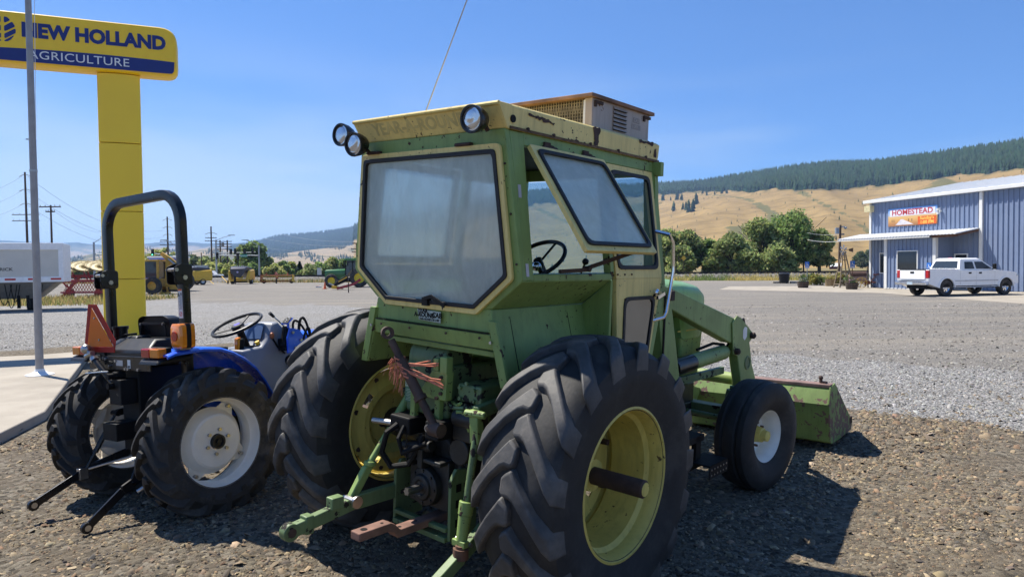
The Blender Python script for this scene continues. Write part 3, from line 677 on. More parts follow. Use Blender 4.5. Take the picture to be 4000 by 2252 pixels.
for px, top, w, Y, ti, lb in ((605, 975, 60, 160, YG, 'pale green tree in front of the roll bar post gap'), (655, 962, 60, 170, YG, 'tall pale tree just left of the right roll bar post'), (570, 1030, 60, 150, OL, 'olive bush right of the yellow sign column'), (760, 1000, 70, 170, DK, 'dark tree just right of the roll bar post'),
        (815, 1005, 70, 165, OL, 'olive tree behind the tall utility pole'), (830, 1035, 80, 130, YG, 'bright green bush behind the white cabinet'), (880, 1010, 60, 160, OL, 'olive tree behind the twin poles'), (900, 1038, 60, 128, YG, 'bright green bush left of the front baler'),
        (985, 1040, 60, 130, GR, 'green bush right of the front baler'), (1045, 1010, 60, 150, OL, 'brownish olive tree right of the signal mast'), (1075, 1040, 70, 130, YG, 'yellow green bush behind the red windrower'), (1110, 1028, 50, 140, GR, 'green bush left of the dark spruce'),
        (1135, 1030, 50, 150, YG, 'pale bush just left of the dark spruce'), (1205, 1042, 60, 140, OL, 'low olive bush right of the dark spruce'), (1250, 1035, 70, 150, GR, 'green bush behind the small grey cabinet'), (1300, 1012, 60, 165, YG, 'tall pale tree left of the distant green tractor'),
        (1345, 1012, 70, 165, GR, 'green tree behind the distant green tractor'), (1390, 1018, 70, 165, OL, 'olive tree behind the distant tractor cab'), (330, 1030, 60, 150, OL, 'grey green bush over the hay rake'), (395, 1028, 60, 155, OL, 'olive bush left of the yellow sign column')):
    tree_px(lb, px, 1072, top - 4, w * 1.25, Y, ti, count=4200, leaf=.36, nclump=24, low=.03, group='trees and bushes along the highway')
p = at(1171, 1070, 145); tsp = thing('spruce_tree', 'dark pointed spruce standing over the red windrower', 'tree', (p.x, 145, -.1))
MB().cyl((0, 0, 0), (0, 0, 3), .15, .08, 6).build('trunk', M_bark, tsp)
cs = []; rs = []
for i in range(60):
    q = i / 59; a = i * 2.4; cs.append((math.cos(a) * (1 - q) * .85, math.sin(a) * (1 - q) * .85, .4 + q * 2.9)); rs.append(.5 - .36 * q)
v, f, c = leaves(np.array(cs), np.array(rs), 3500, .2, np.array((.022, .04, .022))); o = rawmesh('crown', v, f, M_leaf, tsp); vcol(o, 'tint', c)

# ------------------------------------------------------------------ weeds and dry grass
def grass(name, x, y, z, hgt, tint):
    k = len(x); a = rng.uniform(0, 2 * np.pi, k); w = hgt * rng.uniform(.05, .12, k); ln = rng.normal(0, .28, (k, 2)) * hgt[:, None]
    p0 = np.stack([x - np.cos(a) * w, y - np.sin(a) * w, z], -1); p1 = np.stack([x + np.cos(a) * w, y + np.sin(a) * w, z], -1)
    p2 = np.stack([x + ln[:, 0], y + ln[:, 1], z + hgt], -1)
    o = stuff(rawmesh(name, np.stack([p0, p1, p2], 1).reshape(-1, 3), np.arange(k * 3).reshape(-1, 3), M_leaf)); vcol(o, 'tint', np.repeat(tint, 3, 0)); return o
k = 16000; s = rng.uniform(-5, 60, k); d = rng.uniform(-8.5, -3.2, k); P_ = np.array([tuple(tp(a, b, 0)) for a, b in zip(s, d)])
zz = np.interp(d, [-8.5, -5.2, -2.6], [0, 0, .55]); cl_ = np.sin(s * .8) + np.sin(s * .31 + 1) + rng.normal(0, .5, k)
pal = np.where((cl_ > .3)[:, None], np.array([[.11, .15, .035]]), np.array([[.36, .29, .10]])) * rng.uniform(.6, 1.4, (k, 1))
grass('trackside_weeds', P_[:, 0], P_[:, 1], zz, rng.uniform(.12, .5, k), pal * 1.5)
k = 9000; s = rng.uniform(-110, -5, k); d = rng.uniform(-9, -4.4, k); keep = np.sin(s * .5) + np.sin(s * .17) + rng.normal(0, .6, k) > .1; s, d = s[keep], d[keep]; k = len(s)
P_ = np.array([tuple(tp(a, b, 0)) for a, b in zip(s, d)])
pal = np.where((rng.random(k) < .35)[:, None], np.array([[.13, .16, .05]]), np.array([[.38, .29, .13]])) * rng.uniform(.6, 1.3, (k, 1))
grass('dry_trackside_grass', P_[:, 0], P_[:, 1], np.zeros(k), rng.uniform(.2, .7, k), pal)
k = 14000; s = rng.uniform(-120, 90, k); d = rng.uniform(5, 16, k); P_ = np.array([tuple(tp(a, b, 0)) for a, b in zip(s, d)])
grass('far_bank_grass', P_[:, 0], P_[:, 1], np.full(k, -.05), rng.uniform(.3, .8, k), np.array([[.46, .36, .18]]) * rng.uniform(.5, 1.3, (k, 1)))
k = 7000; x = rng.uniform(-38, -21, k); y = rng.uniform(36, 46, k)
grass('verge_grass', x, y, np.zeros(k), rng.uniform(.1, .4, k), np.where((rng.random(k) < .4)[:, None], np.array([[.17, .19, .06]]), np.array([[.40, .31, .13]])) * rng.uniform(.6, 1.3, (k, 1)))
k = 500; x, y = field(k, 6, 20); kk = ~slab_in(x, y); x, y = x[kk], y[kk]; l0, d0, g0 = zones(x, y)
grass('tiny_weeds', x, y, gz(x, y), rng.uniform(.02, .06, len(x)), np.array([[.12, .17, .05]]) * rng.uniform(.6, 1.3, (len(x), 1)))

# ------------------------------------------------------------------ the air between here and the hills
def make_haze():
    m = bpy.data.materials.new('summer_haze'); m.use_nodes = True; n = m.node_tree; n.nodes.clear()
    out = n.nodes.new('ShaderNodeOutputMaterial'); pv = n.nodes.new('ShaderNodeVolumePrincipled')
    pv.inputs['Color'].default_value = (.42, .64, 1, 1); pv.inputs['Density'].default_value = HAZE; pv.inputs['Anisotropy'].default_value = .25
    n.links.new(pv.outputs[0], out.inputs['Volume'])
    b = MB(); b.bb((-12000, -900, -3), (12000, 11500, 340)); return stuff(b.build('haze', m, None, 0))
HAZE = 1.3e-4
make_haze()
# ================================================================== WHEELS
def tyre_mb(Ro, W, rr, nl, lh, sweep_=.30, bar=.052, droop=.02, rw=None, n=72, flare=1.55):
    """agricultural tyre round the y axis: carcass plus two rows of slanting bars"""
    h = W / 2; rc = Ro - lh; rw = rw or h * .82
    def prof_r(a):
        t = abs(a) / h; return rc - droop * t ** 2.2 - (.0 if t < .8 else (t - .8) * .22 * W)
    pr = [(-rw, rr - .008), (-rw * 1.03, rr + .02), (-h * 1.04, rr + (rc - rr) * .42), (-h * 1.05, rr + (rc - rr) * .62), (-h * .985, rc - .055), (-h * .88, prof_r(h * .88) - .004)]
    pr += [(a, prof_r(a)) for a in np.linspace(-.7, .7, 7) * h] + [(-a, r_) for a, r_ in pr[::-1]]
    m = MB(); m.lathe(pr, (0, 0, 0), (0, 1, 0), n)
    ncar = len(m.f)
    for s in (-1, 1):
        for i in range(nl):
            base = 2 * math.pi * (i + (.5 if s > 0 else 0)) / nl; rings = []
            for t, wd in ((-.12, .55), (-.04, .85), (.10, 1.0), (.22, .82), (.45, .74), (.7, .76), (.88, .84), (1.0, .92), (1.05, .95)):
                a = s * t * h; tt = max(t, 0); phi = base - sweep_ * (tt ** 1.3) * (1.0 if t >= 0 else 0) - (.035 if t < .05 else 0)
                rtop = Ro - droop * tt ** 2.0 - (.004 if t < 0 else 0); rbot = prof_r(min(abs(a), h)) - .012
                if t > 1.02: rtop = Ro - droop - .07; rbot = rc - .13; a = s * h * 1.045
                elif t > .9: rtop = Ro - droop - .012; rbot = rc - .10
                wt, wb = bar * wd / rc / 2, bar * wd * flare / rc / 2
                def p(ph, r_): return Vector((r_ * math.sin(ph), a, r_ * math.cos(ph)))
                rings.append([p(phi - wb, rbot), p(phi - wt, rtop), p(phi + wt, rtop), p(phi + wb, rbot)])
            m.loft(rings)
    m.ncar = ncar
    return m
def bolts(mb, c, axis, R_, k, r_, l, ph=0.0):
    ax = Vector(axis).normalized(); x = Vector((0, 0, 1)); y = ax.cross(x)
    for i in range(k):
        t = 2 * math.pi * i / k + ph; p = Vector(c) + (x * math.cos(t) + y * math.sin(t)) * R_; mb.cyl(p, p + ax * l, r_, n=6)
    return mb

# ================================================================== GREEN LOADER TRACTOR
GT = thing('loader_tractor', 'old green tractor with boxy cream trimmed cab and front loader bucket', 'tractor', M=posed(G_YAW, -.0084, .0512, G_LOC))
def cv(w): return .565 + .14 * (2.473 - w) if w > 1.72 else .67
def cu(w): return -.41 + (2.4 - w) * .066
# ---- wheels
HUB = .708; RIM = .396
tyre_big = None
for s, vc in ((-1, .90), (1, .865)):
    w_ = MB()   # rim: flange, barrel and dished disc in one pressing
    e = .205
    w_.lathe([(-e, RIM), (-e - .004, RIM - .012), (-e + .03, RIM - .03), (-e + .08, RIM - .034), (-e + .10, RIM - .055), (e - .10, RIM - .055), (e - .08, RIM - .034), (e - .03, RIM - .03), (e + .004, RIM - .012), (e, RIM)], (0, 0, 0), (0, 1, 0), 64)
    wh = w_.build('rear_wheel', M_rimyel, GT, 40); wh.location = (0, s * vc, HUB)
    di = s * -.14          # disc sits towards the tractor
    d = MB(); d.lathe([(di, .345), (di - s * .014, .295), (di - s * .024, .295), (di - s * .01, .345)], (0, 0, 0), (0, 1, 0), 48, True)
    d.lathe([(di - s * .03, .255), (di - s * .03, .21), (di + s * .02, .17), (di + s * .02, .06), (di + s * .012, .06), (di + s * .012, .17), (di - s * .038, .215), (di - s * .038, .255)], (0, 0, 0), (0, 1, 0), 48, True)
    for k in range(4):      # webs between the four oval hand holes
        t0_ = k * math.pi / 2 + .62 + .17; d.lathe([(di - s * .014, .2955), (di - s * .03, .2545), (di - s * .038, .2545), (di - s * .024, .2955)], (0, 0, 0), (0, 1, 0), 12, True, t0_, t0_ + math.pi / 2 - .34)
    dsk = d.build('wheel_disc', M_rimyel, wh, 40)
    hb = MB(); hb.lathe([(di + s * .02, .0), (di + s * .02, .13), (di + s * .055, .125), (di + s * .075, .09), (di + s * .14, .085), (di + s * .14, .045)], (0, 0, 0), (0, 1, 0), 24)
    hub_ = hb.build('hub', M_rimyel, wh); bo = split(bolts(MB(), (0, di + s * .02, 0), (0, s, 0), .155, 8, .016, .04), 'bolt', M_rustd, wh, 0)
    split(bolts(MB(), (0, di - s * .02, 0), (0, s, 0), .318, 8, .018, .05, .3), 'rim_bolt', M_rustd, wh, 0)
    ax = MB(); ax.cyl((0, di - s * .3, 0), (0, s * .30, 0), .046, n=20); ax.lathe([(s * .30, .046), (s * .306, .040), (s * .306, .0)], (0, 0, 0), (0, 1, 0), 20)
    ax.build('axle_shaft', M_rustd, wh)
    MB().cyl((0, s * .3065, 0), (0, s * .309, 0), .035, n=20).build('axle_end', M_rimyel, wh)
    if tyre_big is None:
        ty = tyre_mb(.7375, .455, RIM - .012, 17, .037, .38, .108, .03, .2); nc_ = ty.ncar; ty = ty.build('tyre', M_tyre, wh, 28, .010, 3); tyre_big = ty; ty.data.materials.append(M_lug); ty.data.polygons.foreach_set('material_index', [0 if i < nc_ else 1 for i in range(len(ty.data.polygons))])
    else: ty = tyre_big.copy(); COL.objects.link(ty); ty.parent = wh
    ty.rotation_euler = (0, .1 if s < 0 else .03, 0)
for s in (-1, 1):
    w_ = MB(); e = .095; r_ = .223
    w_.lathe([(-e, r_), (-e - .004, r_ - .01), (-e + .03, r_ - .025), (-.03, r_ - .04), (.03, r_ - .04), (e - .03, r_ - .025), (e + .004, r_ - .01), (e, r_)], (0, 0, 0), (0, 1, 0), 40)
    di = s * -.045
    w_.lathe([(di, r_ - .03), (di - s * .045, .15), (di - s * .03, .12), (di - s * .01, .10), (di - s * .01, .03), (di - s * .018, .03), (di - s * .018, .10), (di - s * .038, .13), (di - s * .008, r_ - .03)], (0, 0, 0), (0, 1, 0), 40)
    wh = w_.build('front_wheel', M_rimw, GT, 40); wh.location = (2.60, s * .765, .434); wh.rotation_euler = (0, 0, R(-8))
    tm = MB(); h = .145; Ro = .442
    pr = [(-.10, .212), (-.105, .225), (-h * 1.02, .30), (-h * 1.0, .36), (-h * .93, Ro - .03), (-h * .80, Ro - .008)]
    pr += [(-.075, Ro - .004), (-.062, Ro - .014), (-.05, Ro - .014), (-.04, Ro), (-.015, Ro + .003), (-.0, Ro + .004)]
    pr = pr + [(-a, b) for a, b in pr[::-1][1:]]
    tm.lathe(pr, (0, 0, 0), (0, 1, 0), 64); tm.build('tyre', M_tyre, wh, 40)
    hb = MB(); hb.lathe([(-s * .02, .07), (s * .0, .066), (s * .055, .058), (s * .06, .045), (s * .10, .042), (s * .105, .03), (s * .105, 0)], (0, 0, 0), (0, 1, 0), 20)
    hb.build('hub', M_rimyel, wh); split(bolts(MB(), (0, -s * .012, 0), (0, s, 0), .095, 6, .011, .025), 'bolt', M_rust, wh, 0)
# ---- cab shell
cab = MB()
def rear_pt(v, w, du=0.0): return (cu(w) + du, v, w)
OUT = [(.565, 2.473), (.672, 1.72), (.462, 1.56), (-.462, 1.56), (-.672, 1.72), (-.565, 2.473)]
INN = [(.52, 2.375), (.598, 1.74), (.352, 1.55), (-.352, 1.55), (-.598, 1.74), (-.52, 2.375)]
cab.ring([rear_pt(*p) for p in OUT], [rear_pt(*p) for p in INN], (.035, 0, 0))
for s in (-1, 1):
    # rear corner posts, headers, sills
    def q(u, w, i=0.0): return Vector((u, s * (cv(w) - i), w))
    cab.hexa([q(cu(1.72) + .035, 1.72), q(-.27, 1.72), q(-.27, 1.72, .06), q(cu(1.72) + .035, 1.72, .06), q(cu(2.47) + .035, 2.47), q(-.27, 2.47), q(-.27, 2.47, .06), q(cu(2.47) + .035, 2.47, .06)])
    cab.hexa([q(-.272, 2.405), q(1.10, 2.405), q(1.10, 2.405, .05), q(-.272, 2.405, .05), q(-.272, 2.473), q(1.10, 2.473), q(1.10, 2.473, .05), q(-.272, 2.473, .05)])
    cab.hexa([q(-.272, 1.715), q(.478, 1.715), q(.478, 1.715, .05), q(-.272, 1.715, .05), q(-.272, 1.75), q(.478, 1.75), q(.478, 1.75, .05), q(-.272, 1.75, .05)])
    # door pillar
    cab.hexa([q(.455, 1.752), q(.495, 1.752), q(.495, 1.752, .05), q(.455, 1.752, .05), q(.455, 2.403), q(.495, 2.403), q(.495, 2.403, .05), q(.455, 2.403, .05)])
    # sloping underside and lower side wall over the wheel
    cab.hexa([(cu(1.72) + .002, s * .670, 1.714), (.46, s * .670, 1.714), (.46, s * .46, 1.558), (cu(1.56), s * .46, 1.558), (cu(1.72) + .002, s * .65, 1.73), (.46, s * .65, 1.73), (.46, s * .44, 1.575), (cu(1.56), s * .44, 1.575)])
    cab.hexa([(cu(1.56), s * .46, 1.557), (.60, s * .46, 1.557), (.60, s * .44, 1.557), (cu(1.56), s * .44, 1.557), (cu(1.56), s * .56, 1.16), (.60, s * .56, 1.16), (.60, s * .54, 1.16), (cu(1.56), s * .54, 1.16)])
    # wall behind the door, facing the wheel
    cab.hexa([(.461, s * .665, 1.712), (.461, s * .462, 1.556), (.461, s * .555, 1.1), (.461, s * .665, 1.1), (.485, s * .665, 1.712), (.485, s * .462, 1.556), (.485, s * .555, 1.1), (.485, s * .665, 1.1)])
    # front post with its kink
    fp = [(1.035, 2.403), (1.10, 2.403), (1.118, 1.675), (1.01, 1.30), (.955, 1.10), (.905, 1.10), (.955, 1.30), (1.06, 1.675)]
    cab.prism([(u, s * (cv(max(w, 1.72))), w) for u, w in fp], (0, -s * .05, 0))
# lower rear apron with a fold
cab.hexa([(cu(1.56), -.46, 1.56), (cu(1.56) + .03, -.46, 1.56), (cu(1.56) + .03, .46, 1.56), (cu(1.56), .46, 1.56), (-.352, -.462, 1.435), (-.322, -.462, 1.435), (-.322, .462, 1.435), (-.352, .462, 1.435)][4:] + [(cu(1.56), -.46, 1.558), (cu(1.56) + .03, -.46, 1.558), (cu(1.56) + .03, .46, 1.558), (cu(1.56), .46, 1.558)])
cab.hexa([(-.345, -.49, 1.345), (-.315, -.49, 1.345), (-.315, .49, 1.345), (-.345, .49, 1.345), (-.368, -.466, 1.428), (-.338, -.466, 1.428), (-.338, .466, 1.428), (-.368, .466, 1.428)])
cab.bb((-.30, -.44, 1.30), (.46, .44, 1.33)); cab.bb((.46, -.62, 1.08), (1.05, .62, 1.11))       # floor
cab.bb((1.06, -.63, 2.38), (1.10, .63, 2.47)); cab.bb((1.06, -.62, 1.55), (1.10, .62, 1.68)); cab.bb((1.02, -.6, 1.12), (1.05, .6, 1.55))
CAB = cab.build('cab', M_green, GT, 30, .004)
for s in (-1, 1):   # rear edge flanges beside the wheels
    MB().hexa([(-.372, s * .463, 1.43), (-.372, s * .505, 1.43), (-.352, s * .505, 1.43), (-.352, s * .463, 1.43), (-.36, s * .545, 1.16), (-.36, s * .60, 1.16), (-.34, s * .60, 1.16), (-.34, s * .545, 1.16)][4:] + [(-.372, s * .463, 1.43), (-.372, s * .505, 1.43), (-.352, s * .505, 1.43), (-.352, s * .463, 1.43)]) if 0 else None
    fm = MB(); fm.hexa([(-.36, s * .545, 1.16), (-.36, s * .60, 1.16), (-.335, s * .60, 1.16), (-.335, s * .545, 1.16), (-.374, s * .455, 1.50), (-.374, s * .505, 1.50), (-.349, s * .505, 1.50), (-.349, s * .455, 1.50)])
    fm.build('flange', M_green, CAB, 0, .003)
    MB().cyl((-.376, s * .485, 1.39), (-.384, s * .485, 1.39), .009, n=6).build('bolt', M_steel, CAB, 0)
# headliner so the cab is dark inside
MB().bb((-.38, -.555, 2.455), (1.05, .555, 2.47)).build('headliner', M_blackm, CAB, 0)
# ---- roof
rf = MB()
lo = [(-.405, .571), (1.12, .571), (1.12, -.571), (-.405, -.571)]; hi = [(-.474, .571), (1.134, .571), (1.134, -.571), (-.474, -.571)]
rf.loft([[Vector((u, v, 2.474)) for u, v in lo], [Vector((u, v * 1.004, 2.588)) for u, v in hi], [Vector((u + (.02 if u < 0 else -.02), v * .975, 2.600)) for u, v in hi], [Vector((u * .5 + .16, v * .5, 2.622)) for u, v in hi]])
ROOF = rf.build('roof', M_yel, GT, 30, .006)
MB().tube([(-.474, -.574, 2.588), (-.474, .574, 2.588)], .011, 8).build('visor_lip', M_yel, ROOF)
for s in (-1, 1):
    MB().hexa([(-.40, s * .573, 2.474), (-.37, s * .573, 2.474), (-.37, s * .567, 2.474), (-.40, s * .567, 2.474), (-.478, s * .577, 2.592), (-.38, s * .577, 2.592), (-.38, s * .569, 2.592), (-.478, s * .569, 2.592)]).build('visor_cheek', M_yel, ROOF, 0)
    MB().bar([(-.39, s * .579, 2.48), (1.12, s * .579, 2.48)], .006, .014).build('drip_edge', mat('rusty_edge', (.14, .085, .04), .8, var=.5, scale=20), ROOF, 0)
MB().cyl((-.367, -.574, 2.525), (-.367, -.581, 2.525), .019, n=20).build('vent_hole', M_blackm, ROOF)
rv = MB()
for u in (-.25, -.03, .32, .62, .95): rv.cyl((u, -.575, 2.49), (u, -.585, 2.49), .009, n=8)
split(rv, 'bolt', M_rustd, ROOF, 0)
M_fadetx = mat('faded_decal', (.60, .48, .18), .6, var=.2, scale=9)
M_darktx = mat('dark_decal', (.20, .165, .06), .6, var=.5, scale=12)
rn = frame((-.4415, .045, 2.533), (0, -1, 0), (-.605, 0, 1))
text('YEAR-A-ROUND', .098, M_fadetx, ROOF, rn, .0004, .003, 1.06, 'roof_lettering')
rv = MB()
for v in (-.40, -.15, .15, .40): rv.cyl((-.371, v, 1.405), (-.377, v, 1.405), .007, n=6)
for w in (1.80, 2.05, 2.30):
    for s in (-1, 1): rv.cyl((cu(w) - .001, s * (cv(w) - .022), w), (cu(w) - .007, s * (cv(w) - .022), w), .006, n=6)
for u in (.52, .60, .68): rv.cyl((u, -.671, 1.745), (u, -.677, 1.745), .006, n=6)
split(rv, 'rivet', M_rustd, CAB, 0)
for u in (-.22, .30): MB().hexa([(u, -.4615, 1.55), (u + .005, -.4615, 1.55), (u + .005, -.458, 1.55), (u, -.458, 1.55), (u + .01, -.5615, 1.165), (u + .015, -.5615, 1.165), (u + .015, -.558, 1.165), (u + .01, -.558, 1.165)]).build('panel_seam', M_blackm, CAB, 0)
MB().bb((-.3735, -.455, 1.431), (-.36, .455, 1.436)).build('panel_seam', M_blackm, CAB, 0)
MB().bb((-.3675, -.10, 1.56), (-.3665, -.097, 1.44)).build('panel_seam', M_greend, CAB, 0)
rs_ = random.Random(11)
def rust_patch(pts_, v, par, s_=.012, mt=None):
    """ragged bare patch where the paint has let go"""
    out = []
    for i, (u, w) in enumerate(pts_):
        u2, w2 = pts_[(i + 1) % len(pts_)]; n_ = max(2, int(math.hypot(u2 - u, w2 - w) / .012))
        for k_ in range(n_): t = k_ / n_; out.append((u + (u2 - u) * t + rs_.uniform(-s_, s_) * .6, w + (w2 - w) * t + rs_.uniform(-s_, s_) * .6))
    MB().prism([(u, v if not callable(v) else v(w), w) for u, w in out], (0, -.0012, 0)).build('rust_patch', mt or M_rustd, par, 0)
for q in ([(-.24, 2.560), (-.03, 2.545), (-.02, 2.555), (-.12, 2.570), (-.24, 2.572)], [(.345, 2.592), (.425, 2.592), (.41, 2.55), (.40, 2.49), (.36, 2.485), (.365, 2.54)], [(.86, 2.592), (1.05, 2.592), (1.04, 2.565), (.95, 2.575), (.87, 2.57)], [(1.06, 2.50), (1.09, 2.50), (1.085, 2.56), (1.065, 2.555)], [(.12, 2.485), (.28, 2.482), (.27, 2.492), (.14, 2.495)]):
    rust_patch(q, -.5755, ROOF, .010)
for q in ([(-.10, 2.412), (.0, 2.412), (.0, 2.43), (-.07, 2.435)], [(.25, 2.412), (.36, 2.412), (.34, 2.436), (.27, 2.43)], [(.08, 2.41), (.2, 2.41), (.16, 2.425)]): rust_patch(q, -.5755, CAB, .007)
# ---- rear window
def hexring(name, o_, i_, du, th, mt, par, rr=(.05, .05, .05)):
    O = rpoly(o_, .03, 3); I = rpoly(i_, .03, 3)
    m = MB(); m.ring([rear_pt(p.x, p.y, du) for p in O], [rear_pt(p.x, p.y, du) for p in I], (th, 0, 0)); return m.build(name, mt, par, 30, .002)
FO = [(.546, 2.400), (.622, 1.722), (.368, 1.526), (-.368, 1.526), (-.622, 1.722), (-.546, 2.400)]
FI = inset(FO, .030); SI = inset(FO, .050)
mgl, n, b, o = nodes('dusty_cab_glass')
b.inputs['Base Color'].default_value = (.93, 1, .98, 1); b.inputs['Roughness'].default_value = .17; b.inputs['Transmission Weight'].default_value = 1.0; b.inputs['IOR'].default_value = 1.08
dst = N(n, 'BsdfTranslucent'); dst.inputs[0].default_value = (.88, .93, .90, 1); dif = N(n, 'BsdfDiffuse'); dif.inputs[0].default_value = (.88, .96, .86, 1)
P = coord(n); dm = ramp(n, nz(n, coord(n, (1, 3, .8)), 3.2, 6, .65), [(.3, .10), (.8, .36)])
trn = N(n, 'BsdfTransparent'); trn.inputs[0].default_value = (.80, .88, .87, 1)
m0 = N(n, 'MixShader'); m0.inputs[0].default_value = .18; n.links.new(b.outputs[0], m0.inputs[1]); n.links.new(trn.outputs[0], m0.inputs[2])
m1 = N(n, 'MixShader'); n.links.new(dm, m1.inputs[0]); n.links.new(m0.outputs[0], m1.inputs[1]); n.links.new(dst.outputs[0], m1.inputs[2])
m2 = N(n, 'MixShader'); n.links.new(ramp(n, nz(n, coord(n, (2, 2, 1.1)), 2.6, 7, .7, 1.2), [(.3, .28), (.55, .40), (.8, .56)]), m2.inputs[0]); n.links.new(m1.outputs[0], m2.inputs[1]); n.links.new(dif.outputs[0], m2.inputs[2])
gl_ = N(n, 'BsdfGlossy', Roughness=.12); m3 = N(n, 'MixShader'); m3.inputs[0].default_value = .05; n.links.new(m2.outputs[0], m3.inputs[1]); n.links.new(gl_.outputs[0], m3.inputs[2])
n.links.new(m3.outputs[0], o.inputs[0]); M_dglass = mgl
M_mirror = mat('mirror_film_glass', (.19, .19, .185), .05, 1.0, var=.05)
ml_, n, b, o = nodes('hazy_blue_glass'); b.inputs['Base Color'].default_value = (.35, .5, .62, 1); b.inputs['Roughness'].default_value = .1
tr = N(n, 'BsdfTransparent'); tr.inputs[0].default_value = (.80, .93, 1, 1); tl_ = N(n, 'BsdfTranslucent'); tl_.inputs[0].default_value = (.62, .78, .92, 1)
q1 = N(n, 'MixShader'); q1.inputs[0].default_value = .5; n.links.new(b.outputs[0], q1.inputs[1]); n.links.new(tl_.outputs[0], q1.inputs[2]); q2 = N(n, 'MixShader'); q2.inputs[0].default_value = .26; n.links.new(tr.outputs[0], q2.inputs[1]); n.links.new(q1.outputs[0], q2.inputs[2]); n.links.new(q2.outputs[0], o.inputs[0]); M_lglass = ml_
M_cglass = tinted('clear_cab_glass', (.04, .07, .09), .05, .13)
RW = hexring('rear_window', FO, FI, -.022, .021, M_yel, GT)
hexring('window_seal', inset(FO, .028), SI, -.030, .028, M_seal, RW)
MB().prism([rear_pt(p.x, p.y, -.010) for p in rpoly(inset(FO, .040), .03, 3)], (.005, 0, 0)).build('pane', M_dglass, RW, 0)
for v in (.43, -.30):
    hm_ = MB(); hm_.bb((-.440, v - .05, 2.398), (-.412, v + .05, 2.416)); hm_.cyl((-.437, v - .055, 2.407), (-.437, v + .055, 2.407), .009, n=8); hm_.build('hinge', M_rustd, RW)
lt = MB(); lt.bb((-.398, -.02, 1.545), (-.365, .025, 1.59)); lt.bar([(-.40, .0, 1.585), (-.40, -.05, 1.60), (-.40, -.16, 1.555)], .01, .02); lt.build('latch', M_blackm, RW)
# badge under the window
bd = MB(); bd.prism([(-.3655 + 0, .09, 1.52), (-.3655, -.10, 1.515), (-.3655, -.10, 1.455), (-.3655, .075, 1.46)], (-.003, 0, 0)); BD = bd.build('cab_badge', mat('worn_badge_white', (.42, .47, .40), .6, var=.35, scale=40), CAB, 0)
for tx, v, w, sz_ in (('YEAR', .045, 1.512, .034), ('A-ROUND', .03, 1.488, .036), ('CAB', -.072, 1.493, .04)):
    text(tx, sz_, M_blackm, BD, frame((-.3695, v, w), (0, -1, 0), (0, 0, 1)), .001, .001, 1.0, 'badge_lettering')
text("YEAR-A-ROUND CAB CORP", .017, M_blackm, BD, frame((-.3692, -.01, 1.466), (0, -1, 0), (0, 0, 1)), .001, .0, .75, 'badge_lettering')
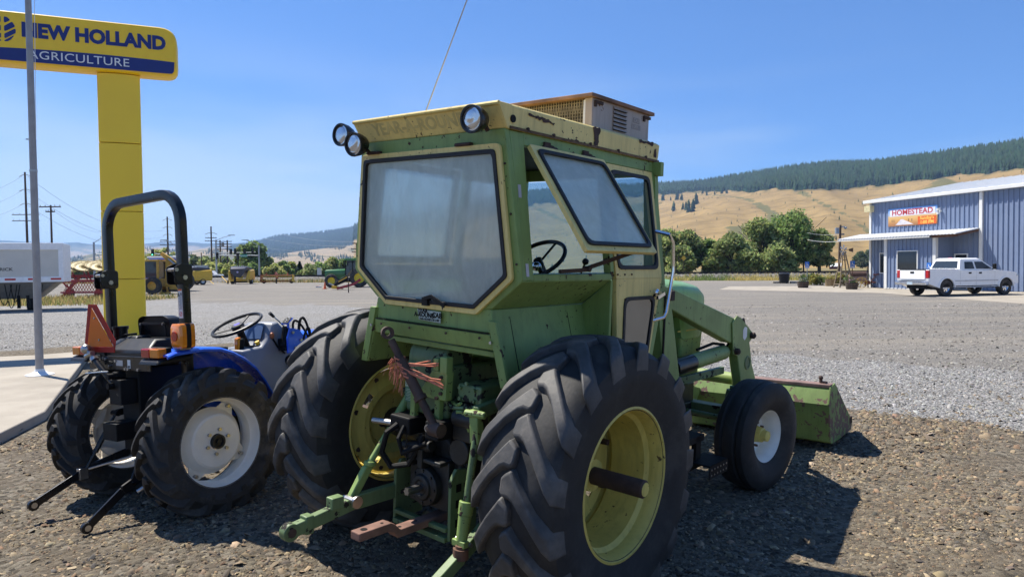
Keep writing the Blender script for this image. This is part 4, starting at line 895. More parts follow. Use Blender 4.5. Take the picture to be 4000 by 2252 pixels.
# ---- doors, side windows
def side_ring(name, s, o_, i_, dv, th, mt, par, r_=.03, bev=.002):
    O = rpoly(o_, r_, 3); I = rpoly(i_, r_, 3); m = MB()
    m.ring([(p.x, s * (cv(max(p.y, 1.0) if p.y > 1.72 else 1.72) + dv), p.y) for p in O], [(p.x, s * (cv(p.y if p.y > 1.72 else 1.72) + dv), p.y) for p in I], (0, s * th, 0)); return m.build(name, mt, par, 30, bev)
def side_pane(s, poly, dv, par, mt, r_=.04):
    return MB().prism([(p.x, s * (cv(p.y if p.y > 1.72 else 1.72) + dv), p.y) for p in rpoly(poly, r_, 3)], (0, s * .004, 0)).build('pane', mt, par, 0)
for s in (-1, 1):
    UO = [(.498, 2.402), (1.032, 2.402), (1.058, 1.72), (.505, 1.72)]; UI = [(.53, 2.36), (.985, 2.36), (1.012, 1.785), (.535, 1.785)]
    LO = [(.505, 1.7195), (1.058, 1.7195), (.905, 1.10), (.565, 1.10)]; LI = [(.605, 1.60), (.972, 1.60), (.885, 1.15), (.61, 1.15)]
    DR = side_ring('door', s, UO, UI, -.03, .034, M_yel, GT, .006)
    side_ring('lower_panel', s, LO, LI, -.03, .034, M_yel, DR, .006)
    side_ring('window_seal', s, [(.522, 2.37), (.992, 2.37), (1.02, 1.775), (.527, 1.775)], inset(UI, .014), -.005, .017, M_seal, DR, .05)
    side_pane(s, inset(UI, .012), .0, DR, M_cglass)
    side_ring('window_seal', s, [(.597, 1.608), (.980, 1.608), (.893, 1.14), (.602, 1.14)], inset(LI, .014), -.005, .017, M_seal, DR, .05)
    side_pane(s, inset(LI, .012), .0, DR, M_mirror)
    hd = MB(); hd.lathe([(0, .028), (.02, .026), (.03, .014), (.06, .012)], (.975, s * .672, 1.625), (0, s, 0), 14); hd.bar([(.985, s * .735, 1.625), (.90, s * .735, 1.60)], .014, .022); hd.build('door_handle', M_chrome, DR)
    # hinged side window: swung out on the right, shut on the left
    top = Vector((0, s * .572, 2.402)); bot = Vector((0, s * (.95 if s < 0 else .668), 1.868 if s < 0 else 1.755)); dn_ = (bot - top)
    L = dn_.length; dn_.normalize(); nr_ = Vector((0, s * -dn_.z, s * dn_.y * 1.0)) if s > 0 else Vector((0, dn_.z, -dn_.y))
    if nr_.y * s < 0: nr_ = -nr_
    def fp_(p, off=0.0): return Vector((p.x, 0, 0)) + top + dn_ * p.y + nr_ * off
    FLO = [(-.248, .0), (.448, .0), (.448, L), (-.240, L)]; fo_ = rpoly(FLO, .01, 2); fi_ = rpoly(inset(FLO, .032), .02, 2)
    FL = MB().ring([fp_(p) for p in fo_], [fp_(p) for p in fi_], nr_ * .024).build('side_window', M_yel, GT, 30, .002)
    so_ = rpoly(inset(FLO, .030), .04, 3); si_ = rpoly(inset(FLO, .052), .04, 3)
    MB().ring([fp_(p, .022) for p in so_], [fp_(p, .022) for p in si_], nr_ * .014).build('window_seal', M_seal, FL, 30, .003)
    MB().prism([fp_(p, .012) for p in rpoly(inset(FLO, .04), .04, 3)], nr_ * .004).build('pane', M_dglass if s < 0 else M_lglass, FL, 0)
    for u in (-.06, .30):
        hm_ = MB(); hm_.cyl((u - .06, s * .58, 2.415), (u + .06, s * .58, 2.415), .011, n=8); hm_.bb((u - .05, s * .572, 2.41), (u + .0, s * .585, 2.445)); hm_.build('hinge', M_rustd, FL)
st = MB(); st.bar([(-.06, -.675, 1.765), (.16, -.70, 1.775)], .02, .02); st.bar([(.16, -.70, 1.785), (.40, -.86, 1.885)], .02, .02); st.cyl((.16, -.72, 1.78), (.16, -.68, 1.78), .016, n=8)
st.build('window_stay', M_rustd, GT)
# windscreen and interior
MB().bb((1.075, -.55, 1.69), (1.08, .55, 2.37)).build('windscreen', M_lglass, GT, 0)
for v in (-.60, .60): MB().hexa([(1.06, v * .9, 1.68), (1.10, v * .9, 1.68), (1.10, v * 1.06, 1.68), (1.06, v * 1.06, 1.68), (1.06, v * .84, 2.4), (1.10, v * .84, 2.4), (1.10, v * .98, 2.4), (1.06, v * .98, 2.4)]).build('windscreen_post', M_green, GT, 0)
se = MB(); se.loft([[Vector((.08, v, w)) for v, w in rpoly([(-.2, 1.36), (.2, 1.36), (.19, 1.78), (-.19, 1.78)], .07)], [Vector((.17, v, w)) for v, w in rpoly([(-.2, 1.36), (.2, 1.36), (.19, 1.78), (-.19, 1.78)], .07)]])
se.bb((.08, -.22, 1.33), (.55, .22, 1.45)); se.build('seat', mat('brown_seat_vinyl', (.12, .055, .03), .6, var=.3), GT, 40, .01)
sw_ = MB(); cs_ = Vector((.60, 0.0, 1.81)); axv = Vector((-.62, 0, .78)).normalized(); xx = Vector((0, 1, 0)); yy = axv.cross(xx)
sw_.tube([cs_ + (xx * math.cos(t) + yy * math.sin(t)) * .195 for t in np.linspace(0, 2 * math.pi, 33)[:-1]], .014, 8, True)
for t in (.3, 2.4, 4.5): sw_.tube([cs_ - axv * .03, cs_ + (xx * math.cos(t) + yy * math.sin(t)) * .19], .008, 6)
sw_.cyl(cs_ - axv * .05, cs_, .03, n=12); sw_.cyl(cs_ - axv * .5, cs_ - axv * .04, .028, n=10); sw_.build('steering_wheel', M_black, GT)
MB().ball(cs_ + xx * -.10 + yy * .13 + axv * .05, (.032, .032, .03)).build('spinner_knob', M_chrome, GT)
lv = MB(); lv.tube([(.75, -.18, 1.60), (.70, -.28, 1.72), (.66, -.34, 1.80)], .007, 6); lv.ball((.65, -.35, 1.81), .022); lv.build('throttle_lever', M_black, GT)
MB().bb((.78, -.22, 1.12), (1.0, .22, 1.62)).build('dashboard', M_greend, GT, 0, .02)
# ---- air conditioner box on the roof
M_beige = paint('beige_enamel', (.44, .37, .31), .45, .3, rust=(.16, .08, .045), fade=.1)
ac = MB(); ac.bb((.445, -.50, 2.60), (1.105, -.492, 2.785)); ac.bb((.445, .492, 2.60), (1.105, .50, 2.785)); ac.bb((1.097, -.491, 2.60), (1.105, .491, 2.785)); ac.bb((.437, -.50, 2.60), (.445, -.445, 2.785)); ac.bb((.437, .445, 2.60), (.445, .50, 2.785))
AC = ac.build('air_conditioner', M_beige, GT, 0, .003)
ld = MB(); ld.loft([[Vector((u, v, 2.783)) for u, v in ((.40, -.525), (1.135, -.525), (1.135, .525), (.40, .525))], [Vector((u, v, 2.805)) for u, v in ((.40, -.525), (1.135, -.525), (1.135, .525), (.40, .525))], [Vector((u, v, 2.815)) for u, v in ((.5, -.42), (1.03, -.42), (1.03, .42), (.5, .42))]])
ld.build('lid', mat('rusty_beige_lid', (.24, .13, .075), .7, var=.55, scale=7), AC, 0, .003)
MB().bb((.468, -.44, 2.60), (.474, .44, 2.78)).build('radiator_core', mat('dusty_core', (.10, .085, .06), .95, var=.4, scale=40), AC, 0)
gm = MB()
for i in range(46):
    v = -.44 + i * .0195
    gm.bar([(.447, v, 2.60), (.447, v + .02, 2.785)], .0035, .0035, (1, 0, 0)); gm.bar([(.450, v + .02, 2.60), (.450, v, 2.785)], .0035, .0035, (1, 0, 0))
for i in range(10): gm.bar([(.452, -.44, 2.605 + i * .02), (.452, .44, 2.605 + i * .02)], .004, .004, (1, 0, 0))
gm.build('expanded_grille', mat('tan_grille_wire', (.34, .29, .19), .8, var=.3, scale=20), AC, 0)
MB().bb((.436, -.452, 2.60), (.440, -.438, 2.775)).build('grille_edge', M_white, AC, 0)
lvr = MB()
for i in range(6):
    w0 = 2.632 + i * .0245; lvr.hexa([(.668, -.501, w0), (.812, -.501, w0), (.812, -.500, w0 + .018), (.668, -.500, w0 + .018), (.664, -.513, w0), (.816, -.513, w0), (.816, -.502, w0 + .018), (.664, -.502, w0 + .018)])
split(lvr, 'louvre', M_beige, AC, 0)
lvd = MB()
for i in range(6): lvd.bb((.668, -.5125, 2.6285 + i * .0245), (.812, -.5005, 2.6315 + i * .0245))
split(lvd, 'louvre_slot', M_blackm, AC, 0)
for u in (.49, 1.06):
    m = MB(); m.bb((u - .03, -.512, 2.755), (u + .05, -.501, 2.772)); m.bb((u - .035, -.51, 2.735), (u - .015, -.5005, 2.77)); m.build('clip', M_rustd, AC, 0)
lbm = mat('faded_grey_decal', (.30, .265, .235), .6, var=.2)
m = MB(); m.prism([(.90, -.5005, 2.708), (.985, -.5005, 2.708), (.98, -.5005, 2.742), (.905, -.5005, 2.742)], (0, -.001, 0)); m.prism([(.885, -.5005, 2.668), (1.0, -.5005, 2.668), (.995, -.5005, 2.700), (.89, -.5005, 2.700)], (0, -.001, 0)); DC = m.build('decal', lbm, AC, 0)
text('CAB', .034, M_beige, DC, frame((.942, -.5022, 2.725), (1, 0, 0), (0, 0, 1)), .0005, .001, 1.0, 'decal_lettering'); text('AIR', .03, M_beige, DC, frame((.942, -.5022, 2.684), (1, 0, 0), (0, 0, 1)), .0005, .001, 1.1, 'decal_lettering')
# ---- work lamps
mln, n, b, o = nodes('lamp_lens'); b.inputs['Base Color'].default_value = (.62, .64, .66, 1); b.inputs['Metallic'].default_value = .75; b.inputs['Roughness'].default_value = .14
wv = N(n, 'TexWave', Scale=34.0); n.links.new(coord(n), wv.inputs[0]); bump(n, b, wv.outputs[0], .5, .004); M_lens = mln
def worklamp(c, d, par, r_=.066):
    c = Vector(c); d = Vector(d).normalized(); m = MB()
    m.lathe([(-.075, .018), (-.07, .03), (-.05, .048), (-.01, r_ * .98), (.025, r_ * 1.06), (.034, r_ * 1.05), (.034, r_ * .92), (.024, r_ * .90)], c, d, 28); L_ = m.build('work_lamp', M_black, par)
    MB().lathe([(.020, r_ * .92), (.028, r_ * .6), (.031, .0)], c, d, 28).build('lens', M_lens, L_)
    MB().tube([c - d * .06, c - d * .085 + Vector((0, 0, -.035)), c + Vector((.06, 0, -.06)) * .8 - d * .05], .012, 6).build('bracket', M_rustd, L_); return L_
worklamp((-.535, -.476, 2.505), (-1, -.05, -.12), GT); worklamp((-.53, .462, 2.446), (-1, -.12, -.14), GT); worklamp((-.43, .722, 2.532), (-1, -.1, -.02), GT)
MB().bar([(-.40, .57, 2.50), (-.38, .73, 2.50)], .03, .01).build('lamp_arm', M_rustd, GT, 0)
# antenna, reflector tape, grab rail
MB().tube([(-.28, .185, 2.60), (-.28, -.25, 3.41)], .004, 5).build('antenna', M_steel, GT)
for u, w in ((-.335, 2.17), (-.32, 1.775)):
    MB().hexa([(u - .011, -cv(w - .035) - .001, w - .035), (u + .011, -cv(w - .035) - .001, w - .035), (u + .011, -cv(w - .035) - .003, w - .035), (u - .011, -cv(w - .035) - .003, w - .035), (u - .011, -cv(w + .03) - .001, w + .03), (u + .011, -cv(w + .03) - .001, w + .03), (u + .011, -cv(w + .03) - .003, w + .03), (u - .011, -cv(w + .03) - .003, w + .03)]).build('reflector_tape', mat('grey_tape', (.5, .48, .50), .4, var=.1), CAB, 0)
MB().tube([(1.02, -.63, 2.02), (1.06, -.71, 2.0), (1.10, -.72, 1.95), (1.12, -.72, 1.77), (1.05, -.72, 1.50), (1.03, -.715, 1.47), (.97, -.66, 1.445)], .012, 8).build('grab_rail', M_chrome, GT)

# ---- engine, bonnet, chassis
hd = MB(); secs = [(1.12, .285, 1.655, 1.40), (1.6, .285, 1.662, 1.40), (2.1, .28, 1.658, 1.38), (2.16, .28, 1.657, 1.2), (2.2, .28, 1.655, 1.18), (2.5, .265, 1.63, 1.18), (2.62, .245, 1.585, 1.22), (2.66, .21, 1.53, 1.26)]
def hsec(u, hw, top, bot): return [Vector((u, v, w)) for v, w in rpoly([(-hw, bot), (-hw, top - .03), (-hw * .35, top + .012), (hw * .35, top + .012), (hw, top - .03), (hw, bot)], [.01, .085, .12, .12, .085, .01], 4)]
hd.loft([hsec(*q_) for q_ in secs]); BON = hd.build('bonnet', paint('bonnet_green', (.20, .37, .125), .35, .12, fade=.08), GT, 40)
MB().bb((2.1, -.278, 1.25), (2.58, -.272, 1.262)).build('yellow_stripe', M_rimyel, BON, 0)
gr_ = MB(); gr_.hexa([(2.18, -.27, .80), (2.55, -.25, .80), (2.55, .25, .80), (2.18, .27, .80), (2.16, -.275, 1.24), (2.60, -.255, 1.24), (2.60, .255, 1.24), (2.16, .275, 1.24)]); gr_.build('grille_housing', M_green, GT, 0, .02)
MB().bb((1.12, -.26, .95), (1.42, .26, 1.12)).build('cowl', M_greend, GT, 0, .01)
eng = MB(); eng.bb((1.15, -.19, .50), (2.2, .19, 1.14)); eng.bb((1.3, -.26, .62), (1.75, -.18, .9)); eng.cyl((1.9, -.24, .8), (1.9, -.24, 1.1), .06, n=14); eng.cyl((2.1, 0, .95), (2.17, 0, .95), .2, n=18); eng.build('engine', M_grease, GT, 30, .01)
fr = MB(); fr.bb((.3, -.2, .42), (1.25, .2, .98)); fr.bb((1.2, -.22, .46), (2.55, -.16, .62)); fr.bb((1.2, .16, .46), (2.55, .22, .62)); fr.bb((2.2, -.2, .45), (2.6, .2, .78)); fr.build('chassis', M_grease, GT, 30, .01)
ax = MB(); ax.bb((2.52, -.52, .50), (2.64, .52, .62)); ax.cyl((2.58, -.66, .434), (2.58, -.52, .50), .05, n=12); ax.cyl((2.58, .66, .434), (2.58, .52, .50), .05, n=12)
for s in (-1, 1): ax.cyl((2.58, s * .55, .40), (2.58, s * .55, .72), .045, n=12); ax.cyl((2.58, s * .55, .70), (2.58, s * .55, .77), .06, .045, 14); ax.cyl((2.58, s * .55, .77), (2.58, s * .55, .80), .022, n=8); ax.tube([(2.44, s * .56, .55), (2.44, 0, .56)], .022, 8)
ax.build('front_axle', M_greend, GT, 30, .004)
# step
sp_ = MB(); sp_.bb((1.66, -.80, .36), (1.97, -.60, .372)); sp_.bb((1.66, -.80, .275), (1.97, -.792, .372)); sp_.bb((1.66, -.61, .275), (1.97, -.60, .372)); sp_.bb((1.72, -.66, .372), (1.80, -.62, .55)); sp_.bb((1.55, -.66, .5), (1.85, -.18, .55)); STEP = sp_.build('step', M_blackm, GT, 0, .003)
hm_ = MB()
for i in range(6):
    for j in range(2): hm_.cyl((1.69 + i * .05, -.803, .30 + j * .04), (1.69 + i * .05, -.8005, .30 + j * .04), .007, n=8)
split(hm_, 'step_hole', M_steel, STEP, 0)
# ---- loader
def lp(u, w, v=-.50): k = (2.914 + v) / (2.914 - .55); return (u + 3.09) * k - 3.09, 1.883 - (1.883 - w) * k
def plate(mb, pts, s, v0, th): mb.prism([(u, s * v0, w) for u, w in (lp(*p_) for p_ in pts)], (0, -s * th, 0)); return mb
for s in (-1, 1):
    ms = plate(MB(), [(1.22, 1.675), (1.41, 1.64), (1.62, .99), (1.66, .62), (1.38, .62), (1.39, 1.0)], s, .50, .10); ms.bb((1.5, s * .2, .50), (1.75, s * .48, .66)); MA = ms.build('loader_mast', M_loader, GT, 30, .006)
    sk = MB(); u_, w_ = lp(1.36, 1.60); sk.bb((u_ - .03, s * .505, .95), (u_ - .012, s * .512, w_)); sk.build('hydraulic_line', M_blackm, MA, 0)
    MB().bb((u_ + .02, s * .50, w_ - .05), (u_ + .08, s * .53, w_ + .02)).build('pivot_block', M_rustd, MA, 0, .005)
    up = plate(MB(), [(1.40, 1.648), (2.56, 1.365), (2.60, 1.15), (2.49, 1.165), (1.43, 1.49)], s, .498, .095); UP = up.build('loader_arm', M_loader, GT, 30, .010)
    lo_ = plate(MB(), [(2.58, 1.25), (2.88, 1.23), (3.06, .78), (3.10, .66), (2.80, .64), (2.765, .82)], s, .494, .085)
    a_ = lp(3.10, .66); b_ = lp(2.80, .64); lo_.hexa([(b_[0], s * .494, b_[1]), (a_[0], s * .494, a_[1]), (a_[0], s * .41, a_[1]), (b_[0], s * .41, b_[1]), (3.95, s * .494, .30), (4.06, s * .494, .44), (4.06, s * .41, .44), (3.95, s * .41, .30)])
    lo_.build('lower_arm', M_loader, UP, 30, .008)
    kp = plate(MB(), [(2.49, 1.33), (2.585, 1.385), (2.66, 1.365), (2.94, 1.215), (2.905, 1.16), (2.64, 1.04), (2.54, 1.07)], s, .512, .012); kp.build('knee_plate', M_loader, UP, 30, .004)
    bb_ = plate(MB(), [(2.90, 1.17), (2.97, 1.13), (3.22, .79), (3.24, .70), (3.14, .70), (3.12, .79)], s, .44, .04); bb_.build('tilt_link', M_loader, UP, 0, .004)
    pn = MB()
    for p_ in ((2.89, 1.20), (2.575, 1.09)): u_, w_ = lp(*p_); pn.cyl((u_, s * .50, w_), (u_, s * .545, w_), .028, n=10); pn.cyl((u_, s * .545, w_), (u_, s * .555, w_), .016, n=8)
    split(pn, 'pivot_pin', M_rustd, UP)
    u_, w_ = lp(2.885, .96); MB().lathe([(0, .062), (s * .006, .058), (s * .006, .046), (s * .0005, .044), (s * .0005, 0)], (u_, s * .495, w_), (0, 1, 0), 24).build('arm_hole', M_greend, UP)
    c0 = lp(1.60, 1.04); c1 = lp(2.56, 1.085); dx_ = ((c1[0] - c0[0]), (c1[1] - c0[1]))
    def cp(t, v=.44): return (c0[0] + dx_[0] * t, s * v, c0[1] + dx_[1] * t)
    CY_ = MB().cyl(cp(.32), cp(.93), .062, n=18).build('lift_cylinder', M_loader, GT); MB().cyl(cp(.02), cp(.33), .066, n=18).build('cylinder_gland', M_black, CY_); MB().cyl(cp(.9), cp(1.0), .04, n=12).build('cylinder_eye', M_greend, CY_)
    MB().tube([cp(.93, .44), (c1[0] + .1, s * .45, c1[1] + .12), (c1[0] + .05, s * .46, c1[1] + .22), (c1[0] + .28, s * .46, c1[1] + .26), (c1[0] + .36, s * .46, c1[1] + .12)], .010, 6).build('hydraulic_hose', M_blackm, UP)
u_, w_ = lp(2.755, 1.225); MB().prism([(u_ + x, -.5135, w_ + z) for x, z in rpoly([(-.045, .035), (-.01, .06), (.04, .05), (.045, -.03), (0, -.06), (-.04, -.035)], .015, 2)], (0, -.001, 0)).build('sticker', M_white, UP, 0)
MB().cyl((3.02, -.42, .78), (3.02, .42, .78), .055, n=14).build('cross_tube', M_loader, GT)
MB().tube([(2.3, -.35, 1.10), (2.45, -.42, 1.15), (2.60, -.45, 1.13)], .012, 6).build('hydraulic_hose', M_blackm, GT)
MB().bb((1.9, -.40, .86), (2.75, -.36, .92)).build('frame_rail', M_greend, GT, 0, .004)
# bucket: level with the ground, so it is turned back against the lean of the tractor
BK = MB(); WB = 1.87; inv = GT.matrix_world.inverted() @ posed(G_YAW, 0, 0, tuple(gnd(3249, 1731, 0.0)))
pf = [(0, .0), (-.035, .02), (-.088, .385), (-.012, .535), (.10, .56), (.10, .552), (-.004, .527), (-.078, .385), (-.026, .03), (.0, .012), (.62, .035), (.67, .045), (.62, .022)]
BK.prism([(u, .012, w) for u, w in pf], (0, WB - .024, 0)); BK.xform(inv); BU = BK.build('bucket', M_bucket, GT, 0, .002)
for v in (0.0, WB - .014):
    m = MB(); m.prism([(u, v, w) for u, w in [(0, -.002), (-.04, .018), (-.085, .392), (-.032, .545), (.105, .572), (.66, .13), (.69, .09), (.66, .02), (.25, -.004)]], (0, .014, 0)); m.xform(inv); m.build('end_plate', paint('rusty_end_plate', (.16, .24, .06), .6, 1.25, rust=(.15, .095, .075)), BU, 0, .002)
m = MB(); m.bb((-.02, .01, .536), (.115, WB - .01, .568)); m.xform(inv @ Matrix.Rotation(0, 4, 'X')); m.build('top_rail', mat('worn_rusty_rail', (.20, .125, .105), .75, var=.5, scale=5), BU, 0, .004)
m = MB(); m.bb((.60, .0, .08), (.70, .02, .15)); m.cyl((.06, .12, .565), (.06, .12, .62), .016, n=8); m.ball((.06, .12, .62), .022); m.bb((.04, .07, .565), (.10, .11, .585)); m.xform(inv); m.build('edge_hook', M_rustd, BU, 0)
for v in (.48, 1.39):
    m = MB(); m.prism([(-.07, v, .12), (-.25, v, .18), (-.25, v, .42), (-.075, v, .44)], (0, .02, 0)); m.prism([(-.07, v + .1, .12), (-.25, v + .1, .18), (-.25, v + .1, .42), (-.075, v + .1, .44)], (0, .02, 0)); m.xform(inv); m.build('bucket_lug', M_loader, BU, 0)

# ---- rear end: axle housing, hitch, linkage
re = MB(); re.cyl((0, -.72, HUB), (0, -.25, HUB), .085, .14, 18); re.cyl((0, .72, HUB), (0, .25, HUB), .085, .14, 18); re.bb((-.22, -.24, .42), (.5, .24, 1.0)); re.cyl((-.25, 0.02, .60), (-.10, .02, .60), .20, n=20); re.build('rear_axle', M_grease, GT, 30, .02)
cvr = MB(); cvr.bb((-.30, -.10, .90), (.15, .25, 1.20)); cvr.build('rockshaft_housing', M_greend, GT, 30, .02)
hp = MB(); hp.cyl((-.17, -.06, 1.215), (-.17, .25, 1.215), .115, n=20); hp.build('seat_shroud', M_greend, GT, 30, .01)
br = MB(); br.bb((-.335, -.075, .88), (-.30, -.035, 1.10)); br.bb((-.335, .13, .88), (-.30, .17, 1.06)); br.hexa([(-.345, -.13, 1.02), (-.29, -.13, 1.02), (-.29, .10, 1.02), (-.345, .10, 1.02), (-.345, -.14, 1.18), (-.29, -.14, 1.18), (-.29, -.02, 1.18), (-.345, -.02, 1.18)]); br.bb((-.35, -.14, 1.17), (-.30, -.085, 1.265)); br.bb((-.35, -.07, 1.18), (-.31, -.03, 1.25)); br.build('link_bracket', M_green, GT, 0, .005)
bo_ = MB()
for v, w in ((-.10, 1.15), (-.07, 1.03), (.02, 1.12), (-.10, 1.06)): bo_.cyl((-.345, v, w), (-.36, v, w), .011, n=6)
split(bo_, 'bolt', M_rustd, GT, 0)
stk = MB().bb((-.303, .18, .955), (-.301, .25, 1.08)).build('caution_label', mat('green_label', (.07, .17, .09), .5, var=.2), GT, 0)
MB().bb((-.305, .182, 1.045), (-.303, .248, 1.078)).build('label_heading', mat('label_cream', (.45, .50, .36), .5, var=.1), stk, 0)
text('CAUTION', .022, M_greend, stk, frame((-.3055, .207, 1.061), (0, -1, 0), (0, 0, 1)), .0004, .0005, .75, 'label_lettering')
lm = MB()
for i in range(8): lm.bb((-.3035, .187, .965 + i * .009), (-.3025, .245 - (i % 3) * .006, .9675 + i * .009))
lm.build('label_text_lines', mat('label_cream', (.45, .50, .36)), stk, 0)
vb = MB(); vb.bb((-.28, -.34, 1.02), (.05, -.16, 1.12)); vb.build('selector_valve', M_greend, GT, 0, .012); split(bolts(MB(), (-.285, -.24, 1.07), (-1, 0, 0), .06, 6, .012, .012), 'bolt', M_greend, GT, 0)
sc_ = MB(); sc_.bb((-.40, -.135, .80), (-.22, -.03, .905)); SC = sc_.build('hydraulic_coupler', M_blackm, GT, 0, .01)
m = MB()
for v in (-.107, -.058): m.lathe([(0, .022), (-.008, .022), (-.008, .014), (.0, .014)], (-.40, v, .865), (1, 0, 0), 14)
split(m, 'coupler_socket', M_steel, SC)
sc_ = MB(); sc_.bb((-.40, .10, .79), (-.25, .27, .89)); sc_.cyl((-.36, .27, .82), (-.36, .40, .80), .02, n=10); SC = sc_.build('hydraulic_coupler', M_blackm, GT, 0, .01)
MB().cyl((-.37, .28, .83), (-.40, .42, .825), .018, n=10).build('coupler_plug', M_steel, SC)
MB().tube([(-.40, .20, .84), (-.46, .22, .80), (-.47, .25, .68), (-.44, .20, .60), (-.38, .12, .62), (-.36, .06, .72), (-.34, .04, .80)], .017, 8).build('hydraulic_hose', M_blackm, GT)
MB().tube([(-.40, .14, .84), (-.45, .13, .78), (-.44, .11, .70), (-.36, .0, .76)], .013, 8).build('hydraulic_hose', M_blackm, GT)
MB().tube([(-.26, -.1, 1.0), (-.30, -.18, 1.0), (-.31, -.22, 1.02)], .009, 6).build('steel_pipe', M_green, GT)
MB().tube([(-.25, -.20, .88), (-.30, -.19, .92), (-.31, -.20, .97), (-.31, -.24, .97), (-.30, -.26, .92), (-.28, -.27, .84), (-.24, -.33, .82)], .011, 8).build('steel_pipe', M_green, GT)
# clutter of castings behind the axle
for k_, (a_, b_, r_, mt_) in enumerate((((-.28, -.34, .93), (-.28, -.16, .93), .05, M_grease), ((-.30, .10, .72), (-.20, .10, .72), .06, M_grease), ((-.33, -.02, .74), (-.33, .22, .70), .032, M_grease), ((-.30, -.20, .74), (-.18, -.20, .74), .075, M_grease), ((-.20, -.30, .70), (-.20, -.30, .98), .035, M_greend))):
    MB().cyl(a_, b_, r_, n=14).build('casting', mt_, GT, 35, .006)
m = MB(); m.hexa([(-.30, -.34, .80), (-.10, -.34, .80), (-.10, -.14, .80), (-.30, -.14, .80), (-.29, -.33, .99), (-.10, -.33, .99), (-.10, -.15, .99), (-.29, -.15, .99)]); m.build('valve_body', M_grease, GT, 0, .015)
m = MB(); m.bb((-.37, .02, .61), (-.28, .06, .72)); m.bb((-.37, .10, .61), (-.28, .13, .72)); m.bb((-.36, -.12, .645), (-.26, .19, .67)); m.build('pto_cover_bracket', M_grease, GT, 0, .006)
for k_ in range(9): MB().ball((-.37 + .008 * math.sin(k_), .155 + .004 * (k_ % 2), .78 - k_ * .018), (.006, .006, .012), 6, 4).build('chain_link', M_grease, GT)
MB().tube([(-.27, -.06, 1.02), (-.30, -.14, .98), (-.30, -.28, 1.0), (-.24, -.36, 1.03)], .012, 6).build('steel_pipe', M_greend, GT); MB().tube([(-.24, .02, .95), (-.33, .0, .93), (-.36, -.06, .90)], .014, 6).build('hydraulic_hose', M_blackm, GT)
# PTO and drawbar cage
pt = MB(); pt.lathe([(-.30, .0), (-.30, .115), (-.345, .11), (-.35, .075), (-.37, .07), (-.37, .045), (-.36, .04), (-.36, .0)], (0, .03, .50), (1, 0, 0), 24); pt.bb((-.30, -.13, .38), (-.22, .19, .66)); PT = pt.build('power_take_off', M_grease, GT, 30, .004)
m = MB(); m.cyl((-.36, .03, .50), (-.47, .03, .50), .018, n=12)
for i in range(6): t = i * math.pi / 3; m.bb((-.47, .03 + math.cos(t) * .018 - .004, .50 + math.sin(t) * .018 - .004), (-.38, .03 + math.cos(t) * .018 + .004, .50 + math.sin(t) * .018 + .004))
m.build('splined_shaft', M_steel, PT, 0); split(bolts(MB(), (-.34, .03, .50), (-1, 0, 0), .093, 8, .01, .014), 'bolt', M_grease, PT, 0)
cg = MB()
for s, v0, w1 in ((1, .27, .60), (-1, -.17, .64)):
    cg.prism([(-.34, v0, .24), (-.34, v0, w1 - .06), (-.30, v0, w1), (-.14, v0, w1 - .02), (-.12, v0, .24)], (0, s * .022, 0))
cg.bar([(-.335, .27, .30), (-.335, -.17, .30)], .04, .025); cg.bar([(-.335, .27, .245), (-.335, -.17, .245)], .05, .03); cg.build('drawbar_frame', M_greend, GT, 0, .004)
hm_ = MB()
for s, v0 in ((1, .293), (-1, -.193)):
    for w in (.31, .42, .51): hm_.bb((-.30, v0 - .001, w), (-.26, v0 + .001, w + .045))
split(hm_, 'frame_slot', M_blackm, GT, 0)
for v in (.215, -.13): MB().bar([(-.36, v, .42), (-.36, v, .60)], .03, .03).build('pto_guard_leg', M_steel if v > 0 else M_grease, GT, 0)
db = MB(); db.prism([(-.20, 0, .33), (-.56, 0, .33), (-.60, 0, .37), (-.63, 0, .385), (-.84, 0, .385), (-.84, 0, .34), (-.645, 0, .34), (-.61, 0, .325), (-.575, 0, .285), (-.20, 0, .285)], (0, .075, 0)); db.v = [(x, y - .035, z) for x, y, z in db.v]; DB = db.build('drawbar', mat('rusty_drawbar', (.20, .105, .075), .8, var=.35, scale=9, bmp=.2), GT, 0, .006)
m = MB(); m.cyl((-.785, 0, .3852), (-.785, 0, .3862), .019, n=16); m.cyl((-.665, 0, .3852), (-.665, 0, .3862), .009, n=12); m.cyl((-.54, 0, .3302), (-.54, 0, .3312), .011, n=12); m.cyl((-.42, 0, .3302), (-.42, 0, .3312), .009, n=12); split(m, 'pin_hole', M_blackm, DB, 0)
# lower links and lift rods
def link_arm(a, b_, c_, s):
    m = MB(); m.bar([a, b_], .045, .085); m.bar([b_, c_], .05, .07); m.cyl(Vector(c_) + Vector((0, -.028, 0)), Vector(c_) + Vector((0, .028, 0)), .048, n=18); m.box(Vector(b_) * .25 + Vector(c_) * .75, (.05, .065, .10)); o = m.build('lower_link', M_greend, GT, 30, .006)
    MB().cyl(Vector(c_) + Vector((0, -.031, 0)), Vector(c_) + Vector((0, .031, 0)), .025, n=14).build('ball_socket', M_rustd, o); return o
LA = link_arm((.10, .27, .42), (-.60, .315, .405), (-1.02, .325, .345), 1)
m = MB(); m.cyl((-.645, .355, .43), (-.645, .255, .43), .018, n=10); m.cyl((-.645, .25, .43), (-.645, .235, .43), .035, n=14); m.build('hitch_pin', M_steel, LA); m = MB(); m.bb((-.78, .285, .40), (-.70, .345, .47)); m.build('sway_block', M_greend, LA, 0, .006)
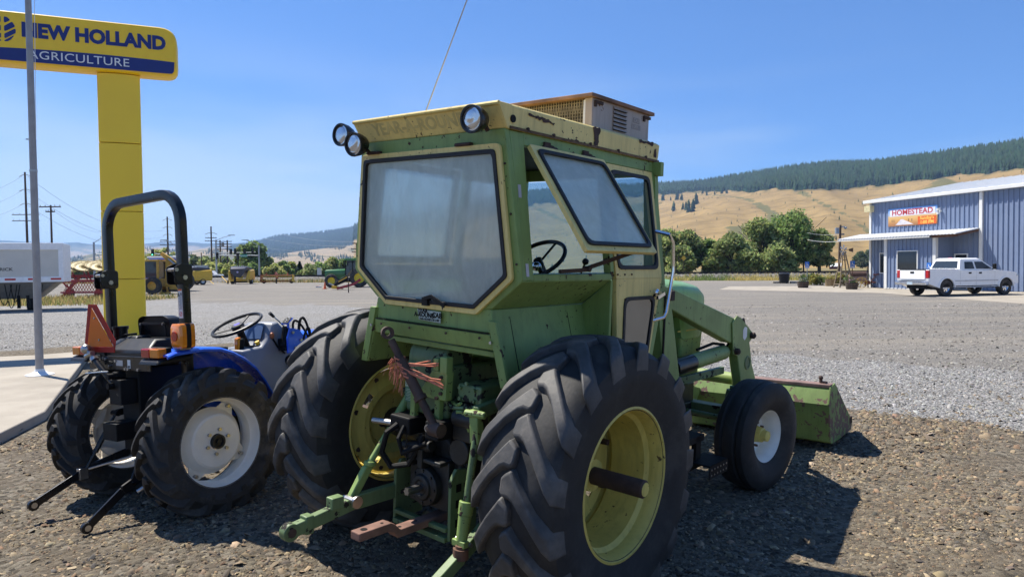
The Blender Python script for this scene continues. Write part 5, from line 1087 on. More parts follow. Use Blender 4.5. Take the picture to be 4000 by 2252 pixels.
m = MB(); m.hexa([(-.675, .30, .40), (-.615, .30, .40), (-.615, .34, .40), (-.675, .34, .40), (-.545, .295, .60), (-.475, .295, .60), (-.475, .335, .60), (-.545, .335, .60)]); m.cyl((-.505, .315, .59), (-.50, .315, .62), .036, n=12); LR = m.build('lift_rod', M_green, GT, 30, .008); MB().cyl((-.503, .315, .61), (-.30, .31, .86), .020, n=12).build('rod', M_green, LR); MB().cyl((-.31, .31, .845), (-.22, .31, .96), .028, n=12).build('rod_yoke', M_green, LR)
RA = link_arm((.10, -.27, .42), (-.47, -.395, .255), (-.86, -.43, .10), -1)
m = MB(); m.cyl((-.475, -.41, .26), (-.475, -.41, .315), .042, n=14); m.cyl((-.475, -.41, .315), (-.475, -.41, .33), .03, n=12); m.cyl((-.475, -.415, .33), (-.475, -.415, .355), .008, n=8); m.cyl((-.475, -.39, .33), (-.475, -.39, .35), .007, n=8); m.build('ball_joint', M_rust, RA)
m = MB(); m.cyl((-.462, -.40, .345), (-.44, -.40, .48), .030, .036, 14); m.cyl((-.44, -.40, .48), (-.43, -.40, .55), .040, n=14); m.bb((-.49, -.445, .32), (-.45, -.355, .355)); RR_ = m.build('lift_rod', M_green, GT, 30, .004); MB().cyl((-.43, -.40, .55), (-.36, -.39, .90), .021, n=12).build('rod', M_greend, RR_)
m = MB(); m.hexa([(-.38, -.42, .84), (-.33, -.42, .84), (-.33, -.36, .84), (-.38, -.36, .84), (-.385, -.41, 1.02), (-.335, -.41, 1.02), (-.335, -.35, 1.02), (-.385, -.35, 1.02)]); m.cyl((-.39, -.33, 1.0), (-.36, -.45, 1.0), .02, n=10); m.build('rod_yoke', M_green, RR_, 30, .006)
m = MB(); m.cyl((-.44, -.36, .335), (-.45, -.46, .335), .012, n=10); m.lathe([(0, .022), (.006, .022), (.006, .012), (0, .012)], (-.45, -.36, .335), (0, 1, 0), 12); m.build('hitch_pin', M_steel, RR_)
la_ = MB(); la_.bar([(-.05, .31, 1.03), (-.25, .31, .98)], .04, .07); la_.bar([(-.05, -.36, 1.03), (-.36, -.38, 1.0)], .04, .07); la_.cyl((-.05, -.40, 1.03), (-.05, .34, 1.03), .045, n=14); la_.build('lift_arm', M_greend, GT, 30, .006)
# top link tied up with orange twine
t0, t1 = Vector((-.47, .225, 1.375)), Vector((-.40, -.125, .87)); dt = t1 - t0
tl = MB(); tl.cyl(t0 + dt * .08, t0 + dt * .28, .022, .020, 12); tl.cyl(t0 + dt * .28, t0 + dt * .66, .030, n=14); tl.cyl(t0 + dt * .66, t0 + dt * .70, .038, n=14); tl.cyl(t0 + dt * .70, t0 + dt, .022, n=12)
tl.lathe([(-.024, .018), (-.024, .036), (.024, .036), (.024, .018)], t0, (-.6, -1, .1), 18, True); tl.lathe([(-.04, .0), (-.04, .04), (.04, .04), (.04, 0)], t1, (0, 1, 0), 16); TL = tl.build('top_link', mat('brown_rust_link', (.075, .045, .032), .75, var=.4, scale=14, bmp=.2), GT, 35)
tw = MB(); rnd = random.Random(4); c0 = t0 + dt * .36; a1 = Vector((-.36, -.11, 1.13)); a2 = Vector((-.35, -.02, 1.215))
for i in range(9):
    c_ = c0 + dt * rnd.uniform(-.04, .07); pts_ = [c_ + Vector((rnd.uniform(-.04, .0), rnd.uniform(-.02, .03), 0)), (c_ + a1) / 2 + Vector((-.02, 0, rnd.uniform(-.02, .015))), a1 + Vector((rnd.uniform(-.02, .0), rnd.uniform(-.03, .0), rnd.uniform(-.035, .02)))]; tw.tube(pts_, .0035, 5)
for i in range(5):
    c_ = c0 - dt * rnd.uniform(.0, .06); tw.tube([c_, (c_ + a2) / 2 + Vector((-.02, 0, .0)), a2 + Vector((0, rnd.uniform(-.08, .02), rnd.uniform(-.01, .02)))], .004, 5)
for i in range(8):
    c_ = c0 + dt * rnd.uniform(-.10, .10); tw.tube([c_ + (Vector((math.cos(t), 0, 0)) + Vector((0, math.sin(t) * .7, math.sin(t) * .25))) * .036 for t in np.linspace(0, 6.28, 9)[:-1]], .0045, 5, True)
for i in range(70):
    c_ = c0 + dt * rnd.uniform(-.1, .12) + Vector((-.03, rnd.uniform(0, .04), 0)); d_ = Vector((rnd.uniform(-.03, .0), rnd.uniform(-.02, .04), rnd.uniform(-.09, .02))); tw.tube([c_, c_ + d_ * .5, c_ + d_ + Vector((0, 0, -.03))], .0011, 3)
tw.build('orange_twine', mat('orange_twine', (.62, .22, .13), .9, var=.3, scale=30), TL, 0)
# ================================================================== BLUE COMPACT TRACTOR
BT = thing('compact_tractor', 'small blue tractor with black folding roll bar and orange triangle', 'tractor', M=posed(B_YAW, .0011, -.0394, B_LOC))
HB = .5024; tyre_s = None
for s in (-1, 1):
    e = .118; r_ = .3256; w_ = MB()
    w_.lathe([(-e, r_), (-e - .003, r_ - .012), (-e + .025, r_ - .024), (-e + .055, r_ - .028), (-e + .075, r_ - .045), (e - .075, r_ - .045), (e - .055, r_ - .028), (e - .025, r_ - .024), (e + .003, r_ - .012), (e, r_)], (0, 0, 0), (0, 1, 0), 64)
    wh = w_.build('rear_wheel', M_grayrim, BT, 40); wh.location = (0, s * .611, HB)
    d = MB(); do = s * .055
    d.lathe([(do - s * .075, .235), (do - s * .06, .215), (do - s * .004, .190), (do + s * .006, .175), (do + s * .006, .055), (do - s * .006, .055), (do - s * .006, .175), (do - s * .016, .190), (do - s * .072, .213), (do - s * .085, .235)], (0, 0, 0), (0, 1, 0), 48)
    # scalloped outer edge with four ears bolted to the rim
    for k in range(4):
        t = k * math.pi / 2 + .55
        def pp(r0, dt_, y): return Vector((r0 * math.sin(t + dt_), y, r0 * math.cos(t + dt_)))
        y0 = do - s * .08
        d.prism([pp(.215, -.42, y0), pp(.235, -.30, y0), pp(.275, -.16, y0), pp(.282, 0, y0), pp(.275, .16, y0), pp(.235, .30, y0), pp(.215, .42, y0), pp(.17, 0, y0)], (0, s * .010, 0))
        d.bar([pp(.268, -.07, y0 + s * .012), pp(.288, -.07, y0 - s * .03)], .05, .008, (math.cos(t), 0, -math.sin(t)))
    DSK = d.build('wheel_disc', M_grayrim, wh, 30)
    for k in range(4):
        t = k * math.pi / 2 + .55; c_ = Vector((math.sin(t) * .262, do - s * .07, math.cos(t) * .262)); MB().cyl(c_, c_ + Vector((0, s * .03, 0)), .013, n=6).build('rim_bolt', M_steel, wh, 0)
    for k in range(6):
        t = k * math.pi / 3 + .2; c_ = Vector((math.sin(t) * .085, do + s * .006, math.cos(t) * .085)); MB().cyl(c_, c_ + Vector((0, s * .02, 0)), .012, n=6).build('wheel_nut', M_steel, wh, 0)
    MB().lathe([(do + s * .004, .052), (do + s * .03, .05), (do + s * .03, .036), (do + s * .015, .034), (do + s * .015, .018), (do + s * .03, .016), (do + s * .032, .0)], (0, 0, 0), (0, 1, 0), 28).build('hub', M_grease, wh)
    if tyre_s is None: tyre_s = ty = tyre_mb(.5219, .30, r_ - .01, 18, .040, .40, .046, .022, .12, 64, 1.3).build('tyre', M_tyren, wh, 28, .002, 2)
    else: ty = tyre_s.copy(); COL.objects.link(ty); ty.parent = wh
    ty.rotation_euler = (0, .05 if s < 0 else .2, 0)
    # fender
    arc = [(-.30, 1.14), (-.245, 1.158), (-.035, 1.168), (.10, 1.155), (.20, 1.118), (.30, 1.06), (.39, .985), (.47, .875), (.53, .77), (.56, .66)]
    f = MB(); rings = []
    for u, w in arc: rings.append([Vector((u, s * .615, w - .028)), Vector((u, s * .622, w - .012)), Vector((u, s * .605, w)), Vector((u, s * .40, w + .004)), Vector((u, s * .40, w - .008)), Vector((u, s * .600, w - .012)), Vector((u, s * .608, w - .028))])
    f.loft(rings); FE = f.build('fender', M_blue, BT, 50)
    ip = MB(); ip.prism([(u, s * .40, w - .005) for u, w in arc[2:]] + [(.45, s * .40, .55), (.02, s * .40, .75)], (0, s * .008, 0)); ip.build('inner_panel', M_blue, FE, 0)
    # floor and front wheel
    w2 = MB(); w2.lathe([(-.08, .20), (-.085, .19), (0, .15), (.085, .19), (.08, .20)], (0, 0, 0), (0, 1, 0), 32); w2.lathe([(s * .02, .17), (s * .0, .06), (s * .0, 0)], (0, 0, 0), (0, 1, 0), 32)
    fw = w2.build('front_wheel', M_grayrim, BT); fw.location = (1.62, s * .52, .345)
    tyre_mb(.355, .21, .195, 16, .025, .4, .028, .015, .08, 40).build('tyre', M_tyren, fw, 28)
ch = MB(); ch.bb((-.24, -.12, .42), (.5, .12, 1.03)); ch.cyl((0, -.5, HB), (0, .5, HB), .085, n=16); ch.bb((.5, -.14, .40), (1.9, .14, .72)); ch.bb((1.56, -.45, .31), (1.68, .45, .40)); ch.build('chassis', M_blackm, BT, 30, .012)
fl = MB(); fl.bb((.32, -.40, .62), (1.05, .40, .65)); fl.build('footplate', M_blackm, BT, 0, .005)
# roll bar
hp_ = .047
pth = [(-.094, .505, .95), (-.094, .505, 2.06)] + [(-.094, .505 - .21 * (1 - math.cos(t)), 2.06 + .21 * math.sin(t)) for t in np.linspace(.2, math.pi / 2, 7)]
pth = pth + [(x, -y, z) for x, y, z in pth[::-1]]
rb = MB(); rb.sweep(pth, [tuple(p) for p in rpoly([(-.035, -.028), (.035, -.028), (.035, .028), (-.035, .028)], .006, 2)], (1, 0, 0)); 
ROPS = rb.build('roll_bar', M_black, BT, 32)
for s in (-1, 1):
    for off in (.047, -.047):
        m = MB(); m.prism([(-.094 + x, s * .505 + off - .004, 1.69 + z) for x, z in rpoly([(-.095, -.07), (.04, -.075), (.042, .065), (-.035, .075), (-.095, .05)], .025, 3)], (0, .008, 0)); PL_ = m.build('hinge_plate', M_black, ROPS, 30, .002)
    for x, z, r2 in ((-.02, -.025, .018), (-.08, .03, .014)): MB().cyl((-.094 + x, s * .505 - .06, 1.69 + z), (-.094 + x, s * .505 + .06, 1.69 + z), r2, n=6).build('hinge_bolt', M_steel, ROPS, 0)
    MB().tube([(-.21, s * .505 - .06, 1.72), (-.22, s * .505 - .075, 1.70), (-.19, s * .505 - .08, 1.64), (-.14, s * .505 - .075, 1.62)], .003, 4).build('lynch_wire', M_blackm, ROPS)
lab = MB().bb((-.1245, -.528, 1.38), (-.1222, -.482, 1.585)).build('warning_label', mat('label_white', (.72, .72, .70), .5, var=.05), ROPS, 0)
MB().bb((-.1253, -.528, 1.573), (-.1246, -.482, 1.585)).build('label_band', mat('label_orange', (.75, .17, .03), .5, var=.05), lab, 0)
lm = MB()
for i in range(15): lm.bb((-.1253, -.524, 1.445 + i * .006), (-.1247, -.488 - (i % 4) * .003, 1.4475 + i * .006))
lm.build('label_text_lines', mat('label_ink', (.12, .12, .12), .6, var=.05), lab, 0)
m = MB(); m.prism([(-.1253, -.490 + x, 1.546 + z) for x, z in ((0, .016), (.016, -.012), (-.016, -.012))], (.0006, 0, 0)); m.build('label_pictogram', mat('label_ink', (.12, .12, .12)), lab, 0)
m = MB(); m.prism([(-.1253, -.518 + x, 1.548 + z) for x, z in ((-.008, .01), (.01, .012), (.006, -.012), (-.006, -.01))], (.0006, 0, 0)); m.build('label_pictogram', mat('label_ink', (.12, .12, .12)), lab, 0)
m = MB(); m.lathe([(0, .016), (-.0006, .016), (-.0006, .012), (0, .012)], (-.1247, -.505, 1.41), (1, 0, 0), 18); m.bar([(-.1252, -.515, 1.42), (-.1252, -.495, 1.40)], .003, .001, (1, 0, 0)); m.build('label_stop_ring', mat('label_red', (.6, .05, .05), .5, var=.05), lab, 0)
# seat, tank, rear panel
st = MB(); sh = [Vector(p) for p in rpoly([(-.235, 1.12), (.235, 1.12), (.215, 1.375), (.14, 1.395), (-.14, 1.395), (-.215, 1.375)], .05, 3)]
st.loft([[Vector((.0 - .02 * (p.y - 1.12) / .27, p.x * .93, p.y)) for p in sh], [Vector((-.025 - .03 * (p.y - 1.12) / .27, p.x, p.y)) for p in sh], [Vector((.04, p.x, p.y)) for p in sh], [Vector((.07, p.x * .9, p.y - .01)) for p in sh]])
st.hexa([(.0, -.23, 1.03), (.42, -.23, 1.05), (.42, .23, 1.05), (.0, .23, 1.03), (.02, -.23, 1.13), (.44, -.21, 1.12), (.44, .21, 1.12), (.02, .23, 1.13)]); SEAT = st.build('seat', M_plast, BT, 40, .01)
MB().ring([(-.056, p.x, p.y) for p in rpoly([(-.19, 1.16), (.19, 1.16), (.175, 1.35), (-.175, 1.35)], .04, 3)], [(-.056, p.x, p.y) for p in rpoly([(-.17, 1.18), (.17, 1.18), (.155, 1.33), (-.155, 1.33)], .03, 3)], (.01, 0, 0)).build('back_shell_rib', M_plast, SEAT, 30)
for v in (-.17, .17): MB().cyl((-.058, v * .9, 1.335), (-.066, v * .9, 1.335), .008, n=8).build('bolt', M_steel, SEAT, 0)
tk = MB(); tk.loft([[Vector((u, v, 1.09)) for u, v in ((-.30, -.36), (-.02, -.36), (-.02, .36), (-.30, .36))], [Vector((u, v, 1.16)) for u, v in ((-.30, -.36), (-.02, -.36), (-.02, .36), (-.30, .36))], [Vector((u, v, 1.238)) for u, v in ((-.20, -.30), (-.03, -.34), (-.03, .34), (-.20, .34))]]); TK = tk.build('rear_cover', M_plast, BT, 30, .015)
m = MB(); m.loft([[Vector((u, v, 1.22)) for u, v in ((-.20, -.02), (-.06, -.02), (-.06, .15), (-.20, .15))], [Vector((u, v, 1.256)) for u, v in ((-.17, -.0), (-.07, -.0), (-.07, .13), (-.17, .13))]]); m.build('cover_hump', M_plast, TK, 30, .008)
m = MB(); m.cyl((-.12, .33, 1.235), (-.12, .33, 1.30), .05, n=16); m.cyl((-.12, .33, 1.30), (-.12, .33, 1.325), .058, n=16); m.build('filler_cap', M_plast, TK)
MB().tube([(-.14, .06, 1.27), (-.20, .12, 1.265), (-.29, .21, 1.20), (-.315, .235, 1.13), (-.31, .19, 1.09), (-.31, .08, 1.075)], .009, 6).build('breather_hose', M_blackm, TK)
m = MB(); m.bb((-.315, -.42, 1.025), (-.30, .42, 1.125)); RP = m.build('rear_panel', M_black, BT, 0, .003)
for v, w in ((.24, 1.10), (.20, 1.105), (.17, 1.10), (.03, 1.09), (-.10, 1.035), (-.14, 1.035), (-.27, 1.035), (.12, 1.05)): MB().cyl((-.315, v, w), (-.327, v, w), .011, n=6).build('bolt', M_steel, RP, 0)
MB().bb((-.3165, -.06, 1.055), (-.3155, .03, 1.095)).build('serial_plate', mat('alu_plate', (.5, .5, .5), .4, .3, var=.1), RP, 0)
m = MB().bb((-.3165, -.165, 1.04), (-.3155, -.125, 1.10)).build('label', mat('label_white', (.72, .72, .70)), RP, 0); MB().bb((-.3172, -.16, 1.045), (-.3166, -.13, 1.06)).build('label_print', mat('label_ink', (.12, .12, .12)), m, 0)
M_red = mat('red_lens', (.42, .01, .012), .15, var=.1, coat=.6); M_amb = mat('amber_lens', (.78, .23, .01), .15, var=.1, coat=.6)
for s, v0 in ((-1, -.45), (1, .53)):
    m = MB(); m.hexa([(-.36, v0 - .13, 1.075), (-.10, v0 - .13, 1.085), (-.10, v0 + .13, 1.085), (-.36, v0 + .13, 1.075), (-.33, v0 - .12, 1.115), (-.08, v0 - .12, 1.135), (-.08, v0 + .12, 1.135), (-.33, v0 + .12, 1.115)]); SH = m.build('lamp_bracket', M_plast, BT, 0, .02)
    inn, out_ = (v0 + .005, v0 + .11) if s < 0 else (v0 - .11, v0 - .005), (v0 - .11, v0 - .0) if s < 0 else (v0, v0 + .11)
    m = MB().bb((-.335, inn[0], 1.122), (-.27, inn[1], 1.185)).build('tail_lamp', M_red, SH, 0, .008); MB().bb((-.335, out_[0], 1.122), (-.27, out_[1], 1.185)).build('turn_lamp', M_amb, SH, 0, .008)
    MB().bb((-.275, v0 - .115, 1.118), (-.24, v0 + .115, 1.188)).build('lamp_housing', M_blackm, SH, 0, .006)
# flashing lamp on the fender
bl = MB(); pf_ = rpoly([(-.065, -.085), (.065, -.085), (.07, .0), (.065, .085), (-.065, .085), (-.07, 0)], .025, 3); CB = Vector((-.17, -.60, 1.262))
BE = None
for d0, d1, mt, nm in ((-.06, -.018, M_amb, 'flasher'), (-.018, .016, M_blackm, 'housing_band'), (.016, .05, M_amb, 'front_lens')):
    m = MB(); sc = lambda k, d_: [CB + Vector((d_, p.x * k, p.y * k)) for p in pf_]
    m.loft([sc(.82 if d0 < -.05 else 1.0, d0), sc(1.0, d0 + .012), sc(1.0, d1 - .006), sc(.82 if d1 > .04 else 1.0, d1)]); o = m.build(nm, mt, BT if BE is None else BE, 40)
    BE = BE or o
MB().cyl(CB + Vector((-.062, .005, -.0)), CB + Vector((-.068, .005, 0)), .033, n=20).build('red_reflector', M_red, BE)
MB().bb((-.20, -.60, 1.165), (-.12, -.53, 1.182)).build('mount', M_steel, BE, 0)
# slow vehicle triangle: thin coloured sheet, translucency added to brighten its shaded face
def sheet(name, col):
    m = mat(name, col, .4, var=.06); n = m.node_tree; o = [x for x in n.nodes if x.type == 'OUTPUT_MATERIAL'][0]; b = [x for x in n.nodes if x.type == 'BSDF_PRINCIPLED'][0]
    t = N(n, 'BsdfTranslucent'); t.inputs[0].default_value = (*col, 1); x = N(n, 'MixShader'); x.inputs[0].default_value = .5; n.links.new(b.outputs[0], x.inputs[1]); n.links.new(t.outputs[0], x.inputs[2]); n.links.new(x.outputs[0], o.inputs[0]); return m
SX = -.325
tri = [(.378, 1.505), (.256, 1.500), (.006, 1.236), (.028, 1.150), (.435, 1.146), (.454, 1.222)]
m = MB(); otri = [(.378, 1.505), (.256, 1.500), (.006, 1.236), (.028, 1.150), (.435, 1.146), (.454, 1.222)]; itri = [(.328, 1.481), (.322, 1.479), (.034, 1.198), (.040, 1.190), (.410, 1.186), (.417, 1.192)]; m.ring([(SX, v, w) for v, w in otri], [(SX, v, w) for v, w in itri], (.004, 0, 0)); TR = m.build('slow_vehicle_triangle', sheet('dark_red_reflective', (.55, .02, .014)), BT, 0)
m = MB(); m.prism([(SX - .002, v, w) for v, w in [(.325, 1.478), (.036, 1.192), (.415, 1.187)]], (.0015, 0, 0)); m.build('orange_centre', sheet('fluorescent_orange', (1.0, .30, .015)), TR, 0)
for v, w in ((.285, 1.40), (.23, 1.24)): MB().cyl((SX - .003, v, w), (SX - .009, v, w), .008, n=10).build('rivet', M_steel, TR, 0)
MB().bb((-.322, .18, 1.06), (-.305, .24, 1.17)).build('triangle_bracket', M_black, TR, 0)
# three point linkage
t0, t1 = Vector((-.37, .345, 1.175)), Vector((-.33, -.08, .84)); dt = t1 - t0
m = MB(); m.cyl(t0 + dt * .2, t0 + dt * .92, .022, n=12); m.cyl(t0 + dt * .92, t1, .03, n=12); TL2 = m.build('top_link', M_black, BT)
m = MB(); m.cyl(t0, t0 + dt * .22, .014, n=10); m.ball(t0, .036); m.cyl(t0 + dt * .1 + Vector((0, .05, -.02)), t0 + dt * .13 + Vector((0, -.03, .015)), .02, n=8); m.cyl(t0 + dt * .2, t0 + dt * .25, .03, n=6); m.build('ball_end', M_steel, TL2)
MB().tube([(-.40, .30, 1.0), (-.40, .12, 1.015), (-.38, .02, 1.02)], .006, 6).build('release_rod', M_steel, BT)
m = MB(); m.bb((-.36, -.10, .78), (-.24, .06, .96)); m.bb((-.40, -.095, .53), (-.24, .095, .655)); m.build('pto_shield', M_blackm, BT, 0, .006)
for w in (.985, .915): m = MB(); m.cyl((-.36, .0, w), (-.28, .0, w), .03, n=12); m.cyl((-.40, .0, w), (-.36, .0, w), .022, n=12); m.build('hydraulic_coupler', M_blackm, BT)
m = MB(); m.bar([(-.05, .24, .40), (-.44, .34, .285)], .02, .06); m.bar([(-.44, .34, .275), (-.76, .35, .13)], .018, .055); m.cyl((-.765, .365, .127), (-.765, .335, .127), .038, n=16); L1 = m.build('lower_link', M_black, BT, 0, .004)
MB().cyl((-.765, .369, .127), (-.765, .331, .127), .02, n=12).build('link_ball', M_steel, L1); m = MB(); m.bar([(-.40, .32, .30), (-.15, .10, .37)], .05, .014); m.bb((-.47, .315, .23), (-.41, .365, .31)); m.build('stabiliser', M_steel, L1, 0, .003)
m = MB(); m.bar([(-.05, -.22, .40), (-.48, -.30, .24)], .02, .06); m.bar([(-.48, -.30, .235), (-.715, -.30, .06)], .018, .055); m.cyl((-.72, -.285, .056), (-.72, -.315, .056), .038, n=16); L2 = m.build('lower_link', M_black, BT, 0, .004)
MB().cyl((-.72, -.281, .056), (-.72, -.319, .056), .02, n=12).build('link_ball', M_steel, L2); m = MB(); m.cyl((-.40, -.33, .21), (-.22, -.40, .30), .016, n=10); m.cyl((-.35, -.35, .235), (-.27, -.385, .275), .024, n=10); m.build('stabiliser', M_steel, L2)
for s, a_, b_ in ((1, (-.42, .32, .30), (-.22, .26, .68)), (-1, (-.42, -.29, .27), (-.20, -.24, .68))):
    m = MB(); a_, b_ = Vector(a_), Vector(b_); m.cyl(a_, b_, .011, n=8); m.cyl(a_ + (b_ - a_) * .3, a_ + (b_ - a_) * .7, .019, n=10); m.cyl(b_ + Vector((0, -.04, 0)), b_ + Vector((0, .04, 0)), .022, n=10); m.bar([b_, (.0, s * .2, .72)], .025, .05); m.build('lift_rod', M_black, BT)
# dash, steering, levers
da = MB(); pf_ = [(.56, .66), (.58, 1.075), (.76, 1.09), (.82, 1.15), (.87, 1.275), (.93, 1.285), (1.02, 1.20), (1.13, 1.02), (1.15, .66)]
rings = []
for v, k, dz in ((-.205, .93, -.03), (-.185, 1, -.004), (0, 1.0, .004), (.185, 1, -.004), (.205, .93, -.03)):
    cu_ = sum(p[0] for p in pf_) / len(pf_); rings.append([Vector((cu_ + (u - cu_) * k, v, w + (dz if w > .8 else 0))) for u, w in pf_])
da.loft(rings); DA = da.build('dashboard', M_grey, BT, 45, .012)
MB().prism([(.800, -.13, 1.142), (.800, .13, 1.142), (.853, .11, 1.255), (.853, -.11, 1.255)], (-.006, 0, .003)).build('instrument_panel', mat('dash_blue_grey', (.06, .10, .20), .3, var=.1), DA, 0, .004)
m = MB(); m.prism([(.817, -.08, 1.165), (.817, .08, 1.165), (.845, .07, 1.225), (.845, -.07, 1.225)], (-.008, 0, .004)); m.build('display', mat('display_blue', (.10, .25, .55), .2, var=.1), DA, 0, .003)
MB().box((.74, -.08, 1.094), (.07, .09, .006)).build('switch_plate', M_blackm, DA, 0)
ax_ = Vector((-.40, 0, .915)).normalized(); cs_ = Vector((.675, .01, 1.275)); xx = Vector((0, 1, 0)); yy = ax_.cross(xx)
m = MB(); m.tube([cs_ + (xx * math.cos(t) + yy * math.sin(t)) * .205 for t in np.linspace(0, 2 * math.pi, 41)[:-1]], .0135, 8, True); SWB = m.build('steering_wheel', M_plast, BT)
for t in (.9, 3.0, 5.1): MB().bar([cs_ - ax_ * .02 + (xx * math.cos(t) + yy * math.sin(t)) * .04, cs_ - ax_ * .004 + (xx * math.cos(t) + yy * math.sin(t)) * .20], .026, .01, ax_).build('spoke', M_plast, SWB, 0, .003)
m = MB(); m.lathe([(-.05, .03), (-.025, .052), (0, .055), (.012, .045), (.016, .0)], cs_ - ax_ * .01, ax_, 20); m.build('wheel_hub', M_plast, SWB); MB().lathe([(.0062, .028), (.0075, .0)], cs_ , ax_, 16).build('hub_emblem', mat('emblem_blue', (.12, .10, .45), .3, var=.3, scale=60), SWB)
MB().cyl(cs_ - ax_ * .28, cs_ - ax_ * .04, .030, n=14).build('steering_column', M_blackm, BT)
m = MB(); m.tube([(1.02, -.19, 1.215), (.93, -.20, 1.29), (.87, -.20, 1.34)], .006, 6); LV = m.build('lever', M_steel, BT); MB().cyl((.885, -.20, 1.327), (.845, -.20, 1.362), .012, .015, 10).build('lever_grip', M_plast, LV)
m = MB(); m.tube([(.97, -.215, 1.01), (.90, -.215, 1.07), (.85, -.215, 1.15)], .008, 6); LV = m.build('lever', M_blackm, BT); MB().ball((.845, -.215, 1.17), (.02, .02, .028)).build('lever_knob', mat('brown_orange_plastic', (.40, .12, .035), .4, var=.15), LV)
m = MB(); m.hexa([(.60, -.05, 1.03), (.65, -.05, 1.03), (.65, -.10, 1.03), (.60, -.10, 1.03), (.615, -.045, 1.16), (.675, -.045, 1.17), (.675, -.105, 1.17), (.615, -.105, 1.16)]); GL = m.build('gear_lever', M_blackm, BT, 40, .015); MB().hexa([(.592, -.057, 1.05), (.61, -.057, 1.05), (.61, -.10, 1.05), (.592, -.10, 1.05), (.60, -.05, 1.168), (.63, -.05, 1.178), (.63, -.10, 1.178), (.60, -.10, 1.168)]).build('grip_insert', M_amb, GL, 0, .006)
MB().cyl((.785, -.12, 1.09), (.765, -.12, 1.13), .018, .02, 10).build('throttle_knob', mat('yellow_plastic', (.75, .45, .02), .4, var=.1), DA)
m = MB(); m.lathe([(0, .045), (-.012, .04), (-.012, .022), (-.03, .018), (-.03, 0)], (1.02, -.205, .945), (0, 1, 0), 18); m.bb((1.01, -.235, .86), (1.03, -.225, .945)); m.bb((1.0, -.24, .83), (1.045, -.215, .865)); m.build('ignition_key', M_blackm, DA)
# loader valve tower
m = MB(); m.prism([(.90, -.33, 1.02), (1.07, -.33, 1.04), (1.09, -.33, 1.13), (1.02, -.33, 1.21), (.93, -.33, 1.23), (.90, -.33, 1.15)], (0, -.02, 0)); VT = m.build('valve_bracket', M_blue, BT, 0, .003)
m = MB(); m.cyl((.93, -.28, 1.08), (.95, -.27, 1.24), .045, .03, 12); m.bb((.90, -.32, 1.04), (1.0, -.22, 1.14)); m.build('joystick_boot', M_blackm, VT)
m = MB(); m.prism([(.90, -.36, 1.265), (.955, -.36, 1.315), (.955, -.27, 1.315), (.90, -.27, 1.265)], (.006, 0, -.006)); PLT = m.build('control_plate', M_blue, VT, 0, .004)
m = MB(); m.prism([(.904, -.352, 1.272), (.950, -.352, 1.3145), (.950, -.278, 1.3145), (.904, -.278, 1.272)], (-.002, 0, .002)); m.build('control_decal', M_blackm, PLT, 0)
for a_, b_ in ((-.315, .0), (-.335, .012), (-.295, .012), (-.315, .024), (-.315, -.014)): c_ = Vector((.927 + b_, a_, 1.2955 + b_ * .93)); MB().ball(c_, (.008, .008, .004), 8, 4).build('decal_mark', M_white, PLT)
MB().bar([(.93, -.325, 1.23), (.935, -.32, 1.28)], .02, .01).build('plate_stem', M_blue, VT, 0)
for k, (a_, b_, c_) in enumerate((((1.03, -.33, 1.16), (1.02, -.34, 1.37), (1.10, -.36, 1.36)), ((1.05, -.31, 1.16), (1.07, -.30, 1.40), (1.13, -.33, 1.33)), ((1.06, -.35, 1.12), (1.12, -.36, 1.30), (1.13, -.36, 1.20)), ((1.0, -.30, 1.2), (.98, -.30, 1.33), (1.05, -.32, 1.33)))):
    e_ = Vector((1.15, -.34, 1.08)); pts_ = []
    for t in np.linspace(0, 1, 12): pts_.append(Vector(a_) * (1 - t) ** 3 + Vector(b_) * 3 * t * (1 - t) ** 2 + Vector(c_) * 3 * t * t * (1 - t) + e_ * t ** 3)
    MB().tube(pts_, .010, 6).build('hydraulic_hose', M_blackm, VT)
for p_ in ((.95, -.352, 1.19), (1.03, -.352, 1.12), (.97, -.352, 1.06)): MB().cyl(p_, Vector(p_) + Vector((0, -.012, 0)), .012, n=6).build('bolt', M_steel, VT, 0)
hd = MB(); rings = []
for u, hw, tp_, bt_ in ((1.10, .26, 1.17, .70), (1.5, .26, 1.165, .70), (1.85, .245, 1.13, .70), (2.02, .22, 1.06, .72), (2.06, .19, .98, .75)):
    rings.append([Vector((u, v, w)) for v, w in rpoly([(-hw, bt_), (-hw, tp_ - .02), (-hw * .5, tp_ + .01), (hw * .5, tp_ + .01), (hw, tp_ - .02), (hw, bt_)], [.01, .05, .1, .1, .05, .01], 3)])
hd.loft(rings); hd.build('bonnet', M_blue, BT, 45)
# ================================================================== SIGN, FLAGPOLE
SP, SD, SN = Vector((-7.9, 17.0, 0)), Vector((-.923, -.386, 0)).normalized(), Vector((.386, -.923, 0)).normalized()
M_sy = mat('sign_yellow', (1.0, .63, .008), .35, var=.04, coat=.2); M_syd = mat('column_yellow', (1.0, .66, .035), .45, var=.035, scale=.8); M_navy = mat('sign_navy', (.010, .022, .17), .35, var=.05)
SG = thing('pylon_sign', 'tall yellow dealer sign with blue lettering on a yellow column', 'sign', M=frame(SP, -SD, (0, 0, 1)))
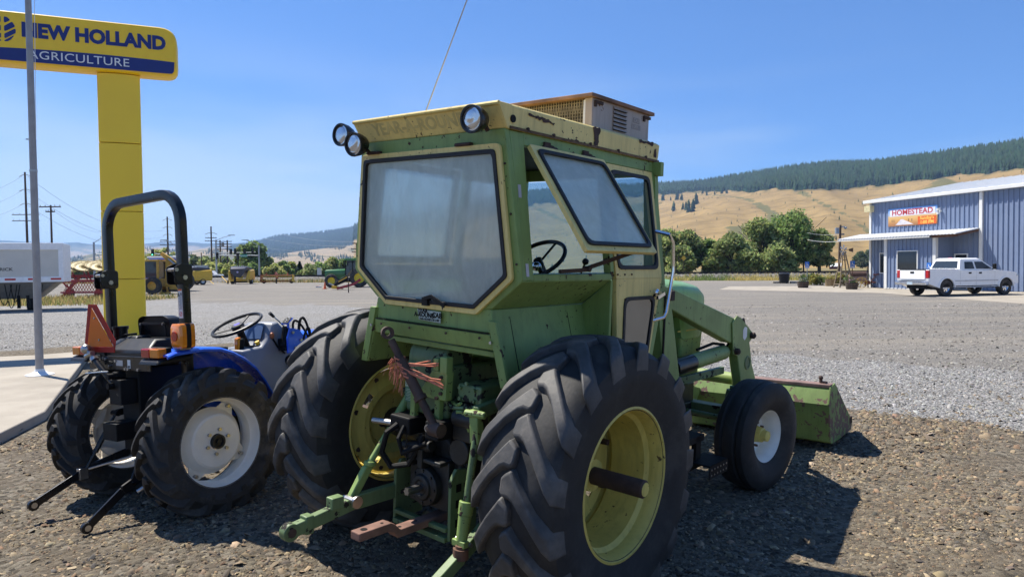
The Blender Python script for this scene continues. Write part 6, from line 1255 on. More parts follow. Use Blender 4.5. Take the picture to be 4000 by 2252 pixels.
# local frame: x to the right along the face, y up, z out towards the viewer
SL = 5.6
outl = rpoly([(-SL, 6.32), (.02, 6.32), (.02, 7.46), (-SL, 7.46)], [.2, .26, .38, .2], 6)
m = MB(); k = [(.0, .92, .03), (.06, 1, 0), (.42, 1, 0), (.48, .96, .02)]
def so(z, ins): return [Vector((p.x, p.y, z)) for p in (inset(outl, ins) if ins else outl)]
m.loft([so(-.50, .05), so(-.46, .0), so(-.05, 0), so(-.0, .03)]); CABN = m.build('sign_cabinet', M_sy, SG, 50)
fo_ = inset(outl, .055); m = MB(); m.prism([(p.x, p.y, .001) for p in fo_], (0, 0, .012)); FC = m.build('sign_face', M_sy, CABN, 0)
def arc_y(x): return 6.665 - .012 * (x + 1.6) ** 2 + .02
xsb = np.linspace(-SL + .07, -.045, 24); lowr = [(-.06, 6.44), (-.1, 6.385), (-.2, 6.378), (-SL + .07, 6.378)]
m = MB(); m.prism([(x, arc_y(x), .0135) for x in xsb] + [(x, y, .0135) for x, y in lowr], (0, 0, .004)); BN = m.build('blue_band', M_navy, FC, 0)
text('NEW HOLLAND', .42, M_navy, FC, frame((-1.655, 7.06, .016), (1, 0, 0), (0, 1, 0)), .006, .021, .93, 'sign_lettering')
text('AGRICULTURE', .26, M_white, BN, frame((-1.98, 6.535, .020), (1, 0, 0), (0, 1, 0)), .004, .0, 1.13, 'band_lettering', 1.04)
# leaf emblem: an oval cut by veins into leaves
def leaf(pts_): MB().prism([(x - 3.43, y + 7.05, .014) for x, y in rpoly(pts_, .025, 3)], (0, 0, .006)).build('emblem_leaf', M_navy, FC, 0)
for sgn in (-1, 1):
    leaf([(sgn * .03, .12), (sgn * .03, .27), (sgn * .09, .255), (sgn * .15, .20)]); leaf([(sgn * .03, -.06), (sgn * .03, .06), (sgn * .18, .17), (sgn * .235, .07), (sgn * .10, -.02)]); leaf([(sgn * .03, -.22), (sgn * .03, -.11), (sgn * .245, .035), (sgn * .24, -.07)]); leaf([(sgn * .03, -.27), (sgn * .03, -.25), (sgn * .225, -.11), (sgn * .15, -.22), (sgn * .09, -.265)])
for a, b in ((6.3, 4.72), (4.70, 3.135), (3.12, 1.56), (1.545, -.05)):
    m = MB(); bow = [(-.82, -.14), (-.72, -.09), (-.6, -.065), (-1.24 + .0, -.05), (-1.88, -.065)]
    pr = [(-.80, -.16), (-.81, -.13), (-.95, -.085), (-1.24, -.06), (-1.53, -.085), (-1.67, -.13), (-1.68, -.16), (-1.67, -.36), (-1.24, -.42), (-.81, -.36)]
    m.loft([[Vector((x, b, z)) for x, z in pr], [Vector((x, a, z)) for x, z in pr]]); m.build('column_panel', M_syd, SG, 30, .006)
m = MB(); m.bb((-1.6, -.05, -.35), (-.9, 6.3, -.17)); m.build('column_core', M_syd, SG, 0)
FP = thing('flagpole', 'slim grey aluminium flagpole on a white round base', 'flagpole', (-7.5, 11.21, .11))
MB().cyl((0, 0, 0), (0, 0, 10.5), .058, .034, 20).build('shaft', mat('weathered_aluminium', (.34, .325, .315), .5, .25, var=.12), FP)
MB().lathe([(.0, .20), (.012, .20), (.03, .13), (.06, .075), (.10, .062)], (0, 0, 0), (0, 0, 1), 28).build('base_flange', M_white, FP)
m = MB(); m.bb((-.10, -.012, 3.7), (-.055, .012, 3.72)); m.lathe([(3.2, .0585), (3.23, .0585)], (0, 0, 0), (0, 0, 1), 20); m.build('cleat', M_steel, FP); MB().tube([(.07, -.02, 3.7), (.14, -.02, 7.5), (.30, -.05, 10.3)], .004, 4).build('halyard', M_white, FP)

# ================================================================== GRAIN TRAILER
TRD = Vector((.90, .43, 0)).normalized()
TT = thing('grain_trailer', 'grey grain trailer with white rails and red reflector strips', 'trailer', M=frame((-20.35, 32.2, 0), TRD, (-TRD.y, TRD.x, 0)))
# local: x towards the right end (0), y away from the camera, z up
M_tg = mat('trailer_grey', (.62, .59, .52), .45, var=.06, scale=1.5); M_tw = mat('trailer_white', (.88, .88, .87), .35, .0, var=.06)
m = MB(); m.bb((-11, .0, 1.46), (0, 2.5, 2.85)); TB = m.build('box_body', M_tg, TT, 0, .01)
m = MB(); m.bb((-11, -.05, 2.72), (.03, 2.55, 3.03)); m.build('top_rail', M_tw, TB, 0, .02); MB().bb((-11, -.04, 1.28), (.03, 2.54, 1.52)).build('bottom_rail', M_tw, TB, 0, .02); MB().bb((-.16, -.045, 1.52), (.03, 2.545, 2.72)).build('corner_post', M_tw, TB, 0, .01)
for i in range(9):
    x1 = -.07 - i * 1.02 * .84 * 1.0; MB().bb((x1 - .40, -.047, 1.38), (x1, -.041, 1.46)).build('red_reflector', mat('reflector_red', (.5, .012, .015), .3, var=.05), TB, 0)
_d = ray(50, 1050); _Mi = TT.matrix_world.inverted(); _o = _Mi @ Vector((0, 0, H)); _dd = _Mi.to_3x3() @ _d; XR = (_o + _dd * (-_o.y / _dd.y)).x
text('MAVERICK', .19, mat('trailer_letters', (.10, .09, .08), .5, var=.05), TB, frame((XR - .52, -.004, 1.86), (1, 0, 0), (0, 0, 1)), .004, .004, 1.15, 'trailer_lettering')
m = MB(); m.hexa([(-4.5, .3, .55), (-1.05, .3, .55), (-1.05, 2.2, .55), (-4.5, 2.2, .55), (-4.5, .05, 1.28), (-.25, .05, 1.28), (-.25, 2.45, 1.28), (-4.5, 2.45, 1.28)]); m.build('front_hopper', mat('trailer_underside', (.16, .145, .12), .6, var=.15), TT, 0, .01)
for x in (-1.4, -1.75): MB().bb((x - .06, .25, .12), (x + .06, .40, 1.0)).build('landing_leg', M_blackm, TT, 0, .01)
MB().cyl((-1.35, .5, .02), (-1.35, .5, .6), .13, n=14).build('kingpin_stand', M_blackm, TT)
for k_, (a, b, c) in enumerate(((-2.5, .28, .62), (-2.2, .15, .5), (-2.0, .42, .4), (-1.1, .6, .35))):
    MB().tube([Vector((a + c * .9 * t, .0, 1.2 - (1.2 - b) * math.sin(math.pi * t))) for t in np.linspace(0, 1, 12)], .018, 5).build('air_hose', M_blackm, TT)
MB().bar([(-.3, .1, 1.28), (-1.0, .2, .62)], .08, .05).build('gooseneck_brace', mat('brace_tan', (.30, .22, .15), .7), TT, 0)

# ================================================================== FAR YARD MACHINES
M_red2 = mat('implement_red', (.30, .02, .03), .45, var=.15); M_mny = mat('machine_yellow', (.70, .42, .03), .4, var=.12); M_mcy = mat('old_machine_yellow', (.55, .33, .05), .55, var=.25, scale=4)
M_dgl = mat('dark_window', (.03, .04, .05), .1, var=.1, coat=.4); M_jdg = mat('bright_green', (.03, .17, .035), .3, var=.08, coat=.4); M_jdy = mat('bright_rim_yellow', (.72, .55, .02), .4, var=.06)
def wheel(par, c, r_, w, rimr, rim_m, ax=(0, 1, 0), tyre_m=None, name='wheel'):
    a = Vector(ax).normalized(); c = Vector(c); m = MB(); m.lathe([(-w * .3, rimr), (-w * .2, rimr * .8), (-w * .05, rimr * .7), (-w * .05, 0)], c, a, 24); m.lathe([(w * .3, rimr), (w * .2, rimr * .8), (w * .05, rimr * .7), (w * .05, 0)], c, a, 24); o = m.build(name, rim_m, par)
    MB().lathe([(-w * .4, rimr * .97), (-w * .5, (rimr + r_) / 2), (-w * .42, r_ * .96), (-w * .2, r_), (w * .2, r_), (w * .42, r_ * .96), (w * .5, (rimr + r_) / 2), (w * .4, rimr * .97)], c, a, 28).build('tyre', tyre_m or M_tyren, o); return o
# hay rake with yellow finger wheels
p = gnd(330, 1152); Y0 = 46.0; RK = thing('wheel_rake', 'red hay rake with a row of big yellow finger wheels', 'hay rake', (-27.0, Y0, 0), R(-8))
def sx(px, Y): return at(px, 1050, Y).x
for i in range(6):
    c = Vector((-1.7 + i * .56, .3 * (i % 2), 2.05 + .1 * (i % 2))); axn = Vector((.22, -.33, .9)).normalized(); x_ = axn.orthogonal().normalized(); y_ = axn.cross(x_)
    m = MB(); m.tube([c + (x_ * math.cos(t) + y_ * math.sin(t)) * .68 for t in np.linspace(0, 6.283, 29)[:-1]], .03, 5, True)
    for j in range(26): t = j * 6.283 / 26; d_ = x_ * math.cos(t) + y_ * math.sin(t); m.tube([c + d_ * .12, c + d_ * .68, c + (x_ * math.cos(t + .12) + y_ * math.sin(t + .12)) * .92], .012, 3)
    m.lathe([(-.02, .22), (.03, .45), (.0, .64), (-.01, .64), (.02, .45), (-.03, .22)], c, axn, 28, True)
    m.build('finger_wheel', mat('pale_rake_yellow', (.40, .31, .12), .6, var=.4, scale=8), RK, 0); MB().cyl(c - axn * .05, c + axn * .05, .14, n=10).build('wheel_hub', mat('rake_tan', (.33, .19, .06), .6), RK); MB().tube([c + axn * -.02, c + Vector((.1, .1, -.7)), c + Vector((.2, .2, -.95))], .05, 5).build('wheel_arm', M_red2, RK)
m = MB(); m.bar([(-3, .2, 1.45), (1.7, .2, 1.42)], .16, .16); m.bar([(-3, .8, 1.15), (1.7, .8, 1.12)], .12, .12); m.bar([(-3, .2, 1.45), (-2.4, .8, .5)], .1, .1); m.bar([(-1.2, .2, 1.45), (-2.6, .2, .05)], .15, .15); m.bar([(.3, .2, 1.45), (-.2, .2, .1)], .15, .15); m.bar([(1.5, .2, 1.45), (1.6, .5, .1)], .12, .12); m.build('rake_frame', M_red2, RK, 0, .01)
for x in (-2.6, -.4, 1.5): wheel(RK, (x, .9, .33), .33, .2, .18, M_red2)
HR = thing('chain_harrow', 'red lattice drag harrow standing below the hay rake', 'harrow', (-26.0, 44.6, 0), R(-8))
m = MB()
for i in range(16):
    x = -2.5 + i * .2; m.bar([(x, 0, .35), (x + .5, 0, 1.1)], .03, .02, (0, 1, 0)); m.bar([(x + .5, .03, .35), (x, .03, 1.1)], .03, .02, (0, 1, 0))
o = m.build('chain_mesh', mat('harrow_red', (.36, .06, .04), .6, var=.2), HR, 0); o['kind'] = 'stuff'
m = MB(); m.bar([(-2.6, 0, .08), (1.0, 0, .08)], .1, .1); m.bar([(-2.6, 0, .42), (1.0, 0, .42)], .12, .1); m.bar([(-2.6, 0, 1.1), (1.0, 0, 1.1)], .08, .08); m.bar([(-2.6, 0, .08), (-2.6, 0, 1.1)], .08, .08); m.build('harrow_frame', M_red2, HR, 0)

# backhoe
def machine(name, label, cat, px, Y, rz): return thing(name, label, cat, (sx(px, Y), Y, 0), R(rz))
BH = machine('backhoe_loader', 'worn yellow backhoe with its digging boom raised, beside the column', 'backhoe', 590, 52, 0)
m = MB(); m.bb((-1.6, .2, .55), (.5, 1.6, 1.15)); m.bb((-2.6, .3, .9), (-1.2, 1.5, 1.5)); m.build('body', M_mcy, BH, 0, .04)
m = MB()
for x in (-.95, .38):
    for y in (.2, 1.6): m.bb((x - .07, y - .07, 1.1), (x + .07, y + .07, 2.45))
m.bb((-1.05, .1, 2.42), (.5, 1.7, 2.56)); m.build('cab_frame', M_mcy, BH, 0, .02); MB().bb((-.9, .22, 1.2), (.3, 1.58, 2.4)).build('cab_glass', M_dgl, BH, 0)
wheel(BH, (.1, 0, .62), .62, .45, .33, M_mcy); wheel(BH, (.1, 1.8, .62), .62, .45, .33, M_mcy); wheel(BH, (-2.2, .2, .4), .4, .3, .2, M_mcy); wheel(BH, (-2.2, 1.6, .4), .4, .3, .2, M_mcy)
def quadbar(mb, pts, w0): mb.prism(pts, (0, w0, 0)); return mb
b0 = [(.62, .7, .55), (.95, .7, .5), (1.15, .7, 1.3), (.95, .7, 2.35), (.72, .7, 2.45)]; m = MB(); quadbar(m, b0, .3); m.build('boom', M_mcy, BH, 0, .02)
m = MB(); quadbar(m, [(.30, .75, 2.95), (.42, .75, 3.12), (1.05, .75, 2.72), (2.2, .75, 1.75), (2.1, .75, 1.55), (.85, .75, 2.35)], .2); m.build('dipper_arm', M_mcy, BH, 0, .02); m = MB(); m.cyl((.95, .65, 2.6), (1.95, .65, 1.78), .06, n=8); m.build('dipper_ram', M_steel, BH)
m = MB(); quadbar(m, [(1.0, .6, .35), (1.55, .6, .3), (1.75, .6, .75), (1.4, .6, 1.2), (1.05, .6, 1.05)], .5); m.build('bucket', M_mcy, BH, 0, .02); m = MB(); m.tube([(.95, .6, 1.0), (1.1, .55, .75), (1.5, .5, .8), (1.7, .5, .45)], .05, 6); m.build('hose_bundle', M_blackm, BH)
m = MB(); m.bb((.35, .3, .0), (.7, 1.5, .12)); m.bar([(.5, .4, .1), (.4, .5, .9)], .12, .12); m.bar([(.5, 1.4, .1), (.4, 1.3, .9)], .12, .12); m.build('stabiliser', M_mcy, BH, 0)
# blue tractor behind it
TX = machine('cab_tractor', 'blue tractor with white cab roof behind the yellow backhoe', 'tractor', 640, 60, 0)
m = MB(); m.bb((-1.9, -.4, .8), (.2, .4, 1.55)); m.hexa([(1.1, -.9, .9), (1.9, -.9, .9), (1.9, .9, .9), (1.1, .9, .9), (1.0, -.9, 1.75), (1.6, -.9, 1.75), (1.6, .9, 1.75), (1.0, .9, 1.75)]); m.build('body', M_blue, TX, 0, .05)
MB().hexa([(-.8, -.75, 1.4), (.9, -.75, 1.4), (.9, .75, 1.4), (-.8, .75, 1.4), (-.7, -.7, 2.75), (.8, -.7, 2.75), (.8, .7, 2.75), (-.7, .7, 2.75)]).build('cab_glass', M_dgl, TX, 0); m = MB()
for x in (-.78, .1, .86): m.bb((x - .05, -.78, 1.4), (x + .05, -.70, 2.75))
m.bb((-.85, -.79, 2.62), (.95, .79, 2.76)); m.build('cab_frame', M_blue, TX, 0); MB().bb((-1.0, -.85, 2.77), (1.9, .85, 2.92)).build('roof', M_white, TX, 0, .05)
for y in (-.9, .9): wheel(TX, (1.3, y, .82), .82, .5, .45, M_white); wheel(TX, (-1.5, y, .55), .55, .35, .3, M_white)
# round balers
def baler(px, Y, label, rz):
    B = machine('round_baler', label, 'baler', px, Y, rz)   # faces the viewer along -y
    for s in (-1, 1):
        m = MB(); m.hexa([(s * .80, -.45, .55), (s * 1.28, -.3, .45), (s * 1.3, 2.0, .5), (s * .8, 2.0, .5), (s * 1.08, -.2, 1.7), (s * 1.28, -.1, 1.6), (s * 1.26, 2.0, 1.7), (s * 1.0, 2.0, 1.8)]); m.build('side_shield', M_mny, B, 0, .10, )
        wheel(B, (s * 1.12, .9, .38), .38, .36, .2, M_white, (1, 0, 0)); m = MB(); m.cyl((s * 1.33, -.25, .25), (s * 1.28, -.25, .25), .24, n=14); m.build('gauge_wheel', M_blackm, B)
    m = MB(); m.loft([[Vector((x, -.75, z)) for x, z in rpoly([(-.9, 1.85), (.9, 1.85), (.82, 1.4), (.30, .78), (-.30, .78), (-.82, 1.4)], .15, 3)], [Vector((x, .1, z + .15)) for x, z in rpoly([(-1.0, 2.0), (1.0, 2.0), (.9, 1.3), (.3, .7), (-.3, .7), (-.9, 1.3)], .15, 3)], [Vector((x, 1.8, z)) for x, z in rpoly([(-1.0, 2.0), (1.0, 2.0), (.9, 1.3), (.3, .7), (-.3, .7), (-.9, 1.3)], .15, 3)]]); HD = m.build('front_hood', mat('dark_baler_hood', (.045, .04, .05), .4, var=.1), B, 40)
    MB().lathe([(0, .12), (-.03, .10), (-.035, 0)], (0, -.76, 1.45), (0, 1, 0), 16).build('emblem', mat('pale_violet', (.45, .40, .62), .4, var=.1), HD)
    m = MB(); m.bb((-.95, -.35, .35), (.95, -.1, .62)); m.prism([(-.55, -.5, .65), (-.12, -1.7, .62), (.12, -1.7, .62), (.55, -.5, .65), (.55, -.5, .85), (-.55, -.5, .85)], (0, 0, .12)); m.build('drawbar_frame', M_mny, B, 0, .02)
    m = MB(); m.bb((-.1, -1.9, .15), (.1, -1.6, .95)); m.cyl((0, -1.7, .0), (0, -1.7, .5), .05, n=8); m.build('hitch_jack', M_blackm, B, 0); m = MB(); m.bb((-.9, -.2, .18), (.9, .1, .4)); m.build('pickup', M_blackm, B, 0); m = MB()
    for x in (-.5, -.25, 0, .25, .45): m.cyl((x, .1, 2.1), (x, .1, 2.24), .03, n=6)
    m.bb((-1.0, -.1, 2.06), (1.0, .3, 2.12)); m.build('roof_rail', M_white, B, 0); return B
baler(935, 86, 'yellow baler with black curved hood by the railway, facing the yard', 4); baler(748, 84, 'yellow and black baler half hidden by the roll bar post', -50)
# windrower header
WR = machine('pull_windrower', 'low red and yellow hay header with reel, right of the baler', 'windrower', 1082, 88, 2)
m = MB(); m.bb((-1.9, -.25, .95), (1.9, .5, 1.05)); m.bb((-1.9, -.2, .2), (1.9, .5, .35)); m.build('deck', mat('faded_orange_red', (.42, .13, .06), .6, var=.3, scale=3), WR, 0)
for i in range(4): t = i * 1.57 + .4; MB().bar([(-1.8, -.35 + .28 * math.cos(t), .62 + .28 * math.sin(t)), (1.8, -.35 + .28 * math.cos(t), .62 + .28 * math.sin(t))], .07, .07).build('reel_bat', mat('faded_yellow', (.62, .42, .06), .6, var=.2), WR, 0)
for s in (-1, 1): m = MB(); m.prism([(s * 1.9, -.5, .2), (s * 1.9, .5, .2), (s * 1.9, .5, 1.05), (s * 1.9, -.3, 1.1)], (s * .08, 0, 0)); m.build('end_shield', M_mny if s > 0 else mat('faded_orange_red', (.42, .13, .06)), WR, 0); wheel(WR, (s * 1.7, .2, .28), .28, .2, .15, M_blackm)
m = MB(); m.prism([(-.1, -.2, .55), (.12, -.2, .5), (.10, -.2, 1.1), (-.1, -.2, 1.42), (-.25, -.2, 1.35)], (0, .3, 0)); m.build('hitch_arm', mat('faded_salmon', (.55, .20, .12), .6, var=.1), WR, 0); MB().bb((.0, -.7, .0), (.12, -.5, .6)).build('jack', M_blackm, WR, 0)
for x in (-1.4, 1.2): MB().bb((x, .1, 1.0), (x + .08, .25, 1.3)).build('lift_post', mat('faded_orange_red', (.42, .13, .06)), WR, 0)
# distant green tractor
JD = machine('row_tractor', 'distant green tractor with glass cab and yellow wheels', 'tractor', 1345, 66, 12)
m = MB(); m.loft([[Vector((x, y, z)) for y, z in rpoly([(-.36, .75), (-.36, 1.55), (-.2, 1.66 - dz), (.2, 1.66 - dz), (.36, 1.55), (.36, .75)], .05, 2)] for x, dz in ((-1.75, .12), (-1.6, .03), (.1, -.06))]); m.build('bonnet', M_jdg, JD, 40); m = MB(); m.bb((-1.6, -.3, .5), (1.2, .3, .9)); m.build('chassis', M_blackm, JD, 0)
MB().hexa([(.1, -.7, 1.0), (1.5, -.75, 1.0), (1.5, .75, 1.0), (.1, .7, 1.0), (.25, -.68, 2.5), (1.45, -.70, 2.5), (1.45, .70, 2.5), (.25, .68, 2.5)]).build('cab_glass', M_dgl, JD, 0); m = MB()
for x in (.12, .75, 1.45): m.bb((x - .04, -.78, 1.0), (x + .05, -.70, 2.5))
m.bb((.0, -.8, 2.3), (1.6, .8, 2.36)); m.build('cab_frame', M_blackm, JD, 0); MB().bb((-.02, -.85, 2.48), (1.65, .85, 2.66)).build('roof', M_jdg, JD, 0, .06); MB().hexa([(.9, -1.0, 1.2), (2.0, -1.0, 1.2), (2.0, -.6, 1.2), (.9, -.6, 1.2), (1.1, -1.0, 1.6), (1.8, -1.0, 1.6), (1.8, -.6, 1.6), (1.1, -.6, 1.6)]).build('fender', M_jdg, JD, 0, .05)
for y in (-.95, .95): wheel(JD, (1.35, y, .86), .86, .5, .48, M_jdy); wheel(JD, (-1.15, y * .9, .62), .62, .42, .34, M_jdy)
MB().cyl((-.05, .5, 1.5), (-.05, .5, 2.4), .05, n=8).build('exhaust', M_blackm, JD); MB().bb((.28, -.95, 2.0), (.36, -.80, 2.25)).build('mirror', M_blackm, JD, 0)
MW = machine('disc_mower', 'red and yellow disc mower with black tilted cover, before the green tractor', 'mower', 1350, 58, 8)
MB().hexa([(-1.0, 0, .25), (.2, 0, .75), (.2, .8, .75), (-1.0, .8, .25), (-.9, 0, .55), (.1, 0, 1.25), (.1, .8, 1.25), (-.9, .8, .55)]).build('cover', M_blackm, MW, 0, .05); MB().hexa([(-1.15, -.1, .12), (-.2, -.1, .05), (-.2, .5, .05), (-1.15, .5, .12), (-1.1, -.1, .40), (-.7, -.1, .30), (-.7, .5, .30), (-1.1, .5, .40)]).build('skid_shoe', M_mny, MW, 0, .02)
m = MB(); m.bar([(-.7, -.15, .12), (.6, -.15, .45), (1.2, -.15, .85)], .16, .2); m.build('cutter_bar', M_red2, MW, 0); m = MB(); m.hexa([(-.6, -.02, .62), (.1, -.02, 1.0), (.1, -.01, 1.0), (-.6, -.01, .62), (-.58, -.02, .72), (.12, -.02, 1.1), (.12, -.01, 1.1), (-.58, -.01, .72)]); m.build('cover_stripe', M_mny, MW, 0); m = MB(); m.tube([(-.95, .3, .35), (-1.4, .4, .55)], .05, 6); m.build('support_leg', M_steel, MW); MB().bar([(.5, .0, .0), (.5, .0, .6)], .08, .08).build('parking_stand', M_mny, MW, 0)
M_cone = mat('cone_orange', (.75, .12, .02), .5, var=.1)
for px, Y, lb in ((1268, 61, 'orange traffic cone left of the distant green tractor'), (1407, 66, 'orange traffic cone beside the distant tractor rear wheel')):
    t_ = machine('traffic_cone', lb, 'traffic cone', px, Y, 0); t_['group'] = 'traffic cones in the yard'; MB().lathe([(.03, .15), (.03, .13), (.62, .03), (.62, 0)], (0, 0, 0), (0, 0, 1), 14).build('cone', M_cone, t_); MB().bb((-.18, -.18, 0), (.18, .18, .03)).build('base', M_cone, t_, 0)
t_ = machine('marker_stake', 'thin dark stake standing in the open yard', 'stake', 1360, 51, 0); MB().bb((-.03, -.03, 0), (.03, .03, .75)).build('post', M_rustd, t_, 0)
for i, (px, py, lb) in enumerate(((1244, 1122, 'small white and red box lying in the yard'),)):
    p = gnd(px, py); t_ = thing('small_box', lb, 'box', (p.x, p.y, 0)); MB().bb((-.25, -.15, 0), (.25, .15, .12)).build('body', M_white, t_, 0, .02); MB().bb((-.2, -.16, .121), (.1, .1, .125)).build('red_mark', M_cone, t_, 0)

# ================================================================== POLES, SIGNALS, WIRES
M_pole = mat('pole_wood', (.10, .065, .045), .9, var=.25, scale=2); M_galv = mat('galvanised', (.35, .38, .40), .5, .5, var=.08); M_ins = mat('insulator', (.22, .20, .19), .4, var=.1)
TOPS = {}
def upole(key, label, px, top, base, Y, arms, r_=.15, arm_w=1.3, davit=False, lean=0.0, name='utility_pole'):
    q = at(px, top, Y); t_ = thing(name, label, 'utility pole', (q.x, Y, 0)); h = q.z
    MB().cyl((-lean * h, 0, -.3), (0, 0, h), r_, r_ * .65, 10).build('pole', M_pole, t_); TOPS[key] = []
    for pxy, w, kind in arms:
        z = at(px, pxy, Y).z
        if kind == 'davit':
            for s in (-1, 1): MB().tube([(0, 0, z - .15), (s * w * .5, 0, z - .25), (s * w, 0, z - .5)], .05, 5).build('davit_arm', M_ins, t_); TOPS[key].append(Vector((q.x + s * w, Y, z - .5)))
        else:
            MB().bar([(-w, -.12, z), (w, -.12, z)], .1, .12).build('crossarm', M_pole, t_, 0)
            for x in (-w * .92, -w * .45, w * .45, w * .92): MB().cyl((x, -.12, z + .06), (x, -.12, z + .22), .04, n=6).build('insulator', M_ins, t_); TOPS[key].append(Vector((q.x + x, Y - .12, z + .22)))
    return t_
upole('A', 'tall wooden transmission pole at the left edge above the trailer', 97, 672, 950, 120, [(678, 1.0, 'davit'), (735, 1.0, 'davit'), (790, 1.0, 'davit'), (838, 2.3, 'x'), (862, 2.3, 'x')], .22, lean=-.004)
upole('B', 'shorter wooden pole with wide crossarm behind the trailer', 198, 801, 950, 80, [(808, 1.2, 'x'), (827, .5, 'x')], .14)
upole('C', 'dark tall pole rising between the roll bar legs', 653, 846, 1040, 150, [(852, 1.0, 'davit'), (882, 1.0, 'davit'), (911, 1.0, 'davit'), (943, 1.6, 'x'), (956, 1.6, 'x')], .22)
upole('D', 'brown pole with three crossarms behind the white cabinet', 824, 884, 1066, 140, [(905, 1.2, 'davit'), (929, 1.1, 'x'), (941, 1.2, 'x')], .2)
upole('E', 'short bare brown pole among the bushes', 786, 986, 1070, 150, [], .15)
upole('F', 'power pole partly hidden by the cab left edge', 1392, 948, 1070, 110, [(950, .6, 'x'), (972, .8, 'x'), (984, .7, 'x')], .14)
t_ = thing('transformer_poles', 'pair of brown poles joined by crossarms holding a transformer', 'utility pole', (sx(876, 130), 130, 0)); hw = (890 - 862) / 2 * 130 / F; zt = at(862, 938, 130).z
for x in (-hw, hw): MB().cyl((x, 0, -.2), (x, 0, zt), .17, .13, 8).build('pole', M_pole, t_)
for pxy in (943, 952, 963, 973): z = at(876, pxy, 130).z; MB().bar([(-hw - .9, -.15, z), (hw + .9, -.15, z)], .1, .12).build('crossarm', M_pole, t_, 0)
MB().cyl((-.1, -.2, zt - 1.2), (-.1, -.2, zt - .4), .25, n=10).build('transformer', M_ins, t_); MB().bar([(-hw + .3, -.1, at(870, 1020, 130).z), (hw, -.1, at(890, 995, 130).z)], .12, .08).build('brace', M_galv, t_, 0)
upole('G', 'thin utility pole beside the large willow', 3139, 885, 1052, 104, [(886, .25, 'x')], .12)
TP = upole('H', 'dark pole with grey transformer can by the blue building', 3283, 878, 1045, 70, [], .15, lean=.03)
z = at(3283, 898, 70).z; MB().cyl((-.38, -.1, z - .38), (-.38, -.1, z + .22), .2, n=12).build('transformer_can', M_galv, TP); MB().tube([(0, 0, z + .25), (.3, -.1, z + .35), (.45, -.1, z + .25)], .05, 5).build('lamp_bracket', M_galv, TP); MB().ball((.45, -.1, z + .2), .14).build('yard_lamp', M_galv, TP); MB().bb((.02, -.2, z - .5), (.3, -.05, z - .35)).build('cutout', M_ins, TP, 0)
def signal(label, px, top, base, Y, arms, light, heads, sign=None):
    x0 = sx(px, Y); t_ = thing('traffic_signal', label, 'traffic signal', (x0, Y, 0)); zt = at(px, top, Y).z
    MB().cyl((0, 0, -.2), (0, 0, zt), .17, .12, 12).build('mast', M_galv, t_)
    for (ax_, ay, bx, by) in arms: a, b = at(ax_, ay, Y), at(bx, by, Y); MB().cyl((a.x - x0, 0, a.z), (b.x - x0, 0, b.z), .09, .055, 8).build('mast_arm', M_galv, t_)
    lx, ly, kx = light; a = at(px, top + 3, Y); b = at(lx, ly, Y); mid = Vector(((a.x + b.x) / 2 - x0, 0, (a.z * .35 + b.z * .65))); MB().tube([(0, 0, a.z), mid, (b.x - x0, 0, b.z)], .05, 6).build('lamp_arm', M_galv, t_); MB().bb((b.x - x0 - .55, -.15, b.z - .06), (b.x - x0 + .55, .15, b.z + .05)).build('street_lamp', M_galv, t_, 0)
    for hx, hy, lit in heads:
        c = at(hx, hy, Y); H_ = MB().bb((c.x - x0 - .2, -.25, c.z - .55), (c.x - x0 + .2, -.05, c.z + .55)).build('signal_head', M_blackm, t_, 0, .03)
        for k_ in range(3):
            lens = mat('green_signal_lit', (.1, .9, .5), .3, var=0) if (lit and k_ == 0) else mat('dark_signal_lens', (.03, .03, .03), .3, var=.1)
            MB().cyl((c.x - x0, -.26, c.z - .34 + k_ * .34), (c.x - x0, -.27, c.z - .34 + k_ * .34), .12, n=10).build('signal_lens', lens, H_)
    if sign:
        hx, hy, w, tx = sign; c = at(hx, hy, Y); S_ = MB().bb((c.x - x0 - w / 2, -.12, c.z - .22), (c.x - x0 + w / 2, -.09, c.z + .22)).build('street_name_sign', mat('street_sign_green', (.01, .30, .20), .4, var=.05), t_, 0); text(tx or '-', .34, M_white, S_, frame((c.x - x0, -.125, c.z), (1, 0, 0), (0, 0, 1)), .004, .002, .9, 'street_lettering')
    return t_
gm_ = mat('green_signal_lit', (.1, .9, .5), .3, var=0); bs = [n_ for n_ in gm_.node_tree.nodes if n_.type == 'BSDF_PRINCIPLED'][0]; bs.inputs['Emission Color'].default_value = (.15, 1, .6, 1); bs.inputs['Emission Strength'].default_value = 1.2
signal('signal mast with arm reaching right behind the front baler', 846, 936, 1072, 122, [(849, 988, 1000, 985), (849, 997, 930, 999)], (905, 918, 0), [(903, 984, 0), (920, 982, 0), (956, 982, 0), (988, 980, 0)])
signal('signal mast with arm reaching left and a green street name sign', 1013, 957, 1074, 118, [(1010, 998, 860, 994)], (958, 937, 0), [(930, 1001, 0), (850, 999, 0)], (953, 998, 1.15, 'Highway 30'))
signal('signal arm with green lights between the column and roll bar', 690, 958, 1060, 110, [(690, 1001, 548, 984)], (642, 937, 0), [(557, 988, 1), (598, 986, 1), (636, 997, 0)], (663, 1000, 1.0, ''))
signal('grey lamp mast left of the yellow column', 369, 945, 1045, 95, [(369, 992, 410, 993)], (410, 926, 0), [])
